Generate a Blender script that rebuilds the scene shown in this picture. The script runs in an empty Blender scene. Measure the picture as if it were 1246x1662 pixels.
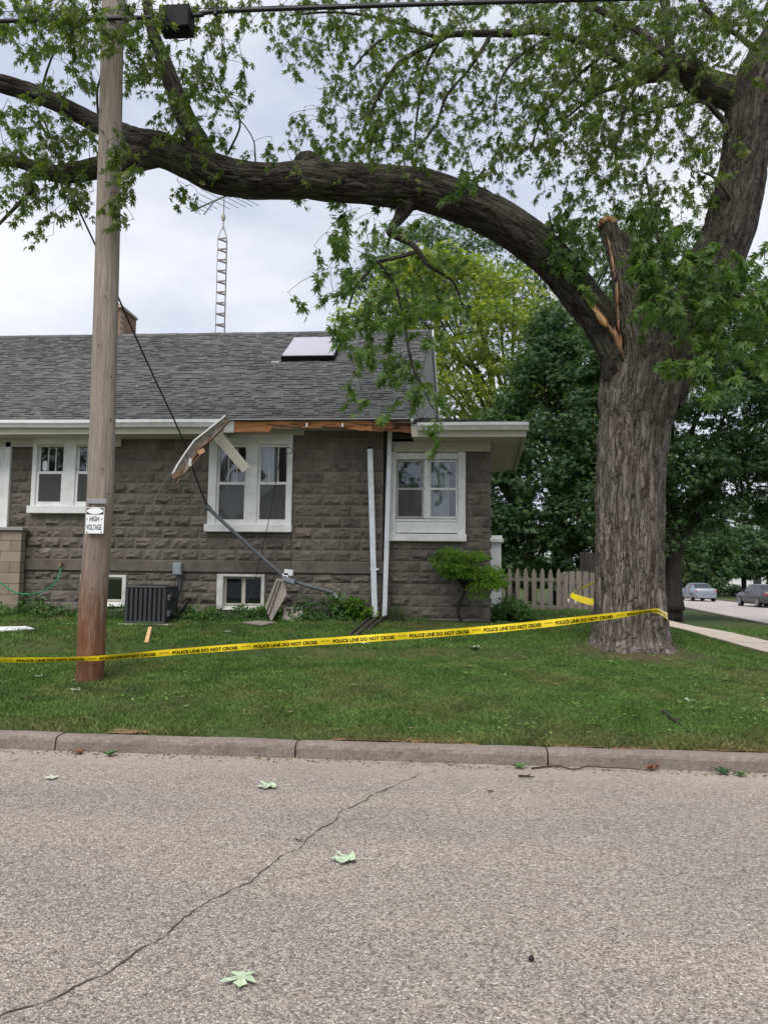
import bpy, math, random
import numpy as np
from mathutils import Vector, Matrix

random.seed(7)
RNG = np.random.default_rng(11)
SC = bpy.context.scene
COL = SC.collection
R = math.radians

# ------------------------------------------------------------------ camera
EYE = np.array([0.0, 0.0, 1.6])
YAW, PITCH, ROLL = R(4.7), R(4.85), R(0.7)
FPX, CX, CY = 1250.0, 623.0, 831.0           # focal length and centre, in pixels of a 1246 x 1662 picture
_f = np.array([-math.sin(YAW) * math.cos(PITCH), math.cos(YAW) * math.cos(PITCH), math.sin(PITCH)])
_r = np.array([math.cos(YAW), math.sin(YAW), 0.0])
_u = np.cross(_r, _f)
RIGHT = _r * math.cos(ROLL) + _u * math.sin(ROLL)
UP = _u * math.cos(ROLL) - _r * math.sin(ROLL)
cam = bpy.data.cameras.new('camera')
cam.sensor_fit = 'VERTICAL'
cam.sensor_height = 24.0
cam.lens = FPX / 1662.0 * 24.0
cam.clip_start = 0.05
cam.clip_end = 2000
camo = bpy.data.objects.new('camera', cam)
COL.objects.link(camo)
camo.matrix_world = Matrix(((RIGHT[0], UP[0], -_f[0], EYE[0]), (RIGHT[1], UP[1], -_f[1], EYE[1]),
                            (RIGHT[2], UP[2], -_f[2], EYE[2]), (0, 0, 0, 1)))
SC.camera = camo

# ------------------------------------------------------------------ sky, sun, exposure
SUN_EL, SUN_AZ = R(60), R(195)                # high behind the viewer, spread wide by the cloud
w = bpy.data.worlds.new('World')
SC.world = w
w.use_nodes = True
nt = w.node_tree
nt.nodes.clear()
wo = nt.nodes.new('ShaderNodeOutputWorld')
bg = nt.nodes.new('ShaderNodeBackground')
sky = nt.nodes.new('ShaderNodeTexSky')
sky.sky_type = 'NISHITA'
sky.sun_disc = False
sky.sun_elevation = SUN_EL
sky.sun_rotation = SUN_AZ
tc = nt.nodes.new('ShaderNodeTexCoord')
mp = nt.nodes.new('ShaderNodeMapping')
mp.inputs['Scale'].default_value = (1.6, 1.6, 4.0)
nz = nt.nodes.new('ShaderNodeTexNoise')
nz.inputs['Scale'].default_value = 1.7
nz.inputs['Detail'].default_value = 7
nz.inputs['Roughness'].default_value = 0.52
cr = nt.nodes.new('ShaderNodeValToRGB')
cr.color_ramp.elements[0].position = 0.36
cr.color_ramp.elements[0].color = (5.6, 6.05, 7.4, 1)
cr.color_ramp.elements[1].position = 0.64
cr.color_ramp.elements[1].color = (8.9, 8.95, 9.3, 1)
mx = nt.nodes.new('ShaderNodeMixRGB')
mx.inputs[0].default_value = 0.9
nt.links.new(tc.outputs['Generated'], mp.inputs[0])
nt.links.new(mp.outputs[0], nz.inputs['Vector'])
nt.links.new(nz.outputs[0], cr.inputs[0])
nt.links.new(sky.outputs[0], mx.inputs[1])
nt.links.new(cr.outputs[0], mx.inputs[2])
nt.links.new(mx.outputs[0], bg.inputs[0])
bg.inputs[1].default_value = 0.1
nt.links.new(bg.outputs[0], wo.inputs[0])
sl = bpy.data.lights.new('sun', 'SUN')
sl.energy = 3.2
sl.angle = R(45)
sl.color = (1.0, 0.96, 0.9)
so = bpy.data.objects.new('sun', sl)
COL.objects.link(so)
_sd = Vector((math.sin(SUN_AZ) * math.cos(SUN_EL), math.cos(SUN_AZ) * math.cos(SUN_EL), math.sin(SUN_EL)))
so.rotation_euler = _sd.to_track_quat('Z', 'Y').to_euler()
SC.view_settings.view_transform = 'Standard'
SC.view_settings.look = 'None'
SC.view_settings.exposure = 0.25
SC.view_settings.gamma = 1.0


# ------------------------------------------------------------------ geometry helpers
def smooth(a, b, x):
    t = np.clip((x - a) / (b - a), 0, 1)
    return t * t * (3 - 2 * t)


def hash3(i, j, k):
    n = (i * 73856093) ^ (j * 19349663) ^ (k * 83492791)
    n = (n ^ (n >> 13)) * 1274126177
    n = n & 0x7fffffff
    n = (n ^ (n >> 15)) * 40503
    return ((n & 0xffff) / 65535.0) * 2 - 1


def vnoise(p):
    p = np.asarray(p, float)
    i = np.floor(p).astype(np.int64)
    f = p - i
    f = f * f * (3 - 2 * f)
    v = 0
    for a in (0, 1):
        wa = f[..., 0] if a else 1 - f[..., 0]
        for b in (0, 1):
            wb = f[..., 1] if b else 1 - f[..., 1]
            for c in (0, 1):
                wc = f[..., 2] if c else 1 - f[..., 2]
                v = v + wa * wb * wc * hash3(i[..., 0] + a, i[..., 1] + b, i[..., 2] + c)
    return v


def fbm(p, o=3):
    p = np.asarray(p, float)
    s, a = 0, 1.0
    for k in range(o):
        s = s + a * vnoise(p * 2 ** k + 17.3 * k)
        a *= 0.5
    return s


def kerb_left(Y):                              # the cross street's kerbs: x at a given y
    return 11.4 + (np.asarray(Y, float) - 28) * 0.128


def kerb_right(Y):
    return 21.4 + (np.asarray(Y, float) - 50) * 0.09


def terrain(X, Y):
    X = np.asarray(X, float)
    Y = np.asarray(Y, float)
    base = 0.12 + 0.1 * np.clip(Y - 7.05, 0, 6.9) - 0.012 * np.clip(Y - 20, 0, 30)
    lip = 11.1 + 0.12 * np.sin(X * 1.3) + 0.05 * np.sin(X * 3.7 + 1)
    base = base + 0.11 * (smooth(lip - 0.02, lip + 0.08, Y) - 0.6 * smooth(lip - 0.9, lip, Y)) * (1 - smooth(0.6, 1.6, X))
    base = base + 0.10 * np.exp(-(((X - 2.75) / 1.1) ** 2 + ((Y - 11.4) / 1.0) ** 2))
    zr = 0.14 + 0.012 * np.clip(Y - 7.05, 0, 10) - 0.004 * np.clip(Y - 17, 0, 30)
    z = base + (zr - base) * smooth(3.3, 6.2, X)
    z = z + 0.02 * np.sin(X * 0.9 + Y * 0.7) * smooth(7.2, 8.5, Y)
    sd = kerb_left(Y) - X
    sd2 = X - kerb_right(Y)
    out = np.maximum(sd, sd2)
    st = smooth(0.0, 0.9, out)
    z = -0.06 + (z + 0.06) * st
    return np.where(Y < 7.02, np.where(Y < -3.2, 0.1, -0.06), z)


def ray(px, py):
    d = _f * FPX + RIGHT * (px - CX) - UP * (py - CY)
    return d / np.linalg.norm(d)


def P(px, py, Y):
    d = ray(px, py)
    return EYE + d * ((Y - EYE[1]) / d[1])


def G(px, py, dz=0.0):
    d = ray(px, py)
    lo = 0.5
    t = lo
    while t < 400:
        q = EYE + d * t
        z = 0.004 if q[1] < 6.87 else float(terrain(q[0], q[1]))
        if q[2] < z:
            break
        lo = t
        t += 0.04 + t * 0.004
    hi = t
    for _ in range(30):
        m = (lo + hi) / 2
        q = EYE + d * m
        z = 0.004 if q[1] < 6.87 else float(terrain(q[0], q[1]))
        if q[2] < z:
            hi = m
        else:
            lo = m
    q = EYE + d * hi
    return np.array([q[0], q[1], q[2] + dz])


def pxm(Y):                                    # metres per picture pixel at distance Y
    return Y / FPX


class MB:
    """collects shapes for one mesh (world coordinates)"""

    def __init__(s):
        s.v, s.f, s.mi = [], [], []
        s.m = 0

    def add(s, vs, fs):
        b = len(s.v)
        s.v += [tuple(map(float, x)) for x in vs]
        s.f += [tuple(b + i for i in f) for f in fs]
        s.mi += [s.m] * len(fs)
        return s

    def box(s, x0, x1, y0, y1, z0, z1):
        return s.add([(x0, y0, z0), (x1, y0, z0), (x1, y1, z0), (x0, y1, z0), (x0, y0, z1), (x1, y0, z1), (x1, y1, z1), (x0, y1, z1)],
                     [(0, 3, 2, 1), (4, 5, 6, 7), (0, 1, 5, 4), (1, 2, 6, 5), (2, 3, 7, 6), (3, 0, 4, 7)])

    def bbox(s, x0, x1, y0, y1, z0, z1, b=0.006):     # a box with its edges taken off
        X, Y, Z = (x0, x1), (y0, y1), (z0, z1)
        vs, idx = [], {}
        for i in (0, 1):
            for j in (0, 1):
                for k in (0, 1):
                    dx, dy, dz = (b if i == 0 else -b), (b if j == 0 else -b), (b if k == 0 else -b)
                    idx[i, j, k] = len(vs)
                    vs += [(X[i], Y[j] + dy, Z[k] + dz), (X[i] + dx, Y[j], Z[k] + dz), (X[i] + dx, Y[j] + dy, Z[k])]
        c = Vector(((x0 + x1) / 2, (y0 + y1) / 2, (z0 + z1) / 2))
        fs = []
        ring = [(0, 0), (1, 0), (1, 1), (0, 1)]
        for ax in range(3):
            for e in (0, 1):
                f = []
                for p, q in ring:
                    key = [p, q]
                    key.insert(ax, e)
                    f.append(idx[tuple(key)] + ax)
                fs.append(f)
            o = [a for a in range(3) if a != ax]
            for p, q in ring:
                k0 = [p, q]
                k0.insert(ax, 0)
                k1 = [p, q]
                k1.insert(ax, 1)
                i0, i1 = idx[tuple(k0)], idx[tuple(k1)]
                fs.append([i0 + o[0], i1 + o[0], i1 + o[1], i0 + o[1]])
        for i in idx.values():
            fs.append([i, i + 1, i + 2])
        out = []
        for f in fs:
            pts = [Vector(vs[i]) for i in f]
            n = (pts[1] - pts[0]).cross(pts[2] - pts[0])
            m = sum(pts, Vector()) / len(pts) - c
            out.append(tuple(f) if n.dot(m) > 0 else tuple(reversed(f)))
        return s.add(vs, out)

    def obox(s, c, ax, ay, az):                # oriented box: centre and three half-axis vectors
        c, ax, ay, az = map(np.asarray, (c, ax, ay, az))
        vs = [c + a * ax + b * ay + d * az for a, b, d in
              ((-1, -1, -1), (1, -1, -1), (1, 1, -1), (-1, 1, -1), (-1, -1, 1), (1, -1, 1), (1, 1, 1), (-1, 1, 1))]
        fs = [(0, 3, 2, 1), (4, 5, 6, 7), (0, 1, 5, 4), (1, 2, 6, 5), (2, 3, 7, 6), (3, 0, 4, 7)]
        if np.dot(np.cross(ax, ay), az) < 0:
            fs = [tuple(reversed(f)) for f in fs]
        return s.add(vs, fs)

    def plate(s, pts, th):                     # polygon with a thickness along its back
        pts = [np.asarray(p, float) for p in pts]
        n = np.cross(pts[1] - pts[0], pts[2] - pts[0])
        n = n / np.linalg.norm(n)
        if np.dot(n, EYE - pts[0]) < 0:
            pts = pts[::-1]
            n = -n
        k = len(pts)
        vs = pts + [p - n * th for p in pts]
        fs = [tuple(range(k)), tuple(range(2 * k - 1, k - 1, -1))]
        fs += [((i + 1) % k, i, k + i, k + (i + 1) % k) for i in range(k)]
        return s.add(vs, fs)

    def tube(s, pts, rad, seg=8, cap=True):
        pts = [np.asarray(p, float) for p in pts]
        n = len(pts)
        if not hasattr(rad, '__len__'):
            rad = [rad] * n
        t0 = pts[1] - pts[0]
        a = np.array([0, 0, 1.0]) if abs(t0[2]) < 0.9 * np.linalg.norm(t0) else np.array([1.0, 0, 0])
        vs, fs = [], []
        for i in range(n):
            t = pts[min(i + 1, n - 1)] - pts[max(i - 1, 0)]
            t = t / (np.linalg.norm(t) + 1e-9)
            u = a - t * np.dot(a, t)
            u = u / (np.linalg.norm(u) + 1e-9)
            a = u
            v = np.cross(t, u)
            for j in range(seg):
                th = 2 * math.pi * j / seg
                vs.append(pts[i] + rad[i] * (u * math.cos(th) + v * math.sin(th)))
        for i in range(n - 1):
            for j in range(seg):
                j2 = (j + 1) % seg
                fs.append((i * seg + j, i * seg + j2, (i + 1) * seg + j2, (i + 1) * seg + j))
        if cap:
            fs.append(tuple(range(seg - 1, -1, -1)))
            fs.append(tuple((n - 1) * seg + j for j in range(seg)))
        return s.add(vs, fs)

    def build(s, name, mats, parent=None, flat=True):
        me = bpy.data.meshes.new(name)
        off = (0, 0, 0)
        q = parent
        while q is not None:
            off = tuple(a + b for a, b in zip(off, q.location))
            q = q.parent
        me.from_pydata([(x - off[0], y - off[1], z - off[2]) for x, y, z in s.v], [], s.f)
        for m in (mats if isinstance(mats, (list, tuple)) else [mats]):
            me.materials.append(m)
        if any(s.mi):
            me.polygons.foreach_set('material_index', s.mi)
        if not flat:
            me.polygons.foreach_set('use_smooth', [True] * len(me.polygons))
        me.update()
        o = bpy.data.objects.new(name, me)
        COL.objects.link(o)
        if parent is not None:
            o.parent = parent
        return o


def np_mesh(name, V, F, mats, parent=None, flat=True, attr=None):
    """mesh from arrays; F is (n,3) or (n,4)"""
    me = bpy.data.meshes.new(name)
    off = np.zeros(3)
    q = parent
    while q is not None:
        off = off + np.array(q.location)
        q = q.parent
    V = np.asarray(V, np.float32) - off.astype(np.float32)
    k = F.shape[1]
    me.vertices.add(len(V))
    me.vertices.foreach_set('co', V.ravel())
    me.loops.add(F.size)
    me.loops.foreach_set('vertex_index', F.astype(np.int32).ravel())
    me.polygons.add(len(F))
    me.polygons.foreach_set('loop_start', np.arange(0, F.size, k, dtype=np.int32))
    me.polygons.foreach_set('use_smooth', np.full(len(F), not flat))
    if attr is not None:
        a = me.attributes.new(attr[0], 'FLOAT_VECTOR', 'POINT')
        a.data.foreach_set('vector', np.asarray(attr[1], np.float32).ravel())
    for m in (mats if isinstance(mats, (list, tuple)) else [mats]):
        me.materials.append(m)
    me.update()
    me.validate()
    o = bpy.data.objects.new(name, me)
    COL.objects.link(o)
    if parent is not None:
        o.parent = parent
    return o


def tag(o, label, cat, group=None, kind=None):
    if label:
        o['label'] = label
    if cat:
        o['category'] = cat
    if group:
        o['group'] = group
    if kind:
        o['kind'] = kind
    return o


def thing(name, label, cat, loc, group=None):
    o = bpy.data.objects.new(name, None)
    o.empty_display_size = 0.2
    COL.objects.link(o)
    o.location = tuple(float(x) for x in loc)
    return tag(o, label, cat, group)


def structure(o):
    o['kind'] = 'structure'
    return o


# ------------------------------------------------------------------ materials
class NM:
    def __init__(s, name):
        s.m = bpy.data.materials.new(name)
        s.m.use_nodes = True
        s.t = s.m.node_tree
        s.b = s.t.nodes['Principled BSDF']
        s.out = s.t.nodes['Material Output']
        s._co = None

    def n(s, typ, **kw):
        x = s.t.nodes.new('ShaderNode' + typ)
        for k, v in kw.items():
            setattr(x, k, v)
        return x

    def l(s, a, b):
        s.t.links.new(a, b)

    def co(s, scale=(1, 1, 1), attr=None):
        if attr:
            a = s.n('Attribute')
            a.attribute_name = attr
            src = a.outputs['Vector']
        else:
            g = s.n('NewGeometry')
            src = g.outputs['Position']
        m = s.n('Mapping')
        m.inputs['Scale'].default_value = scale
        s.l(src, m.inputs[0])
        return m.outputs[0]

    def noise(s, scale, detail=4, rough=0.55, co=None, sc=(1, 1, 1)):
        x = s.n('TexNoise')
        x.inputs['Scale'].default_value = scale
        x.inputs['Detail'].default_value = detail
        x.inputs['Roughness'].default_value = rough
        s.l(co if co is not None else s.co(sc), x.inputs['Vector'])
        return x.outputs[0]

    def vor(s, scale, feature='F1', co=None, sc=(1, 1, 1), out='Distance'):
        x = s.n('TexVoronoi')
        x.feature = feature
        x.inputs['Scale'].default_value = scale
        s.l(co if co is not None else s.co(sc), x.inputs['Vector'])
        return x.outputs[out]

    def ramp(s, fac, stops):
        x = s.n('ValToRGB')
        e = x.color_ramp.elements
        while len(e) < len(stops):
            e.new(0.5)
        for el, (p, c) in zip(e, stops):
            el.position = p
            el.color = (*c, 1) if len(c) == 3 else c
        s.l(fac, x.inputs[0])
        return x.outputs[0]

    def mix(s, fac, a, b, mode='MIX'):
        x = s.n('MixRGB', blend_type=mode)
        for sock, v in ((x.inputs[0], fac), (x.inputs[1], a), (x.inputs[2], b)):
            if isinstance(v, (int, float)):
                sock.default_value = v
            elif isinstance(v, tuple):
                sock.default_value = (*v, 1) if len(v) == 3 else v
            else:
                s.l(v, sock)
        return x.outputs[0]

    def math(s, op, a, b=0.0):
        x = s.n('Math', operation=op)
        for sock, v in ((x.inputs[0], a), (x.inputs[1], b)):
            if isinstance(v, (int, float)):
                sock.default_value = v
            else:
                s.l(v, sock)
        return x.outputs[0]

    def island(s):
        return s.n('NewGeometry').outputs['Random Per Island']

    def bump(s, h, strength=0.5, dist=0.01):
        x = s.n('Bump')
        x.inputs['Strength'].default_value = strength
        x.inputs['Distance'].default_value = dist
        s.l(h, x.inputs['Height'])
        s.l(x.outputs[0], s.b.inputs['Normal'])

    def color(s, c):
        if isinstance(c, tuple):
            s.b.inputs['Base Color'].default_value = (*c, 1)
        else:
            s.l(c, s.b.inputs['Base Color'])
        return s

    def set(s, rough=0.7, spec=0.3, metal=0.0):
        s.b.inputs['Roughness'].default_value = rough
        s.b.inputs['Specular IOR Level'].default_value = spec
        s.b.inputs['Metallic'].default_value = metal
        return s


def scl(c, k):
    return tuple(x * k for x in c)


def mottled(name, c, var=0.18, scale=6, rough=0.75, spec=0.3, island=0.0, bumpk=0.0, bscale=60, metal=0.0, dirt=0.0, sc=(1, 1, 1)):
    m = NM(name).set(rough, spec, metal)
    col = m.ramp(m.noise(scale, 5, 0.6, sc=sc), [(0.3, scl(c, 1 - var)), (0.7, scl(c, 1 + var))])
    if island:
        col = m.mix(1.0, col, m.ramp(m.island(), [(0, (1 - island,) * 3), (1, (1 + island,) * 3)]), 'MULTIPLY')
    if dirt:
        col = m.mix(m.math('MULTIPLY', m.ramp(m.noise(3.1, 6, 0.7), [(0.5, (0, 0, 0)), (0.75, (1, 1, 1))]), dirt), col, (0.12, 0.10, 0.08))
    m.color(col)
    if bumpk:
        m.bump(m.noise(bscale, 4, 0.6), bumpk, 0.01)
    return m.m


def leaf_mat(name, c1, c2, c3, back=None, trans=0.35):
    m = NM(name).set(0.5, 0.3)
    isl = m.island()
    col = m.ramp(isl, [(0.0, c1), (0.55, c2), (1.0, c3)])
    big = m.noise(0.9, 3, 0.6)
    col = m.mix(1.0, col, m.ramp(big, [(0.3, (0.75, 0.78, 0.75)), (0.7, (1.2, 1.2, 1.15))]), 'MULTIPLY')
    front = col
    if back:
        g = m.n('NewGeometry')
        col = m.mix(m.math('MULTIPLY', g.outputs['Backfacing'], 0.5), col, back)
    m.color(col)
    tr = m.n('BsdfTranslucent')
    m.l(m.mix(1.0, front, (1.6, 1.75, 0.6), 'MULTIPLY'), tr.inputs[0])
    ms = m.n('MixShader')
    ms.inputs[0].default_value = trans
    m.l(m.b.outputs[0], ms.inputs[1])
    m.l(tr.outputs[0], ms.inputs[2])
    m.l(ms.outputs[0], m.out.inputs[0])
    return m.m


M = {}
M['cream'] = mottled('cream_paint', (0.50, 0.475, 0.40), 0.06, 3, 0.6, dirt=0.12)
M['white'] = mottled('white_paint', (0.76, 0.77, 0.76), 0.07, 4, 0.5, dirt=0.3)
M['white_metal'] = mottled('white_metal', (0.72, 0.76, 0.80), 0.07, 3, 0.4, 0.5, dirt=0.32)
M['vinyl'] = mottled('grey_siding', (0.42, 0.43, 0.43), 0.05, 3, 0.6)
M['grime'] = mottled('grimy_metal', (0.34, 0.32, 0.29), 0.5, 14, 0.7, dirt=0.85)
M['rot_wood'] = mottled('old_brown_wood', (0.22, 0.13, 0.08), 0.4, 12, 0.8, sc=(1, 6, 6), bumpk=0.4)
M['fresh_wood'] = mottled('bare_orange_wood', (0.40, 0.18, 0.075), 0.3, 5, 0.7, sc=(0.5, 6, 6), bumpk=0.3)
M['dark'] = mottled('dark_void', (0.012, 0.012, 0.013), 0.2, 4, 0.9)
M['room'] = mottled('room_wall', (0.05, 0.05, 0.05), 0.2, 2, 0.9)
M['curtain'] = mottled('curtain', (0.62, 0.63, 0.62), 0.10, 7, 0.9, sc=(3, 3, 0.15))
M['screen_dark'] = mottled('dark_blind', (0.075, 0.07, 0.06), 0.08, 9, 0.8, sc=(3, 3, 0.2))
M['screen'] = mottled('grey_screen', (0.16, 0.165, 0.165), 0.08, 9, 0.8, sc=(3, 3, 0.2))
M['black'] = mottled('black_plastic', (0.008, 0.008, 0.009), 0.2, 8, 0.6, 0.15)
M['cable'] = mottled('black_rubber', (0.016, 0.016, 0.018), 0.2, 8, 0.45)
M['steel'] = mottled('grey_steel', (0.26, 0.29, 0.32), 0.15, 8, 0.45, 0.5, metal=0.3)
M['tower'] = mottled('tower_steel', (0.20, 0.17, 0.17), 0.25, 6, 0.6, 0.4)
M['alu'] = mottled('aluminium', (0.30, 0.30, 0.32), 0.1, 8, 0.4, 0.5, metal=0.4)
M['conduit'] = mottled('grey_conduit', (0.10, 0.11, 0.125), 0.2, 8, 0.5, 0.4)
M['ac'] = mottled('charcoal_metal', (0.045, 0.048, 0.052), 0.15, 8, 0.45, 0.4)
M['concrete'] = mottled('pale_concrete', (0.40, 0.36, 0.31), 0.18, 5, 0.85, bumpk=0.3, dirt=0.2)
M['hose'] = mottled('green_rubber', (0.02, 0.22, 0.10), 0.15, 8, 0.35)
M['shingle_board'] = mottled('weathered_board', (0.27, 0.245, 0.21), 0.2, 8, 0.85, sc=(1, 1, 4), dirt=0.35)
M['tan_block'] = mottled('tan_block', (0.25, 0.21, 0.155), 0.12, 5, 0.85, island=0.15, bumpk=0.4)
M['cap_stone'] = mottled('cap_stone', (0.27, 0.26, 0.25), 0.15, 6, 0.85)
M['trough'] = mottled('brown_plastic', (0.085, 0.07, 0.058), 0.25, 7, 0.7)
M['fence'] = mottled('weathered_grey_wood', (0.20, 0.175, 0.15), 0.2, 7, 0.85, island=0.2, sc=(3, 3, 0.4))
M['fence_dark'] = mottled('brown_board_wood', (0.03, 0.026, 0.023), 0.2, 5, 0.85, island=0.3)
M['yellow'] = mottled('yellow_plastic', (0.86, 0.66, 0.02), 0.05, 5, 0.35, 0.4)
M['ink'] = mottled('black_ink', (0.012, 0.010, 0.004), 0.1, 5, 0.5)
M['faded'] = mottled('brown_ink', (0.36, 0.24, 0.01), 0.1, 5, 0.5)
M['sign_white'] = mottled('sign_white', (0.80, 0.82, 0.84), 0.04, 8, 0.35, 0.5)
M['splinter'] = mottled('pale_split_wood', (0.62, 0.40, 0.20), 0.2, 9, 0.75, sc=(2, 2, 0.5))
M['nut'] = mottled('nut', (0.02, 0.015, 0.018), 0.3, 30, 0.5)
M['brick'] = mottled('orange_brick', (0.28, 0.18, 0.13), 0.18, 9, 0.85)
M['tyre'] = mottled('tyre', (0.015, 0.015, 0.015), 0.2, 8, 0.7)
M['car_silver'] = mottled('silver_paint', (0.25, 0.28, 0.32), 0.04, 2, 0.3, 0.6, metal=0.35)
M['car_grey'] = mottled('grey_paint', (0.07, 0.07, 0.08), 0.04, 2, 0.3, 0.6, metal=0.35)
M['tail'] = mottled('red_lens', (0.45, 0.02, 0.02), 0.1, 8, 0.25, 0.6)
M['far_white'] = mottled('far_white_wall', (0.75, 0.76, 0.76), 0.04, 2, 0.7)
M['far_roof'] = mottled('far_roof', (0.12, 0.11, 0.11), 0.1, 2, 0.9)


def glass_mat(name, tint, refl, rough=0.02):
    m = NM(name)
    tr = m.n('BsdfTransparent')
    tr.inputs[0].default_value = (*tint, 1)
    gl = m.n('BsdfGlossy')
    gl.inputs['Roughness'].default_value = rough
    gl.inputs['Color'].default_value = (0.9, 0.95, 1, 1)
    fr = m.n('Fresnel')
    fr.inputs[0].default_value = 1.5
    ms = m.n('MixShader')
    m.l(m.math('ADD', fr.outputs[0], refl), ms.inputs[0])
    m.l(tr.outputs[0], ms.inputs[1])
    m.l(gl.outputs[0], ms.inputs[2])
    m.l(ms.outputs[0], m.out.inputs[0])
    return m.m


M['glass'] = glass_mat('window_glass', (0.75, 0.8, 0.8), 0.08)
_s = NM('insect_screen').set(0.8, 0.2)
_t = _s.n('BsdfTransparent')
_x = _s.n('MixShader')
_x.inputs[0].default_value = 0.5
_s.color((0.14, 0.14, 0.14))
_s.l(_t.outputs[0], _x.inputs[1])
_s.l(_s.b.outputs[0], _x.inputs[2])
_s.l(_x.outputs[0], _s.out.inputs[0])
M['mesh_screen'] = _s.m
M['car_glass'] = mottled('car_glass', (0.02, 0.022, 0.025), 0.1, 3, 0.25, 0.4)

# ------------------------------------------------------------------ ground, road, kerb, pavement
def soil_grass_mat():
    m = NM('lawn_ground').set(0.95, 0.1)
    n1 = m.noise(0.9, 5, 0.65)
    n2 = m.noise(14, 5, 0.7)
    c = m.ramp(n1, [(0.3, (0.045, 0.075, 0.022)), (0.55, (0.06, 0.085, 0.03)), (0.75, (0.10, 0.095, 0.045))])
    c = m.mix(1.0, c, m.ramp(n2, [(0.25, (0.5, 0.5, 0.5)), (0.75, (1.35, 1.35, 1.3))]), 'MULTIPLY')
    g = m.n('NewGeometry')
    vd = m.n('VectorMath', operation='DISTANCE')
    vd.inputs[1].default_value = (2.75, 11.3, 0.7)
    m.l(g.outputs['Position'], vd.inputs[0])
    rd = m.math('ADD', vd.outputs['Value'], m.math('MULTIPLY', m.noise(3.5, 4, 0.7), 0.8))
    c = m.mix(m.ramp(m.math('MULTIPLY', rd, 0.5), [(0.5, (0.9, 0.9, 0.9)), (0.72, (0, 0, 0))]), c, (0.095, 0.07, 0.045))
    m.color(c)
    m.bump(m.noise(45, 4, 0.7), 0.8, 0.03)
    return m.m


def asphalt_mat():
    m = NM('asphalt').set(0.88, 0.25)
    cell = m.vor(112, co=m.co((1, 1, 0.2)), out='Color')
    sep = m.n('SeparateColor')
    m.l(cell, sep.inputs[0])
    c = m.ramp(sep.outputs[0], [(0.0, (0.13, 0.110, 0.098)), (0.12, (0.22, 0.192, 0.172)), (0.5, (0.365, 0.322, 0.288)), (0.82, (0.46, 0.41, 0.37)), (1.0, (0.64, 0.59, 0.55))])
    cell2 = m.vor(46, co=m.co((1, 1, 0.2)), out='Color')
    sep2 = m.n('SeparateColor')
    m.l(cell2, sep2.inputs[0])
    c = m.mix(m.ramp(sep2.outputs[1], [(0.90, (0, 0, 0)), (0.93, (0.8, 0.8, 0.8))]), c, m.ramp(sep2.outputs[0], [(0.2, (0.20, 0.175, 0.155)), (0.45, (0.40, 0.35, 0.31)), (0.8, (0.54, 0.485, 0.43))]))
    edge = m.vor(112, 'DISTANCE_TO_EDGE', m.co((1, 1, 0.2)))
    c = m.mix(1.0, c, m.ramp(edge, [(0.0, (0.42, 0.41, 0.40)), (0.16, (1, 1, 1))]), 'MULTIPLY')
    big = m.noise(0.55, 5, 0.6, sc=(0.5, 1.5, 1))
    c = m.mix(1.0, c, m.ramp(big, [(0.3, (0.80, 0.80, 0.83)), (0.7, (1.10, 1.09, 1.07))]), 'MULTIPLY')
    stn = m.noise(1.7, 6, 0.75)
    c = m.mix(m.ramp(stn, [(0.62, (0, 0, 0)), (0.8, (0.35, 0.35, 0.35))]), c, (0.16, 0.135, 0.12))
    # sandy dust washed into the gutter along the kerb
    sp = m.n('SeparateXYZ')
    g = m.n('NewGeometry')
    m.l(g.outputs['Position'], sp.inputs[0])
    y = m.math('ADD', sp.outputs[1], m.math('MULTIPLY', m.noise(2.2, 4, 0.6), 0.8))
    d = m.ramp(m.math('MULTIPLY', m.math('SUBTRACT', y, 6.5), 1.1), [(0.0, (0, 0, 0)), (0.9, (0.55, 0.55, 0.55))])
    c = m.mix(d, c, (0.40, 0.33, 0.26))
    c = m.mix(1.0, c, (1.02, 1.03, 1.015), 'MULTIPLY')
    m.color(c)
    m.bump(m.ramp(edge, [(0, (0, 0, 0)), (0.3, (1, 1, 1))]), 0.6, 0.006)
    return m.m


M['soil'] = soil_grass_mat()
M['asphalt'] = asphalt_mat()

xs = np.unique(np.concatenate([np.linspace(-400, -40, 12), np.linspace(-40, -12, 29), np.arange(-12, 9, 0.14), np.arange(9, 34, 0.5), np.linspace(34, 80, 24), np.linspace(90, 400, 10)]))
ys = np.unique(np.concatenate([np.linspace(-300, -20, 8), np.linspace(-20, 6.8, 14), [6.95, 7.0, 7.04], np.arange(7.08, 16, 0.09), np.arange(16, 30, 0.4), np.arange(30, 80, 1.0), np.linspace(82, 140, 20), np.linspace(160, 700, 10)]))
GX, GY = np.meshgrid(xs, ys)
GZ = terrain(GX, GY)
GZ = GZ + np.where((GY > 7.1) & (GY < 16) & (GX > -12) & (GX < 9), 0.012 * fbm(np.stack([GX * 2.2, GY * 2.2, GX * 0], -1), 3), 0)
nx, ny = len(xs), len(ys)
idx = np.arange(nx * ny).reshape(ny, nx)
F = np.stack([idx[:-1, :-1], idx[:-1, 1:], idx[1:, 1:], idx[1:, :-1]], -1).reshape(-1, 4)
structure(np_mesh('lawn', np.stack([GX, GY, GZ], -1).reshape(-1, 3), F, M['soil'], flat=False))

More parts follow.
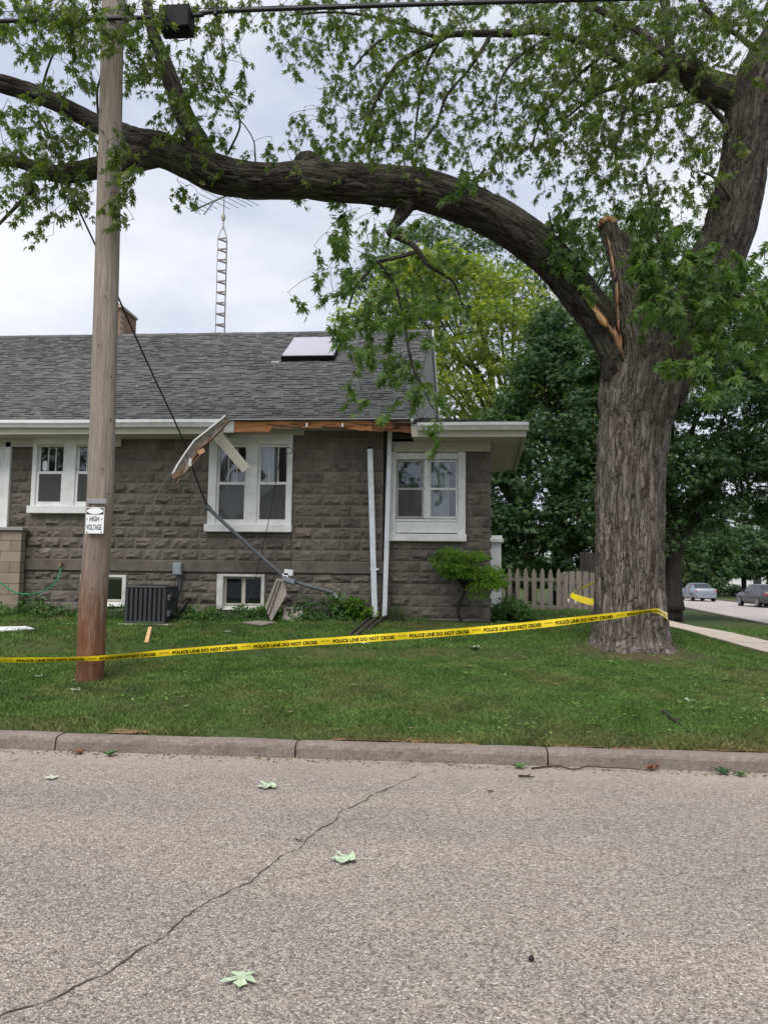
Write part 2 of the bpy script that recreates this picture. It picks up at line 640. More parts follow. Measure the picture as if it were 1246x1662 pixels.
mb = MB()
xr = np.linspace(-60, 60, 61)
yr = [-3.2, -1, 1.5, 4, 5.8, 6.9]
for y0, y1 in zip(yr[:-1], yr[1:]):
    for x0, x1 in zip(xr[:-1], xr[1:]):
        mb.add([(x0, y0, 0), (x1, y0, 0), (x1, y1, 0), (x0, y1, 0)], [(0, 1, 2, 3)])
structure(mb.build('road', M['asphalt']))
M['far_road'] = mottled('far_asphalt', (0.34, 0.31, 0.295), 0.1, 0.8, 0.9)
mb = MB()
yy = np.concatenate([np.linspace(6.9, 60, 28), np.linspace(65, 260, 14)])
for y0, y1 in zip(yy[:-1], yy[1:]):
    mb.add([(kerb_left(y0), y0, 0.0), (kerb_right(y0), y0, 0.0), (kerb_right(y1), y1, 0.0), (kerb_left(y1), y1, 0.0)], [(0, 1, 2, 3)])
structure(mb.build('side_road', M['far_road']))

# kerb: cast in lengths with open joints
M['kerb'] = NM('kerb_concrete').set(0.9, 0.2)
_m = M['kerb']
_c = _m.ramp(_m.noise(2.2, 6, 0.7), [(0.3, (0.155, 0.128, 0.108)), (0.7, (0.255, 0.215, 0.185))])
_c = _m.mix(1.0, _c, _m.ramp(_m.noise(38, 4, 0.7), [(0.3, (0.7, 0.7, 0.7)), (0.7, (1.25, 1.25, 1.25))]), 'MULTIPLY')
_c = _m.mix(_m.ramp(_m.noise(5, 5, 0.75), [(0.6, (0, 0, 0)), (0.72, (0.7, 0.7, 0.7))]), _c, (0.13, 0.10, 0.085))
_m.color(_c)
_m.bump(_m.noise(55, 4, 0.7), 0.7, 0.012)
M['kerb'] = _m.m
joints = sorted([float(P(97, 1196, 6.95)[0]), float(P(482, 1205, 6.95)[0]), float(P(887, 1218, 6.95)[0])])
step = joints[1] - joints[0]
js = [joints[0] - step * k for k in range(14, 0, -1)] + joints + [joints[-1] + step * k for k in range(1, 4)]
Vk, Fk = [], []
prof = [(6.868, -0.05), (6.872, 0.02), (6.878, 0.085), (6.888, 0.110), (6.905, 0.126), (6.935, 0.132), (7.0, 0.133), (7.045, 0.130), (7.055, 0.12), (7.055, -0.05)]
for a, b in zip(js[:-1], js[1:]):
    a, b = a + 0.007, b - 0.007
    n = 46
    base = len(Vk)
    tilt = random.uniform(-0.004, 0.004)
    for i in range(n + 1):
        x = a + (b - a) * i / n
        e = min(x - a, b - x)
        chip = 0.012 * math.exp(-e / 0.02)
        for k, (y, z) in enumerate(prof):
            q = fbm(np.array([[x * 9, y * 30, z * 30]]), 3)[0]
            q2 = fbm(np.array([[x * 2.1, 3.3, 0]]), 2)[0]
            amt = 0.006 if 0 < k < 8 else 0.0
            Vk.append((x, y - amt * q + chip * (0.5 if k < 4 else 0) + 0.004 * q2, z + amt * q * 0.7 - chip * (0.7 if 3 < k < 8 else 0) + tilt + 0.004 * q2))
    m_ = len(prof)
    for i in range(n):
        for k in range(m_ - 1):
            Fk.append((base + i * m_ + k, base + (i + 1) * m_ + k, base + (i + 1) * m_ + k + 1, base + i * m_ + k + 1))
    for i in (0, n):
        f = [base + i * m_ + k for k in range(m_)]
        Fk.append(tuple(f) if i else tuple(reversed(f)))
mb = MB()
mb.v, mb.f, mb.mi = Vk, Fk, [0] * len(Fk)
mb.m = 0
structure(mb.build('kerb', M['kerb'], flat=True))
mb = MB()
for side, off in ((kerb_left, -0.15), (kerb_right, 0.0)):
    for y0, y1 in zip(yy[:-1], yy[1:]):
        for z0, z1 in ((-0.05, 0.12),):
            a, b = float(side(y0)) + off, float(side(y1)) + off
            mb.add([(a, y0, z0), (a + 0.15, y0, z0), (b + 0.15, y1, z0), (b, y1, z0), (a, y0, z1), (a + 0.15, y0, z1), (b + 0.15, y1, z1), (b, y1, z1)],
                   [(0, 3, 2, 1), (4, 5, 6, 7), (1, 2, 6, 5), (3, 0, 4, 7)])
structure(mb.build('side_kerb', M['kerb']))

# pavement slabs running back along the cross street
mb = MB()
y = 7.3
while y < 60:
    y1 = y + 1.25
    for (u0, u1) in ((5.72, 6.62),):
        sh = 0.05 * max(0, y - 10)
        pts = [(u0 + sh, y + 0.008), (u1 + sh, y + 0.008), (u1 + sh + .06, y1 - 0.008), (u0 + sh + .06, y1 - 0.008)]
        t = random.uniform(0, 0.012)
        zt = [float(terrain(a, b)) + 0.055 + t for a, b in pts]
        mb.add([(a, b, z - 0.09) for (a, b), z in zip(pts, zt)] + [(a, b, z) for (a, b), z in zip(pts, zt)],
               [(3, 2, 1, 0), (4, 5, 6, 7), (0, 1, 5, 4), (1, 2, 6, 5), (2, 3, 7, 6), (3, 0, 4, 7)])
    y = y1
M['paving'] = mottled('pavement_concrete', (0.46, 0.40, 0.33), 0.15, 4, 0.9, bumpk=0.2, dirt=0.25, island=0.06)
structure(mb.build('pavement', M['paving']))

# the long crack in the road, an irregular dark ribbon of sunk filler
cpts = [(-60, 1682), (0, 1650), (60, 1632), (120, 1600), (165, 1582), (225, 1543), (290, 1498), (345, 1460), (400, 1432), (437, 1407), (480, 1375), (520, 1347), (560, 1315), (610, 1290), (640, 1275), (668, 1262), (690, 1254)]
line = [G(a, b) for a, b in cpts]
Vc, Fc = [], []
pp = []
for a, b in zip(line[:-1], line[1:]):
    k = max(4, int(np.linalg.norm(b - a) / 0.03))
    for i in range(k):
        pp.append(a + (b - a) * i / k)
pp = np.array(pp)
jit = 0.022 * fbm(np.stack([pp[:, 0] * 6, pp[:, 1] * 6, pp[:, 0] * 0], -1), 3) + 0.010 * vnoise(np.stack([pp[:, 0] * 40, pp[:, 1] * 40, pp[:, 0] * 0], -1))
dirv = np.gradient(pp, axis=0)
nrm = np.stack([-dirv[:, 1], dirv[:, 0]], -1)
nrm /= np.linalg.norm(nrm, axis=1)[:, None]
wid = 0.0018 + 0.0042 * np.clip(vnoise(np.stack([pp[:, 0] * 22, pp[:, 1] * 22, pp[:, 0] * 0 + 5], -1)) + 0.45, 0.02, 1.2)
wid *= np.linspace(1.0, 0.75, len(pp))
L = pp[:, :2] + nrm * (jit + wid)[:, None]
Rr = pp[:, :2] + nrm * (jit - wid)[:, None]
V = np.zeros((2 * len(pp), 3))
V[0::2, :2], V[1::2, :2], V[:, 2] = L, Rr, 0.004
i = np.arange(len(pp) - 1) * 2
structure(np_mesh('road_crack', V, np.stack([i, i + 1, i + 3, i + 2], -1), mottled('crack_filler', (0.06, 0.05, 0.045), 0.4, 30, 0.95)))

# ------------------------------------------------------------------ the lawn's grass blades
M['grass'] = NM('grass_blades').set(0.6, 0.25)
_m = M['grass']
_p = _m.noise(0.75, 5, 0.62)
_c1 = _m.ramp(_m.island(), [(0, (0.050, 0.110, 0.022)), (0.6, (0.084, 0.168, 0.036)), (1, (0.14, 0.220, 0.060))])
_c2 = _m.ramp(_m.island(), [(0, (0.105, 0.098, 0.042)), (0.6, (0.155, 0.145, 0.066)), (1, (0.215, 0.18, 0.095))])
_c = _m.mix(_m.ramp(_p, [(0.46, (0, 0, 0)), (0.68, (0.8, 0.8, 0.8))]), _c1, _c2)
_y = _m.n('SeparateXYZ'); _g = _m.n('NewGeometry'); _m.l(_g.outputs['Position'], _y.inputs[0])
_k = _m.math('ADD', _y.outputs[1], _m.math('MULTIPLY', _m.noise(1.6, 4, 0.6), 1.4))
_c = _m.mix(_m.ramp(_m.math('SUBTRACT', _k, 7.6), [(0.0, (0.75, 0.75, 0.75)), (0.75, (0, 0, 0))]), _c, _c2)
_c = _m.mix(1.0, _c, _m.ramp(_m.noise(2.3, 4, 0.6), [(0.32, (0.60, 0.68, 0.64)), (0.68, (1.38, 1.35, 1.2))]), 'MULTIPLY')
_m.color(_c)
M['grass'] = _m.m


def blades(n, x0, x1, y0, y1, h0, h1, wd, keep=None):
    x = RNG.uniform(x0, x1, n)
    y = RNG.uniform(y0, y1, n)
    if keep is not None:
        k = keep(x, y)
        x, y = x[k], y[k]
    n = len(x)
    z = terrain(x, y) + np.where(y < 16, 0.012 * fbm(np.stack([x * 2.2, y * 2.2, x * 0], -1), 3), 0) - 0.004
    dens = fbm(np.stack([x * 1.1, y * 1.1, x * 0 + 9], -1), 3)
    h = RNG.uniform(h0, h1, n) * (1 + 0.45 * dens)
    th = RNG.uniform(0, 2 * np.pi, n)
    lean = RNG.uniform(0.1, 0.75, n)
    la = RNG.uniform(0, 2 * np.pi, n)
    wx, wy = np.cos(th) * wd, np.sin(th) * wd
    lx, ly = np.cos(la) * lean * h, np.sin(la) * lean * h
    V = np.zeros((n, 4, 3))
    V[:, 0] = np.stack([x - wx, y - wy, z], -1)
    V[:, 1] = np.stack([x + wx, y + wy, z], -1)
    V[:, 2] = np.stack([x + wx * .7 + lx * 0.45, y + wy * .7 + ly * 0.45, z + h * 0.62], -1)
    V[:, 3] = np.stack([x + lx, y + ly, z + h * np.sqrt(np.maximum(0.2, 1 - lean ** 2 * 0.8))], -1)
    return V.reshape(-1, 3), np.arange(4 * n).reshape(n, 4)


def lawn_keep(x, y):
    k = kerb_left(y) - 0.7 > x
    sh = 0.05 * np.clip(y - 10, 0, None)
    k &= ~((x > 5.66 + sh) & (x < 6.66 + sh))
    bare = fbm(np.stack([x * 1.6, y * 1.2, x * 0 + 3], -1), 3)
    k &= ~((y < 7.3) & (bare > 0.12) & (RNG.uniform(0, 1, len(x)) < 0.8))            # bare earth behind the kerb
    rt = np.hypot((x - 2.75) / 0.8, (y - 11.4) / 0.75)
    k &= ~((rt < 1.15 + 0.4 * bare) & (RNG.uniform(0, 1, len(x)) < 0.82))
    lip_ = 11.1 + 0.12 * np.sin(x * 1.3) + 0.05 * np.sin(x * 3.7 + 1)
    k &= ~((x < 1.0) & (y > lip_ - 0.03) & (y < lip_ + 0.10) & (RNG.uniform(0, 1, len(x)) < np.where(bare > -.5, 0.93, 0.3)))
    k &= ~((x > -10) & (x < 0.9) & (y > 13.6))
    return k


va, fa = blades(270000, -6.2, 5.8, 7.06, 10.6, 0.02, 0.055, 0.0034, lawn_keep)
vb, fb = blades(190000, -8.5, 9.5, 10.6, 14.2, 0.025, 0.06, 0.0048, lawn_keep)
vc, fc = blades(60000, 0.9, 14.0, 14.2, 24, 0.03, 0.07, 0.009, lawn_keep)
vd, fd = blades(9000, -6.2, 5.8, 7.05, 7.22, 0.04, 0.10, 0.003, lawn_keep)
V = np.concatenate([va, vb, vc, vd])
F = np.concatenate([fa, fb + len(va), fc + len(va) + len(vb), fd + len(va) + len(vb) + len(vc)])
tag(np_mesh('grass', V, F, M['grass']), 'short mown grass of the lawn between kerb and house', 'grass', kind='stuff')


# broad-leaved weeds scattered through the grass
def tri_fan_leaves(c, n, spread, size, up, rng):
    V, F = [], []
    for _ in range(n):
        a = rng.uniform(0, 2 * math.pi)
        r = spread * math.sqrt(rng.uniform(0, 1))
        p = np.array([c[0] + r * math.cos(a), c[1] + r * math.sin(a), c[2] + rng.uniform(0.3, 1) * up])
        d = np.array([math.cos(a), math.sin(a), rng.uniform(-0.2, 0.6)])
        d /= np.linalg.norm(d)
        s_ = np.cross(d, [0, 0, 1.0])
        s_ /= np.linalg.norm(s_)
        L_ = size * rng.uniform(0.6, 1.3)
        b = len(V)
        V += [p, p + d * L_ * .5 + s_ * L_ * .3, p + d * L_, p + d * L_ * .5 - s_ * L_ * .3]
        F += [(b, b + 1, b + 2, b + 3)]
    return V, F


V, F = [], []
rr = np.random.default_rng(5)
for _ in range(420):
    x, y = rr.uniform(-5.5, 5.2), rr.uniform(7.25, 10.9)
    if fbm(np.array([[x * .9, y * .9, 4.0]]), 2)[0] < (-0.1 if x > 0.3 else 0.25):
        continue
    v, f = tri_fan_leaves((x, y, float(terrain(x, y)) + 0.015), rr.integers(4, 9), 0.05, 0.045, 0.035, rr)
    b = len(V)
    V += v
    F += [tuple(i + b for i in q) for q in f]
M['weed'] = leaf_mat('weed_leaf', (0.09, 0.175, 0.03), (0.13, 0.225, 0.045), (0.19, 0.29, 0.08), trans=0.25)
tag(np_mesh('lawn_weeds', np.array(V), np.array(F), M['weed']), 'light green weeds scattered through the lawn', 'weeds', kind='stuff')
# bare orange-brown earth patches behind the kerb, and dead grass by the trunk
M['dirt'] = mottled('bare_earth', (0.21, 0.125, 0.07), 0.35, 14, 0.95, bumpk=0.6)
mb = MB()
for px, py, L_, d in ((690, 1196, 1.0, 0.10), (1010, 1206, 1.3, 0.13), (1190, 1210, 0.6, 0.07), (600, 1192, 0.6, 0.08), (215, 1178, 0.5, 0.06)):
    c = P(px, py, 7.09)
    k = 18
    ring = []
    for i in range(k):
        a = 2 * math.pi * i / k
        q = 1 + 0.35 * math.sin(3 * a + px) + 0.2 * math.sin(7 * a)
        x, y = c[0] + L_ / 2 * q * math.cos(a), 7.115 + d * q * math.sin(a)
        ring.append((x, y, float(terrain(x, y)) + 0.016))
    mb.add(ring, [tuple(range(k))])
structure(mb.build('bare_earth', M['dirt']))

# torn leaf scraps, twigs and chips scattered over the lawn
V, F = [], []
rr = np.random.default_rng(15)
for _ in range(520):
    x, y = rr.uniform(-6, 5), rr.uniform(7.2, 13.2)
    near_ = math.hypot(x - 2.4, y - 11) < 2.2
    if not near_ and rr.uniform() < .45:
        continue
    a = rr.uniform(0, 2 * math.pi)
    L_, w_ = rr.uniform(.015, .06), rr.uniform(.004, .016)
    c = np.array([x, y, float(terrain(x, y)) + rr.uniform(.02, .045)])
    d = np.array([math.cos(a), math.sin(a), rr.uniform(-.2, .2)]) * L_
    s_ = np.array([-math.sin(a), math.cos(a), rr.uniform(-.2, .2)]) * w_
    b = len(V)
    V += [c - d, c + s_, c + d, c - s_]
    F.append((b, b + 1, b + 2, b + 3))
_m = NM('lawn_scraps').set(0.8, 0.2)
_m.color(_m.ramp(_m.island(), [(0, (0.06, 0.042, 0.03)), (0.5, (0.16, 0.11, 0.06)), (0.8, (0.30, 0.22, 0.13)), (1.0, (0.34, 0.40, 0.28))]))
tag(np_mesh('lawn_scraps', np.array(V), np.array(F), _m.m), 'small leaf scraps and bark chips strewn over the lawn', 'litter', kind='stuff')

# ------------------------------------------------------------------ the house
HY = 14.0
house = thing('house', 'brown rock-faced block house with a grey shingle roof and a torn eave', 'house', (-4.0, HY, 0.83))


def RX(px0, py0, px1, py1, Y=HY):
    ym, xm = (py0 + py1) / 2, (px0 + px1) / 2
    return (float(P(px0, ym, Y)[0]), float(P(px1, ym, Y)[0]), float(P(xm, py1, Y)[2]), float(P(xm, py0, Y)[2]))


def subtract(rects, h):
    out = []
    for (a, b, c, d) in rects:
        x0, x1, z0, z1 = max(a, h[0]), min(b, h[1]), max(c, h[2]), min(d, h[3])
        if x0 >= x1 or z0 >= z1:
            out.append((a, b, c, d))
            continue
        if c < z0: out.append((a, b, c, z0))
        if z1 < d: out.append((a, b, z1, d))
        if a < x0: out.append((a, x0, z0, z1))
        if x1 < b: out.append((x1, b, z0, z1))
    return out


op_door = RX(-75, 718, 17, 900)
op_w1 = RX(55, 712, 181, 834)
op_w2 = RX(340, 706, 475, 864)
op_b1 = RX(132, 933, 206, 984)
op_b2 = RX(353, 932, 430, 989)
op_w3 = RX(632, 712, 755, 879, 14.15)
MAIN_X1 = float(P(621, 850, HY)[0])
WING_X1 = float(P(795, 860, 14.15)[0])
Z_BELT0, Z_BELT1 = float(P(450, 930, HY)[2]), float(P(450, 911, HY)[2])
Z_BASE, Z_EAVE = 0.45, 4.36

M['block'] = NM('rock_face_block').set(0.92, 0.2)
_m = M['block']
_c = _m.ramp(_m.noise(5, 6, 0.7), [(0.28, (0.118, 0.104, 0.089)), (0.72, (0.202, 0.180, 0.156))])
_c = _m.mix(1.0, _c, _m.ramp(_m.island(), [(0, (0.80, 0.80, 0.81)), (1, (1.18, 1.17, 1.15))]), 'MULTIPLY')
_c = _m.mix(1.0, _c, _m.ramp(_m.noise(70, 3, 0.7), [(0.3, (0.8, 0.8, 0.8)), (0.7, (1.18, 1.18, 1.18))]), 'MULTIPLY')
_c = _m.mix(1.0, _c, _m.ramp(_m.noise(1.1, 5, 0.7, sc=(1, 1, .35)), [(0.32, (0.70, 0.70, 0.70)), (0.55, (1.0, 1.0, 1.0)), (0.75, (1.14, 1.13, 1.10))]), 'MULTIPLY')
_m.color(_c)
_m.bump(_m.noise(85, 4, 0.7), 0.5, 0.012)
M['block'] = _m.m
M['mortar'] = mottled('mortar', (0.19, 0.170, 0.146), 0.2, 16, 0.95)


def block_wall(mb, mort, x0, x1, z0, z1, course, blen, holes, place, rough=1.0, off=0.0):
    """place(u, v, d): wall coordinates to world, d outward"""
    rects = [(x0, x1, z0, z1)]
    for h in holes:
        rects = subtract(rects, h)
    for a, b, c, d in rects:
        mort.add([place(a, c, 0), place(b, c, 0), place(b, d, 0), place(a, d, 0)], [(0, 1, 2, 3)])
    r, z = 0, z0
    j = 0.0075
    while z < z1 - 0.03:
        zt = min(z + course, z1)
        x = x0 - (blen / 2 if r % 2 else 0) - off
        while x < x1 - 0.02:
            L_ = blen
            rs = [(max(x, x0), min(x + L_, x1), z, zt)]
            x += L_
            for h in holes:
                rs = subtract(rs, h)
            for a, b, c, d in rs:
                if b - a < 0.03 or d - c < 0.03:
                    continue
                a, b, c, d = a + j, b - j, c + j, d - j
                nu, nv = (12, 9) if rough > 0.5 else (5, 4)
                us = np.array([0, .05, *np.linspace(.16, .84, nu - 4), .95, 1])
                vs = np.array([0, .09, *np.linspace(.28, .72, nv - 4), .91, 1])
                nu, nv = len(us), len(vs)
                U, Vv = np.meshgrid(a + (b - a) * us, c + (d - c) * vs)
                edge = np.minimum(np.minimum(us, 1 - us)[None, :] * (b - a), np.minimum(vs, 1 - vs)[:, None] * (d - c))
                sd_ = random.uniform(0, 99)
                n = fbm(np.stack([U * 8 + sd_, Vv * 15, U * 0 + sd_], -1), 3)
                prof_ = smooth(0.008, 0.05, edge)
                amp = random.uniform(0.55, 1.35) * rough
                lean = (Vv - c) / max(d - c, .01) - 0.5
                D = 0.010 + prof_ * amp * (0.022 + 0.028 * n - 0.010 * np.abs(lean + .15))
                D[0, :] = D[-1, :] = 0.002
                D[:, 0] = D[:, -1] = 0.002
                pts = [place(U[p, q], Vv[p, q], float(D[p, q])) for p in range(nv) for q in range(nu)]
                mb.add(pts, [(p * nu + q, p * nu + q + 1, (p + 1) * nu + q + 1, (p + 1) * nu + q) for p in range(nv - 1) for q in range(nu - 1)])
        z = zt
        r += 1


front = lambda u, v, d: (u, HY - d, v)
fwing = lambda u, v, d: (u, 14.15 - d, v)
swing = lambda u, v, d: (WING_X1 + d, 14.15 + u, v)
mb, mo = MB(), MB()
mo.m = mb.m = 0
CRS = 0.2065
holes = [op_door, op_w1, op_w2, op_b1, op_b2]
XL = -13.0
block_wall(mb, mo, XL, MAIN_X1, Z_BELT1, Z_BELT1 + CRS * 9, CRS, 0.355, holes, front, 1.0, 0.1)
block_wall(mb, mo, XL, MAIN_X1, Z_BELT1 + CRS * 9, Z_EAVE, CRS, 0.355, holes, front, 0.45, 0.1)
block_wall(mb, mo, XL, MAIN_X1, Z_BASE, Z_BELT0, CRS, 0.355, holes, front, 1.0, 0.25)
block_wall(mb, mo, MAIN_X1 + 0.002, WING_X1, Z_BASE, Z_EAVE - 0.1, CRS, 0.37, [op_w3], fwing, 0.85, 0.05)
block_wall(mb, mo, 0.0, 4.2, Z_BASE, Z_EAVE - 0.1, CRS, 0.37, [], swing, 0.8, 0.2)
w_ = mb.build('wall', M['block'], house)
mort = mo.build('mortar_joint', M['mortar'], w_)
mb = MB()
mb.bbox(XL, MAIN_X1 + 0.03, HY - 0.055, HY + 0.1, Z_BELT0, Z_BELT1, 0.012)
mb.build('belt_course', M['block'], w_)
mb = MB()                                        # the unseen sides, so light does not pass through
mb.box(XL, MAIN_X1 - 0.02, 22.5, 22.8, Z_BASE, Z_EAVE)
mb.box(XL - 0.3, XL, HY, 22.8, Z_BASE, Z_EAVE)
mb.box(MAIN_X1 - 0.25, MAIN_X1 - 0.02, HY + 0.05, 22.8, Z_BASE, Z_EAVE)
mb.box(MAIN_X1, WING_X1 - 0.02, 18.2, 18.35, Z_BASE, Z_EAVE - 0.1)
mb.box(XL, MAIN_X1 - 0.3, 15.6, 15.7, Z_BASE, Z_EAVE)
mb.box(MAIN_X1 + 0.1, WING_X1 - 0.1, 15.9, 16.0, Z_BASE, Z_EAVE - 0.1)
mb.box(XL, MAIN_X1 - 0.3, HY + 0.3, 15.6, Z_BELT0 - 0.15, Z_BELT0 - 0.05)
mb.build('inner_wall', M['room'], house)

# ---- roof
E0 = np.array([0, 13.33, 4.40])
RIDGE = np.array([0, 18.5, 7.64])
es = (RIDGE - E0) / np.linalg.norm(RIDGE - E0)
en = np.array([0, -es[2], es[1]])
SL = np.linalg.norm(RIDGE - E0)
ROOF_X1 = -0.65
SKEW = 0.05                                      # the gable end is not quite square to the front
M['shingle'] = NM('roof_shingle').set(0.95, 0.15)
_m = M['shingle']
_c = _m.ramp(_m.noise(40, 4, 0.7), [(0.3, (0.064, 0.066, 0.065)), (0.7, (0.118, 0.121, 0.119))])
_c = _m.mix(1.0, _c, _m.ramp(_m.island(), [(0, (0.74, 0.74, 0.75)), (0.5, (1, 1, 1)), (1, (1.26, 1.26, 1.25))]), 'MULTIPLY')
_c = _m.mix(1.0, _c, _m.ramp(_m.noise(0.8, 4, 0.6), [(0.3, (0.85, 0.85, 0.85)), (0.7, (1.15, 1.15, 1.15))]), 'MULTIPLY')
_m.color(_c)
M['shingle'] = _m.m


def shingles(mb, O, ex, es, en, rows, width_at, expo=0.118):
    """tabs laid in courses up a slope; width_at(s) -> (u0, u1)"""
    for r in range(rows):
        s0 = r * expo
        u0, u1 = width_at(s0)
        u = u0 - random.uniform(0, 0.3)
        wob = 0.004 * math.sin(r * 1.7)
        while u < u1:
            wd = random.choice((0.08, 0.11, 0.14, 0.17, 0.22))
            a, b = max(u, u0), min(u + wd, u1)
            u += wd
            if b - a < 0.015:
                continue
            th = random.choice((0.006, 0.009, 0.017, 0.021))
            lo = s0 + wob + random.uniform(-0.006, 0.004)
            p = lambda x, s, h: tuple(O + ex * x + es * s + en * h)
            mb.add([p(a, lo, 0), p(b - .003, lo, 0), p(b - .003, s0 + expo * 1.3, 0), p(a, s0 + expo * 1.3, 0),
                    p(a, lo, th), p(b - .003, lo, th), p(b - .003, s0 + expo * 1.3, 0.002), p(a, s0 + expo * 1.3, 0.002)],
                   [(4, 5, 6, 7), (0, 1, 5, 4), (1, 2, 6, 5), (3, 0, 4, 7)])


EX = np.array([1.0, 0, 0])
mb = MB()
shingles(mb, E0, EX, es, en, int(SL / 0.118), lambda s: (XL - 0.5, ROOF_X1 + SKEW * s * es[1]))
deck = [E0 + EX * (XL - 0.5) - en * 0.004, E0 + EX * ROOF_X1 - en * 0.004, RIDGE + EX * (ROOF_X1 + SKEW * 5.17) - en * 0.004, RIDGE + EX * (XL - 0.5) - en * 0.004]
mb.plate(deck, 0.06)
rear = [np.array([XL - .5, 23.9, 4.40]), np.array([ROOF_X1 + SKEW * 10.5, 23.9, 4.40]), np.array([ROOF_X1 + SKEW * 5.2, 18.52, 7.64]), np.array([XL - .5, 18.52, 7.64])]
mb.plate(rear, 0.06)
roof = mb.build('roof', M['shingle'], house)
mb = MB()
x = XL - 0.5
while x < ROOF_X1 + .2:
    x1 = min(x + 0.28, ROOF_X1 + .26)
    t = random.uniform(0.012, 0.03)
    mb.add([(x, 18.36, 7.56 + t), (x1, 18.36, 7.56 + t), (x1, 18.52, 7.66 + t), (x, 18.52, 7.66 + t), (x1, 18.70, 7.56 + t), (x, 18.70, 7.56 + t), (x, 18.36, 7.52), (x1, 18.36, 7.52)],
           [(0, 1, 2, 3), (3, 2, 4, 5), (6, 7, 1, 0)])
    x = x1
mb.build('ridge_cap', M['shingle'], roof)


def onroof(px, py, h=0.0):
    d = ray(px, py)
    t = np.dot(E0 - EYE, en) / np.dot(d, en)
    return EYE + d * t + en * h


# skylight: raised kerb with a pale pane
q = [onroof(457, 587), onroof(541, 587), onroof(558, 556), onroof(478, 556)]
mb = MB()
cx_ = sum(q) / 4
wu = (abs(q[1][0] - q[0][0]) + abs(q[2][0] - q[3][0])) / 4
ll = np.linalg.norm((q[3] + q[2]) / 2 - (q[0] + q[1]) / 2) / 2
mb.obox(cx_ + en * 0.06, EX * wu, es * ll, en * 0.06)
sk = mb.build('skylight', M['black'], roof)
mb = MB()
mb.obox(cx_ + en * 0.13, EX * (wu - 0.02), es * (ll - 0.02), en * 0.008)
mb.build('pane', mottled('sky_tinted_dome', (0.36, 0.35, 0.40), 0.03, 2, 0.3, 0.5), sk)  # milky dome with the sky's lilac reflection put into its colour
mb = MB()
pq = onroof(447, 590)
mb.obox(pq + en * 0.02, EX * 0.09, es * 0.03, en * 0.015)
mb.build('flashing', M['vinyl'], sk)
mb = MB()
pq = onroof(250, 622)
mb.obox(pq + en * 0.02, EX * 0.06, es * 0.03, en * 0.02)
mb.build('roof_vent', M['conduit'], roof)

# chimney
c0, c1 = float(P(162, 515, 18.9)[0]), float(P(199, 515, 18.9)[0])
zt = float(P(190, 503, 18.9)[2])
mb = MB()
z, r = 6.8, 0
while z < zt:
    x = c0 - (0.1 if r % 2 else 0)
    while x < c1 - 0.01:
        a, b = max(x, c0) + 0.004, min(x + 0.2, c1) - 0.004
        if b - a > 0.02:
            mb.box(a, b, 18.80, 19.0, z + 0.004, min(z + 0.067, zt) - 0.004)
        x += 0.2
    y = 19.0
    while y < 19.7:
        mb.box(c1 - 0.1, c1 - .002, y + 0.004, y + 0.19, z + 0.004, min(z + 0.067, zt) - 0.004)
        y += 0.2
    z += 0.075
    r += 1
ch = mb.build('chimney', M['brick'], roof)
mb = MB()
mb.box(c0 + .01, c1 - .01, 18.81, 19.69, 6.7, zt)
mb.build('mortar_core', M['concrete'], ch)
mb = MB()
mb.bbox(c0 - 0.05, c1 + 0.06, 18.73, 19.75, zt, zt + 0.075, 0.01)
mb.build('cap', M['concrete'], ch)
mb = MB()
mb.bbox(c0 + 0.25, c1 - 0.08, 18.9, 19.4, zt + 0.075, zt + 0.17, 0.01)
mb.build('flue_tile', mottled('terracotta', (0.45, 0.16, 0.07), 0.1, 8, 0.8), ch)
mb = MB()
mb.plate([(c0 - .03, 18.76, 7.25), (c1 + .03, 18.76, 7.25), (c1 - 0.05, 18.78, 7.72), (c0, 18.78, 7.78)], 0.02)
mb.plate([(c1 + .02, 18.74, 7.3), (c1 + .02, 19.7, 6.9), (c1 + .02, 19.7, 7.2), (c1 + .02, 18.78, 7.68)], 0.02)
mb.build('flashing', mottled('green_flashing', (0.06, 0.09, 0.09), 0.15, 7, 0.6), ch)

# gable end: lapped siding and a white rake board
GXW = -0.685
mb = MB()
z = 4.3
while z < 7.3:
    y0 = E0[1] + (z - 4.40) / es[2] * es[1] + 0.16
    y1 = 18.5 + (7.64 - z) / 0.602 - 0.12
    if y1 - y0 > 0.1:
        g = lambda y, d=0: GXW + SKEW * (y - 13.33) + d
        mb.add([(g(y0), y0, z), (g(y0, .018), y0, z), (g(y1, 0.018), y1, z), (g(y1), y1, z), (g(y0 + .1), y0 + .1, z + 0.115), (g(y0 + .1, .004), y0 + .1, z + 0.115), (g(y1 - .1, .004), y1 - .1, z + 0.115), (g(y1 - .1), y1 - .1, z + 0.115)],
               [(0, 3, 2, 1), (4, 5, 6, 7), (0, 1, 5, 4), (1, 2, 6, 5), (2, 3, 7, 6), (3, 0, 4, 7)])
    z += 0.11
mb.build('gable_siding', M['vinyl'], house)
mb = MB()
mb.obox(E0 / 2 + RIDGE / 2 + EX * (ROOF_X1 - .02 + SKEW * 2.6) - en * .04, (0.018, 0, 0), es * (SL / 2 - .05) + EX * SKEW * 2.55, en * 0.03)
rs = np.array([SKEW * 5.38, 23.9 - 18.52, 4.40 - 7.64])
rs /= np.linalg.norm(rs)
rn = np.array([0, -rs[2], rs[1]])
mb.obox(np.array([ROOF_X1 + 0.015 + SKEW * 7.87, 21.2, 5.96]), (0.02, 0, 0), rs * 3.15, rn * 0.12)
mb.build('rake_trim', M['white'], house)

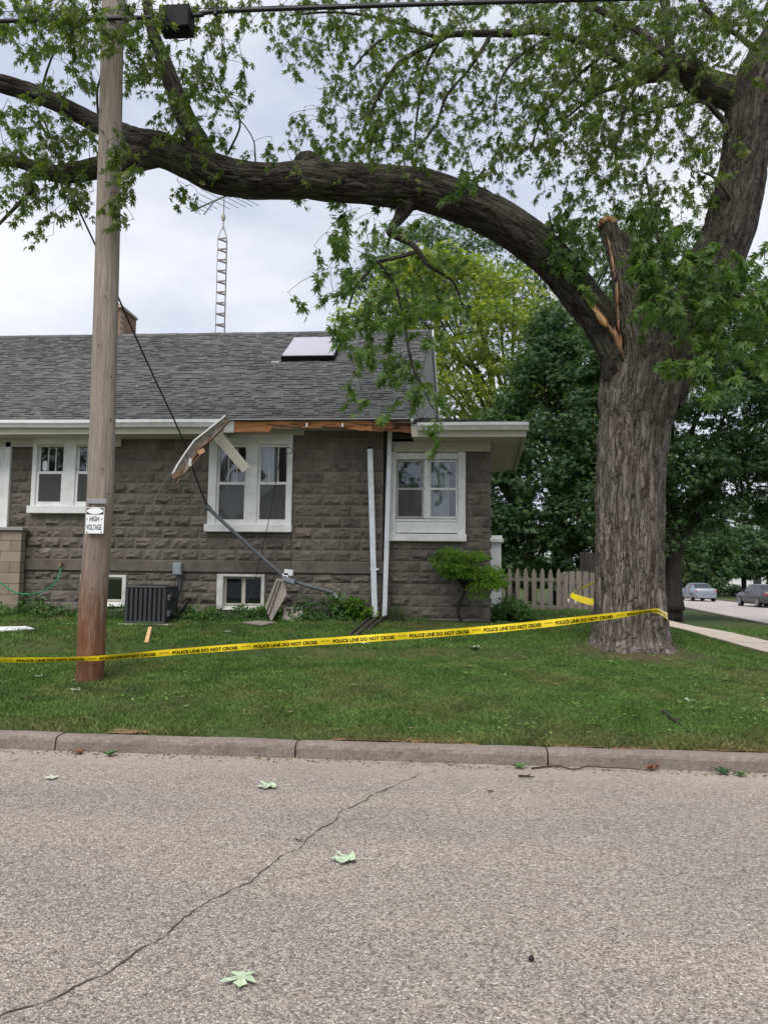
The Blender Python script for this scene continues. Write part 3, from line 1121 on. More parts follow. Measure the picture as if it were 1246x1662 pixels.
# wing roof: a low hip
AP = np.array([-0.42, 15.6, 4.86])
wc = [np.array([ROOF_X1 - 0.3, 13.32, 4.30]), np.array([1.40, 13.32, 4.30]), np.array([1.62, 17.9, 4.30]), np.array([ROOF_X1 - .3, 17.9, 4.30])]
AP0 = np.array([ROOF_X1 - 0.3, 15.6, 4.86])
mb = MB()
mb.add([tuple(x) for x in (wc[0], wc[1], AP, AP0)], [(0, 1, 2, 3)])
mb.add([tuple(x) for x in (wc[1], wc[2], AP)], [(0, 1, 2)])
mb.add([tuple(x) for x in (wc[2], wc[3], AP0, AP)], [(0, 1, 2, 3)])
mb.add([tuple(x - np.array([0, 0, 0.03])) for x in wc], [(3, 2, 1, 0)])
we = (AP0 - wc[0]) / np.linalg.norm(AP0 - wc[0])
wn = np.array([0, -we[2], we[1]])
Lw = np.linalg.norm(AP0 - wc[0])
shingles(mb, np.array([0, 13.32, 4.305]), EX, we, wn, int(Lw / 0.118), lambda s: (ROOF_X1 - .3, 1.40 - (1.82) * s / Lw))
mb.build('wing_roof', M['shingle'], house)

# eaves: soffit, fascia, gutters
GP = [(0.0, 0.0), (0.0, 0.125), (-0.012, 0.127), (-0.012, 0.012), (-0.062, 0.012), (-0.085, 0.05), (-0.112, 0.085), (-0.112, 0.12), (-0.106, 0.127), (-0.128, 0.127), (-0.128, 0.075), (-0.098, 0.04), (-0.075, 0.0)]


def sweep_x(mb, prof, x0, x1, Y, Z, n=1):
    k = len(prof)
    xs_ = np.linspace(x0, x1, n + 1)
    vs = [(x, Y + a, Z + b + 0.004 * math.sin(x * 2.1)) for x in xs_ for a, b in prof]
    fs = [(i * k + j, (i + 1) * k + j, (i + 1) * k + (j + 1) % k, i * k + (j + 1) % k) for i in range(n) for j in range(k)]
    fs += [tuple(range(k)), tuple(n * k + j for j in range(k - 1, -1, -1))]
    mb.add(vs, fs)


XB = float(P(362, 685, 13.35)[0])                # where the gutter is torn off
XR = float(P(667, 690, 13.35)[0])                # end of the main eave
mb = MB()
sweep_x(mb, GP, XL - 0.5, XB, 13.36, 4.245, 40)
mb.build('gutter', M['white'], house)
mb = MB()
mb.box(XL - 0.5, XB + 0.02, 13.365, 13.40, 4.135, 4.37)
mb.build('fascia', M['cream'], house)
mb = MB()
xa, xb = XB + 0.02, float(P(380, 687, 13.36)[0])
mb.bbox(xa + .002, xb, 13.345, 13.40, 4.15, 4.36)
mb.build('fascia', M['white'], house)['label'] = 'bright white stub of fascia at the break'
# exposed sub-fascia, split and stained where the gutter came away
mb = MB()
rg = np.random.default_rng(3)
x = xb + 0.004
XC = [float(P(p, 687, 13.37)[0]) for p in (440, 475, 540, 600, 666)]
n = 60
xs_ = np.linspace(x, XR, n)
top, bot = [], []
for i, xx in enumerate(xs_):
    t = 4.355
    if xx < XC[0]:
        b = 4.165
    elif xx < XC[1]:
        b = 4.27
    elif xx < XC[2]:
        b = 4.27 - 0.05 * (xx - XC[1]) / (XC[2] - XC[1])
        b = 4.255
    else:
        b = 4.215 - 0.075 * (xx - XC[2]) / (XC[4] - XC[2])
    b += 0.012 * vnoise(np.array([[xx * 14, 1.0, 2.0]]))[0]
    top.append((xx, t))
    bot.append((xx, b))
for i in range(n - 1):
    y_ = 13.365 + 0.012 * vnoise(np.array([[xs_[i] * 5, 7.0, 2.0]]))[0]
    a, b = xs_[i], xs_[i + 1] + 0.0005
    mb.m = 0 if xs_[i] < XC[3] else 1
    mb.add([(a, y_, bot[i][1]), (b, y_, bot[i + 1][1]), (b, y_ + .035, bot[i + 1][1]), (a, y_ + .035, bot[i][1]), (a, y_, 4.355), (b, y_, 4.355), (b, y_ + .035, 4.355), (a, y_ + .035, 4.355)],
           [(0, 3, 2, 1), (4, 5, 6, 7), (0, 1, 5, 4), (1, 2, 6, 5), (2, 3, 7, 6), (3, 0, 4, 7)])
for k in range(14):                              # splinters along the break
    xx = rg.uniform(XC[0], XC[4])
    a = np.array([xx, 13.355, rg.uniform(4.2, 4.33)])
    mb.m = int(rg.integers(0, 2))
    mb.obox(a, (rg.uniform(.08, .25), 0, rg.uniform(-.015, .015)), (0, 0.006, 0), (0, 0, rg.uniform(.004, .012)))
sf = mb.build('exposed_fascia', [M['fresh_wood'], mottled('stained_wood', (0.20, 0.085, 0.04), 0.35, 6, 0.75, sc=(.6, 6, 6))], house)
sf['label'] = 'bare orange wood left where the gutter tore away'
for p in (498, 556):
    c = P(p, 690, 13.34)
    mb = MB()
    mb.bbox(c[0] - .018, c[0] + .018, 13.32, 13.36, c[2] - .035, c[2] + .035, .004)
    mb.build('gutter_bracket', M['white'], house)
mb = MB()
mb.box(XL - 0.5, XB, 13.40, HY - 0.02, 4.15, 4.17)
mb.box(xa, XR, 13.41, HY - 0.02, 4.30, 4.32)
mb.build('soffit', M['cream'], house)
mb = MB()
mb.box(XL - .5, XR, 13.30, 13.42, 4.372, 4.392)
mb.build('drip_edge', M['vinyl'], house)
mb = MB()
mb.obox((XR + .01, 13.62, 4.36), (0.012, 0, 0), (0, .26, .13), (0, -.02, .12))
mb.build('fascia', M['white'], house)['label'] = 'short white return board at the end of the main eave'
# wing eave box
XW0, XW1 = float(P(668, 698, 13.3)[0]), 1.36
mb = MB()
sweep_x(mb, GP, XW0 + 0.1, XW1 + 0.03, 13.33, 4.165, 10)
mb.build('gutter', M['white'], house)
mb = MB()
mb.box(XW0 + .0, XW1, 13.335, 13.38, 4.06, 4.29)
mb.obox((XW1 - .02 + SKEW * 2.2, 15.615, 4.175), (.02, 0, 0), (SKEW * 2.235, 2.235, 0), (0, 0, .115))
mb.box(XW0, XW1 - 0.04, 17.80, 17.85, 4.06, 4.29)
mb.build('fascia', M['cream'], house)
mb = MB()
y = 13.38
while y < 17.8:                                  # tongue and groove boards
    mb.box(WING_X1 + .03, XW1 - 0.03 + SKEW * (y - 13.4), y, min(y + 0.11, 17.8) - .004, 4.10, 4.12)
    y += 0.11
mb.box(XW0, WING_X1 + .026, 13.38, 14.13, 4.10, 4.12)
mb.build('soffit', M['cream'], house)
mb = MB()
mb.box(float(P(638, 705, 14.1)[0]), WING_X1 - 0.0, 14.03, 14.11, 3.92, 4.098)
mb.build('frieze_board', M['cream'], house)
mb = MB()
a, b, _, _ = RX(30, 700, 200, 706)
mb.box(XL, b, HY - 0.07, HY - .045, 4.0, 4.148)
mb.build('frieze_board', M['cream'], house)
mb = MB()
a, b, _, _ = RX(345, 700, 495, 706)
mb.box(a, b, HY - 0.07, HY - .045, float(P(420, 706.5, 13.94)[2]), 4.295)
mb.build('frieze_board', M['cream'], house)


# ---- windows
def sash(parent, x0, x1, z0, z1, Y, fw, lites, glass_in='screen', name='sash', mat=None):
    """one glazed frame with its panes; lites: vertical bars"""
    mb = MB()
    mb.bbox(x0, x0 + fw, Y, Y + 0.04, z0, z1, .003)
    mb.bbox(x1 - fw, x1, Y, Y + 0.04, z0, z1, .003)
    mb.bbox(x0 + fw, x1 - fw, Y + .001, Y + 0.04, z0, z0 + fw * 1.1, .003)
    mb.bbox(x0 + fw, x1 - fw, Y + .001, Y + 0.04, z1 - fw, z1, .003)
    for k in range(1, lites):
        xm = x0 + fw + (x1 - x0 - 2 * fw) * k / lites
        mb.bbox(xm - .008, xm + .008, Y + .004, Y + 0.036, z0 + fw, z1 - fw, .002)
    o = mb.build(name, mat or M['white'], parent)
    return o, (x0 + fw, x1 - fw, z0 + fw, z1 - fw)


def pane(parent, r, Y, back):
    x0, x1, z0, z1 = r
    mb = MB()
    mb.add([(x0 - .005, Y, z0 - .005), (x1 + .005, Y, z0 - .005), (x1 + .005, Y, z1 + .005), (x0 - .005, Y, z1 + .005)], [(0, 1, 2, 3)])
    mb.build('pane', M['glass'], parent)


def blind(parent, r, Y, mat, name='blind', wave=0.006):
    x0, x1, z0, z1 = r
    n = 26
    mb = MB()
    vs, fs = [], []
    for i in range(n + 1):
        x = x0 + (x1 - x0) * i / n
        y = Y + wave * math.sin(i * 1.3) + wave * .6 * math.sin(i * 2.9)
        vs += [(x, y, z0), (x, y, z1), (x, y + .006, z0), (x, y + .006, z1)]
    for i in range(n):
        a = i * 4
        fs += [(a, a + 4, a + 5, a + 1), (a + 2, a + 3, a + 7, a + 6), (a + 1, a + 5, a + 7, a + 3), (a, a + 2, a + 6, a + 4)]
    mb.add(vs, fs)
    mb.build(name, mat, parent)


def dbl_window(outer, sashes, label, sill, head_mat, rail, curtain_low, curtain_up):
    """outer casing rectangle, list of sash rectangles (x0,x1,z0,z1)"""
    x0, x1, z0, z1 = outer
    mb = MB()
    prev = x0
    for s in sashes:
        mb.bbox(prev, s[0], HY - 0.075, HY + 0.06, sill[1] + .001, z1, .004)
        prev = s[1]
    mb.bbox(prev, x1, HY - 0.075, HY + 0.06, sill[1] + .001, z1, .004)
    for s in sashes:
        mb.bbox(s[0], s[1], HY - 0.072, HY + 0.06, s[3], z1 - .001, .004)
    wnd = mb.build('window', M['white'], house)
    wnd['label'] = label
    mb = MB()
    mb.bbox(x0 - 0.04, x1 + 0.02, HY - 0.13, HY + 0.05, sill[0], sill[1], .008)
    for s in sashes:
        mb.bbox(s[0] - .01, s[1] + .01, HY - 0.05, HY + 0.05, sill[1] + .001, s[2] + .002, .004)
    mb.build('sill', M['white'], wnd)
    for s in sashes:
        zm = s[2] + (s[3] - s[2]) * rail
        up, r1 = sash(wnd, s[0], s[1], zm - .02, s[3], HY - .01, 0.045, 3, name='upper_sash')
        pane(wnd, r1, HY + .012, None)
        lo, r2 = sash(wnd, s[0], s[1], s[2], zm + .02, HY - .045, 0.048, 1, name='lower_sash')
        pane(wnd, r2, HY - .02, None)
        mbs = MB()
        mbs.add([(r2[0], HY - .036, r2[2]), (r2[1], HY - .036, r2[2]), (r2[1], HY - .036, r2[3]), (r2[0], HY - .036, r2[3])], [(0, 1, 2, 3)])
        mbs.build('insect_screen', M['mesh_screen'], wnd)
        blind(wnd, (r2[0] - .08, r2[1] + .02, r2[2] - .04, r2[3] + .03), HY + 0.10, curtain_low)
        if curtain_up:
            blind(wnd, (r1[0] - .02, r1[0] + (r1[1] - r1[0]) * curtain_up, r1[2] - .02, r1[3] + .02), HY + 0.16, M['curtain'], 'curtain', 0.02)
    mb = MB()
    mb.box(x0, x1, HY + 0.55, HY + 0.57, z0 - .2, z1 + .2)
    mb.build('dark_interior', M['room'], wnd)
    return wnd


cz = lambda py, px: float(P(px, py, HY)[2])
s1 = RX(62, 722, 106, 819)
s2 = RX(125, 722, 169, 819)
w1 = dbl_window(op_w1, [s1, s2], 'white double window with an oval sticker, half hidden by the pole', (op_w1[2], op_w1[2] + 0.14), M['white'], 0.53, M['screen_dark'], 0.0)
mb = MB()
cxo, czo = P(73, 756, HY)[0], P(73, 756, HY)[2]
ring = [(cxo + 0.045 * (1 if abs(math.cos(t)) > 0 else 1) * math.copysign(abs(math.cos(t)) ** 0.7, math.cos(t)), HY + 0.008, czo + 0.10 * math.copysign(abs(math.sin(t)) ** 0.7, math.sin(t))) for t in np.linspace(0, 2 * math.pi, 24, endpoint=False)]
mb.plate(ring, 0.003)
mb.build('sticker', M['sign_white'], w1)
s1 = RX(353, 722, 402, 848)
s2 = RX(419, 722, 469, 848)
w2 = dbl_window(op_w2, [s1, s2], 'white double window under the torn gutter, curtains drawn', (op_w2[2], op_w2[2] + 0.14), M['white'], 0.50, M['screen'], 0.55)
# wing window: panelled surround, two double-hung units
YW = 14.15
x0, x1, z0, z1 = op_w3
wz = lambda py: float(P(694, py, YW)[2])
wx = lambda px: float(P(px, 790, YW)[0])
mb = MB()
mb.bbox(x0, wx(643), YW - .09, YW + .05, wz(868), 3.918, .005)
mb.bbox(wx(743), x1, YW - .09, YW + .05, wz(868), 3.918, .005)
prof_b = []
x = wx(643)
while x < wx(743):                               # beaded boards over the sashes
    e = min(x + 0.105, wx(743))
    prof_b += [(x + .001, YW - .036), (x + .006, YW - .045), (e - .006, YW - .045)]
    x += 0.105
prof_b += [(wx(743), YW - .036), (wx(743), YW + .04), (wx(643), YW + .04)]
kb = len(prof_b)
mb.add([(a, b, wz(746)) for a, b in prof_b] + [(a, b, 3.9) for a, b in prof_b], [(i, (i + 1) % kb, kb + (i + 1) % kb, kb + i) for i in range(kb)])
mb.bbox(wx(643), wx(743), YW - .075, YW + .04, wz(724), 3.917, .004)
mb.bbox(wx(643), wx(743), YW - .05, YW + .04, wz(865), wz(847), .004)
mb.bbox(wx(643), wx(743), YW - .06, YW + .04, wz(847) + .002, wz(843), .004)
w3 = mb.build('window', M['white'], house)
w3['label'] = 'wing window with a panelled white surround and a pale curtain'
mb = MB()
mb.bbox(x0 - .01, x1 + .02, YW - .13, YW + .05, wz(879), wz(867), .008)
mb.build('sill', M['white'], w3)
zz0, zzm, zz1 = wz(842), wz(794), wz(747)
mid0, mid1 = wx(688), wx(696)
mb = MB()
mb.bbox(mid0, mid1, YW - .06, YW + .04, zz0, zz1, .004)
mb.build('mullion', M['white'], w3)
for k, (a, b) in enumerate(((wx(643.5), mid0), (mid1, wx(742.5)))):
    fm = mottled('grey_sash', (0.40, 0.39, 0.36), 0.08, 5, 0.6) if k == 0 else M['white']
    u, r1 = sash(w3, a, b, zzm - .015, zz1, YW - .02, .035, 1, name='upper_sash', mat=fm)
    pane(w3, r1, YW + .005, None)
    lo, r2 = sash(w3, a, b, zz0, zzm + .015, YW - .05, .035, 1, name='lower_sash', mat=fm)
    pane(w3, r2, YW - .03, None)
    if k == 0:
        mbs = MB()
        mbs.add([(r2[0], YW - .043, r2[2]), (r2[1], YW - .043, r2[2]), (r2[1], YW - .043, r2[3]), (r2[0], YW - .043, r2[3])], [(0, 1, 2, 3)])
        mbs.build('insect_screen', M['mesh_screen'], w3)
        blind(w3, (r1[0] + (r1[1] - r1[0]) * .30, r1[1] + .03, r1[2] - .03, r1[3] + .03), YW + .14, M['screen'], 'curtain', .015)
        blind(w3, (r2[0] + (r2[1] - r2[0]) * .35, r2[1] + .03, r2[2] - .03, r2[3]), YW + .16, M['screen_dark'], 'blind', .004)
    else:
        blind(w3, (r2[0] - .03, r2[0] + (r2[1] - r2[0]) * .74, r2[2] - .03, r1[3] + .03), YW + .14, M['curtain'], 'curtain', .02)
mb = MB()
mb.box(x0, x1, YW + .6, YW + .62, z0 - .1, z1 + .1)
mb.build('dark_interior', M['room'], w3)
# basement windows
for (r, inner, lab) in ((op_b1, (138, 937, 200, 976), 'basement window beside the air conditioner'), (op_b2, (363, 936, 425, 983), 'basement window with peeling white frame and two panes')):
    x0, x1, z0, z1 = r
    a, b, c, d = RX(*inner)
    mb = MB()
    mb.bbox(x0, a, HY - .06, HY + .12, z0, z1, .006)
    mb.bbox(b, x1, HY - .06, HY + .12, z0, z1, .006)
    mb.bbox(a, b, HY - .058, HY + .12, d, z1, .006)
    mb.add([(a, HY - .06, z0), (b, HY - .06, z0), (b, HY + .12, z0), (a, HY + .12, z0), (a, HY - .06, c - .08), (b, HY - .06, c - .08), (b, HY + .12, c + .02), (a, HY + .12, c + .02)],
           [(0, 3, 2, 1), (4, 5, 6, 7), (0, 1, 5, 4), (2, 3, 7, 6)])
    bw = mb.build('basement_window', mottled('peeling_white_paint', (0.62, 0.62, 0.60), 0.15, 9, 0.7, dirt=0.5), house)
    bw['label'] = lab
    m_ = (a + b) / 2
    for p, q_ in ((a, m_), (m_, b)):
        _, rr_ = sash(bw, p, q_, c, d, HY + .06, .035, 1, mat=M['cream'])
        pane(bw, rr_, HY + .085, None)
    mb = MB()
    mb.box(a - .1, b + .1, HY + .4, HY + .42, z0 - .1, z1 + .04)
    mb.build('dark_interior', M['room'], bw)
# front door, mostly past the left edge
x0, x1, z0, z1 = op_door
mb = MB()
mb.bbox(x1 - .11, x1, HY - .07, HY + .06, z0, z1, .006)
mb.bbox(x0, x0 + .11, HY - .07, HY + .06, z0, z1, .006)
mb.bbox(x0 + .11, x1 - .11, HY - .068, HY + .06, z1 - .12, z1, .006)
mb.bbox(x0 + .11, x1 - .11, HY - .03, HY + .02, z0, z1 - .12, .004)
dr = mb.build('door', M['white'], house)
mb = MB()
mb.bbox(x0 + .3, x1 - .22, HY - .04, HY - .031, z0 + .9, z1 - .28, .002)
mb.build('door_pane', mottled('frosted', (0.45, 0.48, 0.5), .15, 6, .2), dr)
# low tan wall of the porch, at the left edge
mb = MB()
pw = P(33, 920, 13.74)
z, r = 0.6, 0
ztop = float(P(15, 861, 13.74)[2])
while z < ztop - .03:
    x = pw[0] - 3.2 - (0.2 if r % 2 else 0)
    while x < pw[0] - .01:
        a, b = x + .003, min(x + .4, pw[0]) - .003
        mb.bbox(a, b, 13.74, 13.9, z + .003, min(z + .2, ztop) - .003, .004)
        x += .4
    z += .2
    r += 1
pwall = mb.build('porch_wall', M['tan_block'], house)
mb = MB()
mb.bbox(pw[0] - 3.2, pw[0] + .04, 13.69, 13.92, ztop, ztop + .06, .008)
mb.build('cap_stone', M['cap_stone'], pwall)

# ---- gutters torn loose, downspouts
poly3_ = lambda p: p
YT = 13.22
path = [(368, 676), (352, 689), (336, 702), (318, 716), (302, 738), (290, 757), (282, 772)]
pts = [P(a, b, YT - 0.05 * i) for i, (a, b) in enumerate(path)]
mb = MB()
prev = None
wds = [.08, .12, .145, .155, .16, .165, .12]
for i, c in enumerate(pts):
    t = pts[min(i + 1, len(pts) - 1)] - pts[max(i - 1, 0)]
    t /= np.linalg.norm(t)
    s_ = np.cross(t, np.array([0, -1.0, 0]))
    s_ /= np.linalg.norm(s_)
    if s_[0] < 0:
        s_ = -s_
    o_ = np.array([0, -1.0, 0])
    wd = wds[i]
    ring = [c - s_ * .028 + o_ * .05, c + o_ * .05, c + s_ * .006 + o_ * .0, c + s_ * wd * .5 - o_ * .045, c + s_ * wd - o_ * .02, c + s_ * wd + o_ * .03, c + s_ * (wd + .012) + o_ * .03, c + s_ * (wd + .012) - o_ * .04, c + s_ * wd * .5 - o_ * .065, c - s_ * .028 - o_ * .01]
    if prev is not None:
        b = len(mb.v)
        k = len(ring)
        mb.v += [tuple(x) for x in prev + ring]
        for j in range(k):
            mb.f.append((b + j, b + (j + 1) % k, b + k + (j + 1) % k, b + k + j))
            mb.mi.append(0 if j in (0, 8, 9) else (1 if j in (1, 2, 3) else 2))
    prev = ring
tg = mb.build('torn_gutter', [M['white'], M['grime'], M['rot_wood']], house)
mb = MB()
mb.tube(poly3_([P(303, 733, 13.15), P(288, 752, 13.2), P(270, 778, 13.3), P(255, 806, 13.45), P(241, 838, 13.6)]), .010, 6)
mb.build('hanging_strip', M['shingle_board'], house)
mb = MB()
for (xa_, ya_, xb_, yb_, Yk, wk) in ((330, 716, 316, 742, 13.0, .02), (322, 722, 309, 757, 13.02, .014), (345, 703, 333, 726, 13.1, .018), (300, 752, 290, 779, 12.9, .012), (312, 738, 307, 762, 12.95, .010)):
    a, b = P(xa_, ya_, Yk), P(xb_, yb_, Yk)
    mb.obox((a + b) / 2, (b - a) / 2, (wk, 0, wk * .5), (0, .007, 0))
mb.build('splinter', M['rot_wood'], tg)
tg['label'] = 'dirty broken length of gutter hanging from the torn eave'
mb = MB()
a, b = P(293, 768, 12.85), P(322, 735, 13.0)
mb.obox((a + b) / 2 + np.array([.05, 0, -.03]), (b - a) / 2, (0, .02, 0), (.03, 0, .025))
a, b = P(288, 785, 12.86), P(300, 760, 12.9)
mb.obox((a + b) / 2, (b - a) / 2, (0, .015, 0), (.014, 0, .012))
a, b = P(283, 769, 12.88), P(292, 772, 12.88)
mb.obox((a + b) / 2, (.07, 0, .04), (0, .03, 0), (-.02, 0, .045))
mb.build('broken_board', M['rot_wood'], tg)
mb = MB()
c = P(309, 750, 12.8)
mb.bbox(c[0] - .024, c[0] + .024, c[1] - .01, c[1] + .01, c[2] - .07, c[2] + .06, .003)
c2 = P(327, 733, 12.85)
mb.build('gutter_strap', M['white'], tg)
mb = MB()
mb.obox(c2, (.05, 0, .03), (0, .01, 0), (-.02, 0, .03))
mb.build('wood_chip', M['splinter'], tg)
mb = MB()
mb.plate([P(345.5, 711, 13.30), P(357, 698, 13.3), P(405.7, 757.5, 13.34), P(393.6, 767, 13.34)], .02)
mb.build('dangling_soffit_board', M['cream'], house)['label'] = 'pale board hanging askew across the window'


def downspout(top, bot, Y0, Y1, wd, name, lab, kink=None):
    a, b = P(*top, Y0), P(*bot, Y1)
    mb = MB()
    ax = (b - a) / 2
    u = np.array([1.0, 0, 0]) - ax * (ax[0] / np.dot(ax, ax))
    u /= np.linalg.norm(u)
    v = np.cross(ax / np.linalg.norm(ax), u)
    for k in (-1, 1):
        mb.obox((a + b) / 2 + u * k * wd * .5, ax, u * .006, v * .038)
        mb.obox((a + b) / 2 + v * k * .038, ax, u * (wd * .5 - .006), v * .004)
    mb.obox((a + b) / 2, ax, u * .008, v * .044)
    o = mb.build(name, M['white_metal'], house)
    o['label'] = lab
    return o, a, b


d1, a1, b1 = downspout((600.5, 729), (608.5, 1003), 13.86, 13.80, .085, 'downspout', 'loose white downspout with an open top, left of the other')
mb = MB()
mb.obox(a1 + np.array([0, 0, .01]), (.035, 0, 0), (0, .03, 0), (0, 0, .03))
mb.build('dark_mouth', M['dark'], d1)
mb = MB()
c = P(608, 924, 13.85)
mb.bbox(c[0] - .075, c[0] + .075, 13.78, 13.93, c[2] - .02, c[2] + .02, .005)
mb.build('strap', M['white_metal'], d1)
d2, a2, b2 = downspout((633, 699), (624, 1000), 13.98, 13.90, .07, 'downspout', 'attached white downspout at the corner of the wing')

# ------------------------------------------------------------------ utility pole, its sign, the cables
PB = G(145, 1106)
PY = float(PB[1])
m = NM('weathered_pole').set(0.85, 0.2)
c = m.ramp(m.noise(4, 6, 0.7, sc=(5, 5, 0.35)), [(0.25, (0.205, 0.175, 0.145)), (0.5, (0.29, 0.252, 0.215)), (0.75, (0.36, 0.32, 0.275))])
c = m.mix(1.0, c, m.ramp(m.noise(26, 4, 0.7, sc=(3, 3, 0.12)), [(0.3, (0.72, 0.70, 0.68)), (0.62, (1.1, 1.1, 1.1))]), 'MULTIPLY')
g = m.n('NewGeometry'); sp = m.n('SeparateXYZ'); m.l(g.outputs['Position'], sp.inputs[0])
h = m.math('ADD', sp.outputs[2], m.math('MULTIPLY', m.math('SUBTRACT', m.noise(7, 5, 0.7, sc=(2, 2, 0.3)), 0.5), 2.3))
rust = m.ramp(m.noise(11, 5, 0.7, sc=(2, 2, 0.3)), [(0.3, (0.105, 0.045, 0.024)), (0.5, (0.19, 0.09, 0.048)), (0.72, (0.27, 0.17, 0.115))])
c = m.mix(m.ramp(m.math('DIVIDE', h, 3.0), [(0.34, (1, 1, 1)), (0.5, (0.45, 0.45, 0.45)), (0.85, (0, 0, 0))]), c, rust)
c = m.mix(m.ramp(m.math('DIVIDE', h, 3.0), [(0.12, (0.5, 0.5, 0.5)), (0.3, (0, 0, 0))]), c, (0.085, 0.036, 0.020))
ck = m.noise(19, 3, 0.6, sc=(3, 3, 0.05))
c = m.mix(m.ramp(ck, [(0.30, (0.75, 0.75, 0.75)), (0.36, (0, 0, 0))]), c, (0.055, 0.045, 0.038))
kn = m.vor(2.6, 'F1', m.co((2.2, 2.2, 1.3)))
c = m.mix(m.ramp(kn, [(0.05, (0.7, 0.7, 0.7)), (0.12, (0, 0, 0))]), c, (0.085, 0.06, 0.045))
m.color(c)
m.bump(m.math('ADD', m.noise(30, 4, 0.7, sc=(3, 3, 0.12)), m.math('MULTIPLY', ck, 1.5)), 0.6, 0.02)
M['pole'] = m.m
pole = thing('utility_pole', 'weathered grey wooden utility pole, reddish brown towards its foot', 'utility pole', PB)
ctr = [(145, 1112, 45), (146.5, 1085, 43.5), (150, 1000, 43), (157, 900, 42), (163.5, 800, 41), (168, 650, 39.5), (172.5, 500, 38.5), (177.5, 300, 37), (182.5, 100, 35.5), (186, -60, 34), (189, -220, 33)]
ya = np.array([a[1] for a in ctr][::-1], float)
yq = np.linspace(1112, -220, 130)
V, F = [], []
seg = 36
for i, y in enumerate(yq):
    px = np.interp(y, ya, [a[0] for a in ctr][::-1])
    wd = np.interp(y, ya, [a[2] for a in ctr][::-1])
    c = P(px, y, PY)
    d = np.linalg.norm(c - EYE) * np.dot(ray(px, y), _f)
    r_ = wd / 2 / FPX * d
    for j in range(seg):
        t = 2 * math.pi * j / seg
        q = 0.010 * max(-1, min(0.3, float(vnoise(np.array([[math.cos(t) * 5, math.sin(t) * 5, c[2] * 0.5]]))[0])))
        V.append((c[0] + (r_ + q) * math.cos(t), c[1] + (r_ + q) * math.sin(t), c[2]))
n = len(yq)
F = [(i * seg + j, i * seg + (j + 1) % seg, (i + 1) * seg + (j + 1) % seg, (i + 1) * seg + j) for i in range(n - 1) for j in range(seg)]
np_mesh('shaft', np.array(V), np.array(F), M['pole'], pole, flat=False)
fy = lambda px, py: PY - 0.165                      # just proud of the pole's face
a, b = P(143, 810, PY - .15), P(174, 818, PY - .15)
mb = MB()
mb.bbox(a[0], b[0], PY - .172, PY - .15, b[2], a[2], .003)
mb.build('metal_strip', M['alu'], pole)

mb = MB()
for (px_, py_) in ((171, 480), (160, 560), (179, 610), (166, 760), (176, 800), (152, 905), (167, 935), (150, 955)):
    c = P(px_, py_, PY - .16)
    mb = MB()
    mb.tube([(c[0], PY - .168, c[2]), (c[0], PY - .10, c[2])], .006, 6)
    mb.build('nail', M['conduit'], pole)
sg = thing('warning_sign', 'white HIGH VOLTAGE sign bolted to the wooden pole', 'sign', P(154, 867, PY - .2))
x0, x1 = float(P(139.5, 845, PY - .2)[0]), float(P(169, 845, PY - .2)[0])
z0, z1 = float(P(154, 866, PY - .2)[2]), float(P(154, 823.5, PY - .2)[2])
YS = PY - .2
mb = MB()
mb.bbox(x0, x1, YS, YS + .006, z0, z1, .002)
mb.build('plate', M['sign_white'], sg)
W_, H_ = x1 - x0, z1 - z0
mb = MB()
mb.box(x0 + .008, x1 - .008, YS - .002, YS - .0005, z1 - H_ * .27, z1 - .006)
mb.build('header', M['ink'], sg)
mb = MB()
t_ = np.linspace(0, 2 * math.pi, 40, endpoint=False)
mb.plate([((x0 + x1) / 2 + W_ * .44 * math.cos(t), YS - .004, z1 - H_ * .138 + H_ * .115 * math.sin(t)) for t in t_], .0015)
mb.build('oval', M['sign_white'], sg)


def text_mesh(body, bold=0.0):
    """glyph outlines as (N,3) points and faces, in the font's own units"""
    cu = bpy.data.curves.new('lettering', 'FONT')
    cu.body = body
    cu.size = 1.0
    cu.offset = bold
    cu.resolution_u = 3
    ob = bpy.data.objects.new('lettering', cu)
    COL.objects.link(ob)
    dg = bpy.context.evaluated_depsgraph_get()
    me = bpy.data.meshes.new_from_object(ob.evaluated_get(dg))
    v = np.array([x.co[:] for x in me.vertices])
    f = [tuple(p.vertices) for p in me.polygons]
    bpy.data.objects.remove(ob)
    bpy.data.meshes.remove(me)
    bpy.data.curves.remove(cu)
    return v, f


for body, u0, u1, b0, b1 in (('HIGH', .22, .74, .46, .66), ('VOLTAGE', .05, .88, .14, .35)):
    v, f = text_mesh(body, 0.02)
    v = v - v.min(0)
    v = v / v.max(0).clip(1e-6)
    mb = MB()
    mb.add([(x0 + W_ * (u0 + (u1 - u0) * p[0]), YS - .002, z0 + H_ * (b0 + (b1 - b0) * p[1])) for p in v], f)
    mb.build('lettering', M['ink'], sg)
for u, v in ((.08, .56), (.9, .56), (.1, .06), (.88, .06)):
    mb = MB()
    mb.tube([(x0 + W_ * u, YS - .008, z0 + H_ * v), (x0 + W_ * u, YS + .03, z0 + H_ * v)], .007, 8)
    mb.build('bolt', M['conduit'], sg)


def poly3(pts, step=0.06):
    """smooth line through points (Catmull-Rom)"""
    p = [np.asarray(x, float) for x in pts]
    p = [2 * p[0] - p[1]] + p + [2 * p[-1] - p[-2]]
    out = []
    for i in range(1, len(p) - 2):
        k = max(2, int(np.linalg.norm(p[i + 1][:3] - p[i][:3]) / step))
        for j in range(k):
            t = j / k
            out.append(0.5 * (2 * p[i] + (p[i + 1] - p[i - 1]) * t + (2 * p[i - 1] - 5 * p[i] + 4 * p[i + 1] - p[i + 2]) * t * t + (3 * p[i] - p[i - 1] - 3 * p[i + 1] + p[i + 2]) * t ** 3))
    out.append(p[-2])
    return out


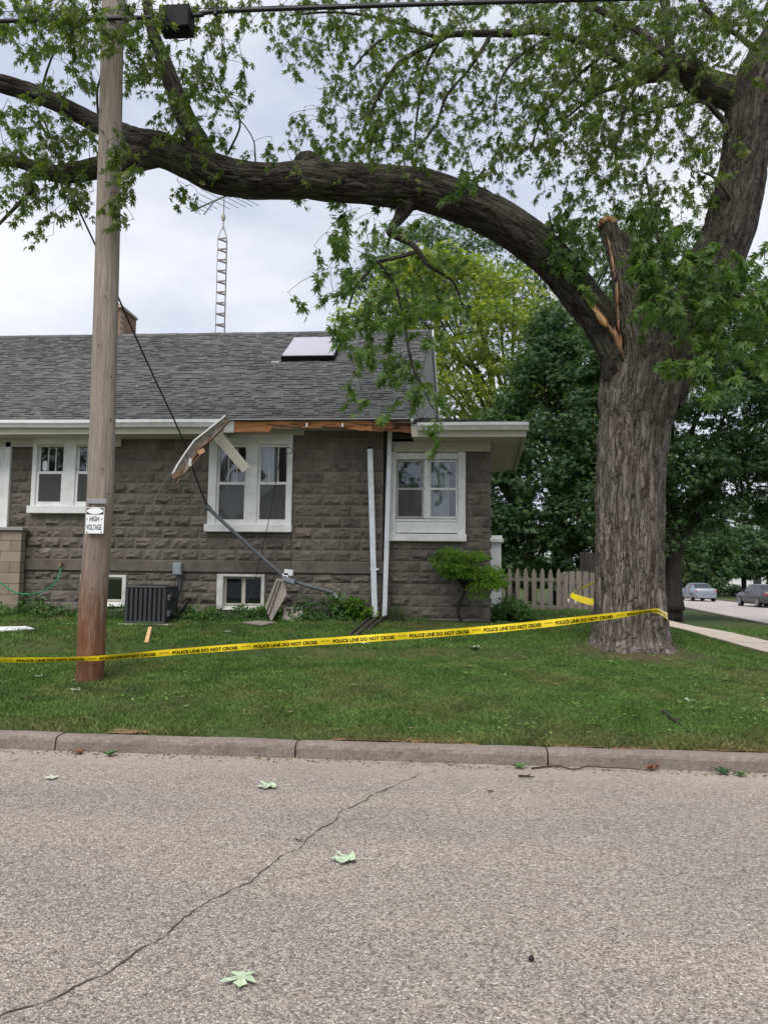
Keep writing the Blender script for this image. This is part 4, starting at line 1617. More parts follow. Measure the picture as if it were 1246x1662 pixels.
CYB = PY - 0.15
cab = thing('overhead_cable', 'thick black cable running along the top with a black splice box', 'cable', P(290, 37, CYB))
mb = MB()
mb.tube(poly3([P(-80, 36, CYB), P(100, 32, CYB), P(262, 28, CYB), P(330, 24, CYB), P(345, 19, CYB), P(620, 9, CYB), P(1000, -2, CYB), P(1400, -12, CYB)], .12), .026, 10)
mb.build('cable', M['cable'], cab)
mb = MB()
mb.tube(poly3([P(-80, 20, CYB), P(270, 15, CYB), P(345, 13, CYB), P(620, 5, CYB), P(1000, -6, CYB), P(1400, -16, CYB)], .2), .005, 6)
mb.build('strand', M['cable'], cab)
mb = MB()
a, b = P(263, 56, CYB), P(313, 18, CYB)
mb.bbox(a[0], b[0], CYB - .14, CYB + .1, a[2], b[2], .012)
mb.bbox(a[0] + .04, a[0] + .08, CYB - .02, CYB + .02, b[2] - .01, b[2] + .06, .004)
bx = mb.build('splice_box', M['black'], cab)
mb = MB()
a = P(350, 20, CYB)
mb.bbox(a[0] - .02, a[0] + .02, CYB - .03, CYB + .03, a[2] - .04, a[2] + .05, .006)
mb.build('clamp', M['cable'], cab)
mb = MB()
mb.tube(poly3([P(280, 55, CYB), P(290, 66, CYB), P(305, 62, CYB), P(312, 50, CYB)], .03), .006, 6)
mb.build('loop', M['cable'], bx)

sw = thing('service_wire', 'thin black wire slanting from the branches down to the torn eave', 'wire', P(290, 697, 13.0))
mb = MB()
mb.tube(poly3([P(70, 190, 10.0), P(118, 316, 10.4), P(157, 402, 10.9), P(192, 482, 11.4), P(240, 590, 12.2), P(290, 697, 12.98), P(305, 735, 13.2), P(320, 780, 13.4), P(337, 823, 13.58)], .15), .014, 8)
mb.build('wire', M['cable'], sw)

# fallen service mast with its meter head
ma = thing('service_mast', 'fallen grey service mast leaning across the wall to the ground', 'service mast', P(465, 945, 13.5))
mb = MB()
mb.tube(poly3([P(335, 820, 13.6), P(345, 831, 13.6), P(400, 882, 13.58), P(463, 938, 13.55)], .2), .034, 12)
mb.tube([P(334, 819, 13.6), P(341, 827, 13.6)], .045, 12)
mb.build('conduit', M['conduit'], ma)
mb = MB()
mb.tube([P(468, 941, 13.55), P(500, 951, 13.5), P(541, 962, 13.45)], .030, 12)
mb.build('conduit', M['conduit'], ma)
mb = MB()
c = P(470, 941, 13.45)
mb.obox(c, (.10, 0, -.035), (0, .08, 0), (.01, 0, .035))
mb.tube([c + np.array([-.09, -.02, .0]), c + np.array([.1, -.02, -.06])], [.055, .04], 12)
mb.build('weather_head', M['steel'], ma)
mb = MB()
c = P(469, 929, 13.43)
mb.obox(c, (.075, 0, -.008), (0, .06, 0), (.008, 0, .05))
mb.obox(c + np.array([-.05, -.01, -.05]), (.05, 0, 0), (0, .05, 0), (0, 0, .035))
mb.build('white_fitting', M['sign_white'], ma)
mb = MB()
a = P(545, 966, 13.43)
mb.obox(a, (.03, 0, -.045), (0, .03, 0), (.02, 0, .013))
mb.build('end_bracket', M['alu'], ma)
dw = thing('dangling_wire', 'thin black wires hanging loose in front of the middle window', 'wire', P(472, 900, 13.7))
mb = MB()
mb.tube(poly3([P(471, 727, 13.72), P(464, 727, 13.7), P(455, 742, 13.7), P(445, 800, 13.7), P(433, 860, 13.7), P(424, 900, 13.68), P(412, 950, 13.6), P(400, 982, 13.5)], .1), .0065, 6)
mb.tube(poly3([P(471, 727, 13.72), P(475, 731, 13.72), P(470, 737, 13.74), P(463, 735, 13.72)], .03), .0065, 6)
mb.tube(poly3([P(472, 862, 13.85), P(471, 900, 13.8), P(473, 925, 13.5)], .1), .0065, 6)
mb.build('wire', M['cable'], dw)

# pieces of board fallen against the wall
bd = thing('siding_board', 'weathered kite-shaped piece of lapped siding hanging by the fallen mast', 'board', P(445, 1005, 13.35))
A, B, C_, D_, E_ = P(449, 938, 13.5), P(463, 941, 13.5), P(465, 965, 13.4), P(440, 1009, 13.3), P(430, 985, 13.36)
mb = MB()
mb.plate([A, B, C_, D_, E_], .018)
mb.build('panel', M['shingle_board'], bd)
for t in (.3, .62):
    mb = MB()
    p, q = A + (B - A) * t + (E_ - A) * .05, E_ + (D_ - E_) * t
    dd = q - p
    mb.obox((p + q) / 2 + np.array([0, -.012, 0]), dd / 2 * .97, np.array([.008, 0, .004]), (0, .008, 0))
    mb.build('lap_edge', M['fence_dark'], bd)
mb = MB()
mb.plate([P(460, 986, 13.62), P(491, 984, 13.62), P(490, 1012, 13.42), P(458, 1013, 13.42)], .05)
tag(mb.build('stone_slab', M['concrete']), 'square grey-brown slab leaning beside the hanging siding', 'slab')
mb = MB()
q = [G(393, 1013), G(420, 1010), G(447, 1013), G(425, 1017)]
mb.plate([a + np.array([0, 0, .035]) for a in q], .02)
tag(mb.build('flat_board', M['shingle_board']), 'flat pale board lying on the grass under the basement window', 'board')
mb = MB()
q = [G(-30, 1023), G(42, 1021), G(56, 1025), G(20, 1028), G(-30, 1030)]
mb.plate([a + np.array([0, 0, .05]) for a in q], .02)
tag(mb.build('white_panel', M['white']), 'white panel lying flat on the grass at the left edge', 'panel')
a, b = G(238, 1045), G(244, 1030)
mb = MB()
mb.obox((a + b) / 2 + np.array([0, 0, .06]), (b - a) / 2 + np.array([0, 0, .05]), (.03, 0, 0), (0, -.01, .015))
mb.obox((a + b) / 2 + np.array([.01, 0, .07]), (b - a) / 2.6 + np.array([0, 0, .05]), (.018, 0, 0.004), (0, -.01, .015))
tag(mb.build('wood_splinter', M['splinter']), 'pale split splinter of wood lying on the lawn near the pole', 'splinter')
for (a, b, lab) in (((611, 1004), (574, 1036), 'brown downspout trough in the grass, left one'), ((624, 1003), (594, 1026), 'brown downspout trough in the grass, right one')):
    p, q = G(*a), G(*b)
    d = (q - p)
    L_ = np.linalg.norm(d)
    s_ = np.cross(d / L_, [0, 0, 1.0])
    mb = MB()
    mb.obox((p + q) / 2 + np.array([0, 0, .02]), d / 2, s_ * .065, (0, 0, .01))
    for k in (-1, 1):
        mb.obox((p + q) / 2 + s_ * .06 * k + np.array([0, 0, .05]), d / 2, s_ * .008, (0, 0, .03))
    tag(mb.build('splash_trough', M['trough']), lab, 'trough', 'troughs under the two downspouts')

# air conditioner
x0, x1 = float(P(204, 980, 13.0)[0]), float(P(268, 980, 13.0)[0])
zb, zt_ = float(P(236, 1012, 13.0)[2]), float(P(236, 951, 13.0)[2])
Y0, Y1 = 13.0, 13.66
ac = thing('air_conditioner', 'charcoal outdoor air conditioner with upright louvres by the wall', 'air conditioner', ((x0 + x1) / 2, 13.35, zb))
mb = MB()
mb.bbox(x0 + .02, x1 - .02, Y0 + .02, Y1 - .02, zb + .02, zt_ - .02, .02)
mb.build('coil_case', M['black'], ac)
mb = MB()
for (a, b) in ((x0, x1),):
    for k in range(9):
        xx = a + .02 + (b - a - .04) * k / 8
        mb.bbox(xx - .028, xx + .022, Y0, Y0 + .03, zb + .03, zt_ - .04, .006)
for k in range(9):
    yy_ = Y0 + .03 + (Y1 - Y0 - .06) * k / 8
    mb.bbox(x1 - .03, x1, yy_ - .02, yy_ + .02, zb + .03, zt_ - .04, .006)
mb.build('louvre_panel', M['ac'], ac)
mb = MB()
mb.bbox(x0 - .005, x1 + .005, Y0 - .005, Y1, zt_ - .045, zt_, .012)
mb.build('top_cover', M['ac'], ac)
mb = MB()
mb.bbox(x0 - .003, x1 + .003, Y0 - .004, Y1, zb, zb + .035, .006)
mb.build('base_rail', M['ac'], ac)
mb = MB()
for k in range(5):
    rr_ = .06 + .055 * k
    cx_, cy_ = (x0 + x1) / 2, (Y0 + Y1) / 2
    mb.tube([(cx_ + rr_ * math.cos(t), cy_ + rr_ * math.sin(t), zt_ + .012) for t in np.linspace(0, 2 * math.pi, 25)], .004, 5)
mb.build('fan_grille', M['black'], ac)
mb = MB()
mb.bbox(x1 - .001, x1 + .035, Y0 + .1, Y0 + .25, zb + .12, zb + .22, .004)
mb.build('service_valve', M['alu'], ac)
mb = MB()
mb.bbox(x1 - .001, x1 + .03, Y0 + .1, Y0 + .22, zb + .40, zb + .50, .004)
mb.build('service_valve', M['alu'], ac)
mb = MB()
mb.tube(poly3([(x1 + .03, Y0 + .18, zb + .16), (x1 + .13, Y0 + .25, zb + .12), (x1 + .16, Y0 + .5, zb + .25), (x1 + .12, HY - .05, zb + .4)], .05), .022, 8)
mb.tube(poly3([(x1 + .03, Y0 + .16, zb + .45), (x1 + .1, Y0 + .3, zb + .42), (x1 + .11, Y0 + .6, zb + .8)], .05), .012, 8)
mb.build('line_set', M['black'], ac)
mb = MB()
mb.bbox(x0 - .08, x1 + .1, Y0 - .08, Y1 + .05, zb - .1, zb - .003, .008)
tag(mb.build('equipment_pad', M['concrete']), 'pale concrete pad under the air conditioner', 'pad')
x0, x1, z0, z1 = RX(281, 913, 294.5, 933, 13.85)
eb = thing('electrical_box', 'small grey electrical box on the wall above the air conditioner', 'electrical box', ((x0 + x1) / 2, 13.9, z0))
mb = MB()
mb.bbox(x0, x1, 13.83, 13.94, z0, z1, .006)
mb.bbox(x0 + .012, x1 - .012, 13.818, 13.829, z0 + .015, z1 - .05, .003)
mb.build('case', mottled('box_grey', (0.27, 0.31, 0.34), .08, 6, .5), eb)
mb = MB()
mb.tube([((x0 + x1) / 2, 13.92, z0), ((x0 + x1) / 2 - .01, 13.92, z0 - .3), ((x0 + x1) / 2 - .03, 13.88, z0 - .55)], .02, 8)
mb.tube([((x0 + x1) / 2 + .045, 13.92, z0), ((x0 + x1) / 2 + .035, 13.92, z0 - .45)], .012, 8)
mb.build('conduit', M['conduit'], eb)

hs = thing('garden_hose', 'green garden hose looping from a wall tap to the porch', 'hose', P(95, 930, 13.85))
mb = MB()
mb.tube(poly3([P(99, 919, 13.88), P(98, 930, 13.84), P(92, 943, 13.75), P(78, 956, 13.72), P(58, 963.5, 13.7), P(38, 964, 13.66), P(20, 959, 13.62), P(0, 944, 13.6), P(-25, 918, 13.6)], .04), .012, 8)
mb.build('tube', M['hose'], hs)
mb = MB()
a = P(100, 916, 13.9)
mb.tube([a + np.array([0, .06, .01]), a + np.array([0, -.05, 0]), a + np.array([0, -.06, -.04])], .018, 8)
mb.tube([a + np.array([-.035, -.01, .045]), a + np.array([.035, -.01, .045])], .01, 8)
mb.build('tap', M['rot_wood'], hs)

# ------------------------------------------------------------------ antenna tower behind the roof
AY = 24.6
tb, tt = P(358, 540, AY), P(362, 388, AY)
at = thing('antenna_tower', 'slim lattice steel tower with a television antenna behind the roof', 'antenna tower', (tb[0], AY, 0.6))
d_ = (tt - tb) / (tt[2] - tb[2])
foot = tb + d_ * (0.6 - tb[2])
hw = .155
offs = [np.array([-hw, -.06, 0]), np.array([hw, -.10, 0]), np.array([hw * .55, .2, 0])]
mb = MB()
for o in offs:
    mb.tube([foot + o, tt + o, tt + o * .2 + np.array([0, 0, .42])], .012, 6)
mb.build('leg', M['tower'], at)
mb = MB()
zz = tt[2] - .02
while zz > 4:
    c = tb + d_ * (zz - tb[2])
    q = [c + o for o in offs]
    mb = MB()
    for i in range(3):
        a, b = q[i], q[(i + 1) % 3]
        mb.obox((a + b) / 2, (b - a) / 2, np.array([0, 0, .028]), np.cross((b - a) / np.linalg.norm(b - a), [0, 0, 1.0]) * .008)
    mb.build('brace', M['tower'], at)
    zz -= .37
top = P(364, 319, AY)
mb = MB()
mb.tube([tt + np.array([0, 0, .3]), top], .017, 8)
mb.build('mast', M['tower'], at)
mb = MB()
c = P(363, 353, AY)
mb.tube([c + np.array([0, 0, -.1]), c + np.array([0, 0, .0]), c + np.array([0, 0, .1])], [.05, .075, .055], 10)
mb.build('rotator', M['concrete'], at)
an = mb = MB()
bdv = np.array([-1.86, 1.22, 0]) / np.linalg.norm([1.86, 1.22])
ev = np.array([bdv[1], -bdv[0], 0])
mb.tube([top - bdv * .55 + np.array([0, 0, .0]), top + bdv * 1.75], .036, 6)
mb.tube([top + bdv * .5, top + bdv * .75 + np.array([-.2, 0, -.42])]    , .024, 6)
for s_, L_ in ((-.5, 1.5), (-.28, 1.4), (-.06, 1.25), (.2, 1.1), (.5, .9), (.85, .55), (1.1, .5), (1.35, .45), (1.65, .45)):
    c = top + bdv * s_ + np.array([0, 0, -.02])
    mb.tube([c - ev * L_ * .75, c + ev * L_ * .75], .011, 5)
mb.build('antenna', M['alu'], at)

# ------------------------------------------------------------------ fences behind
fn = thing('picket_fence', 'weathered grey picket fence with pointed tops beside the bush', 'fence', P(880, 995, 20.8))
protos = {}


def picket(x, y, z0, z1, wd, pointed=True):
    mb = MB()
    h = wd / 2
    if pointed:
        ring = [(x - h, y, z0), (x + h, y, z0), (x + h, y, z1 - .16), (x + h * .7, y, z1 - .12), (x + h * .75, y, z1 - .08), (x, y, z1), (x - h * .75, y, z1 - .08), (x - h * .7, y, z1 - .12), (x - h, y, z1 - .16)]
    else:
        ring = [(x - h, y, z0), (x + h, y, z0), (x + h, y, z1 - .03), (x + h * .6, y, z1), (x - h * .6, y, z1), (x - h, y, z1 - .03)]
    mb.plate(ring, .02)
    return mb


px = 800.0
proto = None
while px < 914:
    a, b = P(px, 1002, 20.8), P(px, 921, 20.8)
    if proto is None:
        proto = picket(float(a[0]), 20.8, float(a[2]) - .1, float(b[2]), .115).build('picket', M['fence'], fn)
        px0x, pz = float(a[0]), float(b[2])
    else:
        o = proto.copy()
        COL.objects.link(o)
        o.parent = fn
        o.location = (float(a[0]) - px0x, 0, random.uniform(-.02, .02))
        o.rotation_euler = (0, random.uniform(-.004, .004), 0)
    px += 13.3
px = 917.0
proto = None
while px < 1000:
    a, b = P(px, 1000, 21.6), P(px, 928, 21.6)
    if proto is None:
        proto = picket(float(a[0]), 21.6, float(a[2]) - .1, float(b[2]), .15, False).build('wide_picket', M['fence'], fn)
        px0x = float(a[0])
    else:
        o = proto.copy()
        COL.objects.link(o)
        o.parent = fn
        o.location = (float(a[0]) - px0x, 0, random.uniform(-.03, .03))
    px += 11.3
for yy_, pa, pb, yA in ((940, 795, 914, 20.83), (985, 795, 914, 20.83), (945, 912, 1000, 21.63), (985, 912, 1000, 21.63)):
    a, b = P(pa, yy_, yA), P(pb, yy_, yA)
    mb = MB()
    mb.bbox(float(a[0]), float(b[0]), yA, yA + .04, float(a[2]) - .045, float(a[2]) + .045, .004)
    mb.build('rail', M['fence'], fn)
for pa in (803, 868, 913, 975):
    a, b = P(pa, 1002, 20.9), P(pa, 930, 20.9)
    yA = 20.89 if pa < 914 else 21.72
    mb = MB()
    mb.bbox(float(a[0]) - .05, float(a[0]) + .05, yA, yA + .1, float(a[2]) - .1, float(b[2]), .005)
    mb.build('post', M['fence'], fn)
mb = MB()
a, b = P(941, 960, 25.5), P(1000, 898, 25.5)
x = float(a[0])
while x < float(b[0]):
    mb.box(x + .004, x + .136, 25.5, 25.53, .3, float(b[2]) + random.uniform(-.04, .04))
    x += .14
mb.bbox(float(a[0]), float(b[0]), 25.532, 25.58, 1.6, 1.7, .003)
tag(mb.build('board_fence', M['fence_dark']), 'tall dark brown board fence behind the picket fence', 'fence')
wp = thing('white_pillar', 'white square pillar with a cap showing behind the house corner', 'pillar', P(806, 960, 19.2))
a, b = P(798, 980, 19.2), P(812.5, 881, 19.2)
mb = MB()
mb.bbox(float(a[0]) - .1, float(b[0]), 19.1, 19.4, .6, float(b[2]), .008)
mb.build('shaft', M['white'], wp)
mb = MB()
mb.bbox(float(a[0]) - .16, float(b[0]) + .05, 19.04, 19.46, float(b[2]) + .002, float(b[2]) + .1, .01)
mb.bbox(float(a[0]) - .12, float(b[0]) + .02, 19.08, 19.42, float(b[2]) + .102, float(b[2]) + .17, .01)
mb.build('cap', M['white'], wp)


# ------------------------------------------------------------------ police tape
def tape(pts, name, label, letters, t0=0.0, fade=None):
    """pts: (px, py, Y, height in px, sideways tilt) along the ribbon"""
    ctrl = []
    for (px, py, Y, wd, tilt) in pts:
        c = P(px, py, Y)
        ctrl.append(np.array([*c, wd * pxm(Y) / 2, tilt]))
    line = np.array(poly3(ctrl, 0.04))
    root = thing(name, label, 'police tape', line[len(line) // 2][:3])
    pos, hw_, tl = line[:, :3], line[:, 3], line[:, 4]
    tang = np.gradient(pos, axis=0)
    tang /= np.linalg.norm(tang, axis=1)[:, None]
    upv = np.array([0, 0, 1.0]) - tang * tang[:, 2:3]
    upv /= np.linalg.norm(upv, axis=1)[:, None]
    nor = np.cross(tang, upv)
    s = np.concatenate([[0], np.cumsum(np.linalg.norm(np.diff(pos, axis=0), axis=1))])
    rip = 0.10 * np.sin(s * 3.1) + 0.12 * np.sin(s * 7.3 + 1)
    a = (tl + rip)[:, None]
    U = upv * np.cos(a) + nor * np.sin(a)
    N = nor * np.cos(a) - upv * np.sin(a)
    # the printed side faces the road
    sgn = np.sign(np.sum(N * (EYE - pos), axis=1))[:, None]
    rows = []
    for e, d in ((-1, 0), (0, .002), (1, 0), (1, -.0015), (0, .0005), (-1, -.0015)):
        rows.append(pos + U * hw_[:, None] * e + N * sgn * d)
    V = np.stack(rows, 1).reshape(-1, 3)
    n = len(pos)
    F = [(i * 6 + j, (i + 1) * 6 + j, (i + 1) * 6 + (j + 1) % 6, i * 6 + (j + 1) % 6) for i in range(n - 1) for j in range(6)]
    np_mesh('ribbon', V, np.array(F), M['yellow'], root)

    def at(u, v):
        c = np.stack([np.interp(u, s, pos[:, k]) for k in range(3)], -1)
        h = np.interp(u, s, hw_)[:, None]
        Uu = np.stack([np.interp(u, s, U[:, k]) for k in range(3)], -1)
        Nn = np.stack([np.interp(u, s, (N * sgn)[:, k]) for k in range(3)], -1)
        return c + Uu * h * v[:, None] + Nn * .0055

    if letters:
        gv, gf = text_mesh('POLICE LINE DO NOT CROSS', 0.036)
        gv = gv - gv.min(0)
        gl = gv[:, 0].max()
        gh = gv[:, 1].max()
        u = t0
        while u + .80 < s[-1]:
            mb = MB()
            q = at(u + gv[:, 0] / gl * .80, (gv[:, 1] / gh - .5) * 1.0 - 0.1)
            mb.add(q, gf)
            mb.build('lettering', M['ink'], root)
            # the small printer's mark between the phrases
            mk = np.array([(-.075, .12), (-.03, .02), (0, .1), (.03, .02), (.075, .16), (.03, .3), (0, .22), (-.03, .28)])
            q = at(u + .80 + .10 + mk[:, 0], mk[:, 1])
            mb = MB()
            mb.add(q, [tuple(range(8))])
            mb.build('printed_mark', M['faded'], root)
            u += 1.0
    return root


TY = PY - .25
tape([(-150, 1070, TY - .15, 9, .1), (-60, 1071, TY - .08, 9, .3), (0, 1071.5, TY - .02, 9.5, .5), (70, 1071, TY + .03, 9, .6), (128, 1069.5, TY + .04, 8.5, .5), (150, 1069, TY + .05, 8.5, .4), (172, 1067.5, TY + .06, 9, .35),
      (240, 1062, 9.35, 10, .25), (350, 1053, 9.55, 10.3, .15), (480, 1044, 9.8, 11, .05), (600, 1036, 10.0, 11.5, 0), (750, 1025, 10.3, 11.5, 0), (850, 1016, 10.5, 11.5, 0), (940, 1006, 10.68, 11, 0),
      (1000, 999, 10.73, 9.5, .3), (1045, 993, 10.76, 7.5, .6), (1064, 991, 10.80, 7, .3), (1074, 995, 10.98, 10, -.2), (1082, 1001, 11.25, 13, -.1), (1079, 996, 11.6, 11, 0), (1066, 986, 11.95, 10, 0)],
     'police_tape', 'yellow police line tape stretched from the pole to the big trunk', True, 0.25)
tape([(975, 980, 12.2, 10, 0), (955, 976, 12.35, 10.5, .1), (938, 971, 12.5, 10, .2), (929, 967, 12.6, 8, .5), (927.5, 964, 12.72, 7, .8), (932, 960, 12.95, 5, .9), (958, 948.5, 13.5, 5, .7), (990, 936, 14.2, 5, .5)],
     'police_tape', 'short folded end of yellow police tape looping behind the trunk', False)

# ------------------------------------------------------------------ foliage tools
def leaf_template(full=True):
    v = [(0, 0)]
    q = []

    def lobe(a, b, c):
        i = len(v)
        v.extend([a, b, c])
        q.append((0, i, i + 1, i + 2))
    lobe((.125, .52), (0, 1.0), (-.125, .52))
    lobe((.27, .26), (.50, .74), (.12, .42))
    lobe((-.12, .42), (-.50, .74), (-.27, .26))
    if full:
        lobe((.2, .0), (.46, .22), (.2, .2))
        lobe((-.2, .2), (-.46, .22), (-.2, .0))
    v = np.array(v, float)
    w = -0.30 * (v[:, 1] ** 2) - 0.35 * np.abs(v[:, 0])
    return np.stack([v[:, 0], v[:, 1], w], -1), np.array(q)


LT_FULL, LT_FAR = leaf_template(True), leaf_template(False)
LT_BLADE = (np.array([(0, 0, 0), (.16, .45, -.02), (0, 1, -.2), (-.16, .45, -.02)], float), np.array([(0, 1, 2, 3)]))
LT_OVAL = (np.array([(0, 0, 0), (.26, .3, .03), (.2, .7, .0), (0, 1, -.12), (-.2, .7, 0), (-.26, .3, .03)], float), np.array([(0, 1, 2, 3), (0, 3, 4, 5)]))


def unit(a):
    return a / (np.linalg.norm(a, axis=-1, keepdims=True) + 1e-9)


def leaves(pos, tip, nrm, size, tmpl):
    pos, tip, nrm = np.asarray(pos), unit(np.asarray(tip)), np.asarray(nrm)
    side = unit(np.cross(tip, nrm))
    nn = np.cross(side, tip)
    T, Q = tmpl
    size = np.asarray(size)[:, None, None]
    V = pos[:, None, :] + size * (T[None, :, 0:1] * side[:, None, :] + T[None, :, 1:2] * tip[:, None, :] + T[None, :, 2:3] * nn[:, None, :])
    n, k = len(pos), len(T)
    F = (np.arange(n)[:, None, None] * k + Q[None]).reshape(-1, 4)
    return V.reshape(-1, 3), F


def rdir(n, rng):
    return unit(rng.normal(size=(n, 3)))


def bark_tube(ctrl, seg, step, amp, ks=9.5, kl=1.5, flare=None):
    """ctrl: (x, y, z, radius); returns vertices, faces and a point attribute that runs along the limb"""
    line = np.array(poly3(ctrl, step))
    p, r = line[:, :3], np.maximum(line[:, 3], 0.003)
    n = len(p)
    t = unit(np.gradient(p, axis=0))
    a = np.array([0.3, -1.0, 0.1])
    U = np.zeros_like(p)
    for i in range(n):
        u = a - t[i] * np.dot(a, t[i])
        u /= np.linalg.norm(u)
        U[i] = u
        a = u
    Wv = np.cross(t, U)
    s = np.concatenate([[0], np.cumsum(np.linalg.norm(np.diff(p, axis=0), axis=1))])
    th = np.linspace(0, 2 * np.pi, seg, endpoint=False)
    C, S = np.cos(th)[None, :], np.sin(th)[None, :]
    rr = r[:, None] * np.ones((1, seg))
    at = np.stack([C * rr, S * rr, s[:, None] * np.ones((1, seg))], -1)
    q = np.stack([at[..., 0] * ks, at[..., 1] * ks, at[..., 2] * kl], -1)
    warp = 0.5 * vnoise(q * 0.6 + 31)
    n1 = vnoise(q + warp[..., None])
    n2 = vnoise(q * np.array([2.1, 2.1, 2.6]) + 7)
    fur = -np.exp(-(n1 / 0.12) ** 2) * 1.1 - 0.45 * np.exp(-(n2 / 0.14) ** 2) + 0.6 * fbm(q * 0.5 + 3, 2)
    lump = fbm(np.stack([at[..., 0] * 2.5, at[..., 1] * 2.5, at[..., 2] * 1.6], -1) + 11, 2)
    k = np.minimum(1.0, rr / 0.25)
    rad = rr * (1 + 0.07 * lump) + amp * k * fur
    if flare is not None:
        rad = rad * flare(s[:, None], th[None, :])
    V = p[:, None, :] + rad[..., None] * (U[:, None, :] * C[..., None] + Wv[:, None, :] * S[..., None])
    idx = np.arange(n * seg).reshape(n, seg)
    F = np.stack([idx[:-1], np.roll(idx, -1, 1)[:-1], np.roll(idx, -1, 1)[1:], idx[1:]], -1).reshape(-1, 4)
    V = V.reshape(-1, 3)
    cap = np.array([[(n - 1) * seg + j, (n - 1) * seg + j + 1, (n - 1) * seg + (seg - 1 - j - 1), (n - 1) * seg + (seg - 1 - j)] for j in range(seg // 2 - 1)])
    if len(cap):
        F = np.concatenate([F, cap])
    return V, F, at.reshape(-1, 3), p


def bark_mat(name, c0, c1, c2, moss=0.0):
    m = NM(name).set(0.92, 0.15)
    n1 = m.noise(1.0, 6, 0.68, co=m.co((11, 11, 2.6), attr='bark'))
    wv = m.n('TexNoise')
    wv.inputs['Scale'].default_value = 1.0
    wv.inputs['Detail'].default_value = 4
    m.l(m.co((9, 9, 3.0), attr='bark'), wv.inputs['Vector'])
    va = m.n('VectorMath', operation='MULTIPLY_ADD')
    m.l(wv.outputs['Color'], va.inputs[0])
    va.inputs[1].default_value = (2.2, 2.2, 1.6)
    m.l(m.co((15, 15, 1.7), attr='bark'), va.inputs[2])
    ed = m.vor(1.0, 'DISTANCE_TO_EDGE', va.outputs[0])
    cel = m.vor(1.0, 'F1', va.outputs[0], out='Color')
    v1 = m.ramp(ed, [(0.0, (0, 0, 0)), (0.04, (.5, .5, .5)), (0.14, (1, 1, 1))])
    c = m.ramp(n1, [(0.33, c0), (0.48, c1), (0.68, c2)])
    sc_ = m.n('SeparateColor')
    m.l(cel, sc_.inputs[0])
    c = m.mix(1.0, c, m.ramp(sc_.outputs[0], [(0, (.80, .79, .78)), (1, (1.18, 1.18, 1.18))]), 'MULTIPLY')
    c = m.mix(1.0, c, m.ramp(ed, [(0.0, (.38, .36, .35)), (0.035, (.78, .77, .76)), (0.10, (1, 1, 1))]), 'MULTIPLY')
    fine = m.noise(1.0, 4, 0.7, co=m.co((60, 60, 22.0), attr='bark'))
    c = m.mix(1.0, c, m.ramp(fine, [(0.3, (0.72, 0.72, 0.72)), (0.7, (1.28, 1.28, 1.28))]), 'MULTIPLY')
    big = m.noise(1.8, 4, 0.6)
    c = m.mix(m.math('MULTIPLY', m.ramp(big, [(0.45, (0, 0, 0)), (0.7, (1, 1, 1))]), 0.45), c, (0.115, 0.12, 0.092))
    if moss:
        c = m.mix(m.math('MULTIPLY', m.ramp(m.noise(9, 5, 0.7), [(0.58, (0, 0, 0)), (0.7, (1, 1, 1))]), moss), c, (0.24, 0.25, 0.21))
    m.color(c)
    m.bump(m.math('ADD', m.math('ADD', n1, m.math('MULTIPLY', v1, 0.7)), m.math('MULTIPLY', fine, .25)), 1.0, 0.03)
    return m.m


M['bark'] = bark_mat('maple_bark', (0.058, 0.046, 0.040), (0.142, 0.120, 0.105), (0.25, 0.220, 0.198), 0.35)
M['bark_limb_shaded'] = bark_mat('shaded_limb_bark', (0.017, 0.013, 0.011), (0.044, 0.036, 0.031), (0.092, 0.078, 0.068), 0.15)  # trunk bark darkened: the limb's shade is put into its colour
M['bark_lead_backlit'] = bark_mat('backlit_leader_bark', (0.026, 0.021, 0.018), (0.070, 0.058, 0.051), (0.135, 0.116, 0.103), 0.2)  # same bark, with the leader's backlit darkness painted into the tones
M['bark_far'] = mottled('far_bark', (0.030, 0.025, 0.022), 0.3, 5, 0.95, sc=(2, 2, .5))
M['twig'] = mottled('twig_bark', (0.035, 0.028, 0.024), 0.3, 12, 0.9)

# ------------------------------------------------------------------ the big silver maple
TB = G(1025, 1058)
TYC = float(TB[1]) + 0.50
maple = thing('silver_maple', 'huge storm-damaged maple with one long broken limb reaching left', 'tree', (TB[0], TYC, float(terrain(TB[0], TYC))))


def L3(pts):
    out = []
    for (px, py, Y, wd) in pts:
        c = P(px, py, Y)
        out.append(np.array([*c, wd / 2 * pxm(np.dot(c - EYE, _f))]))
    return out


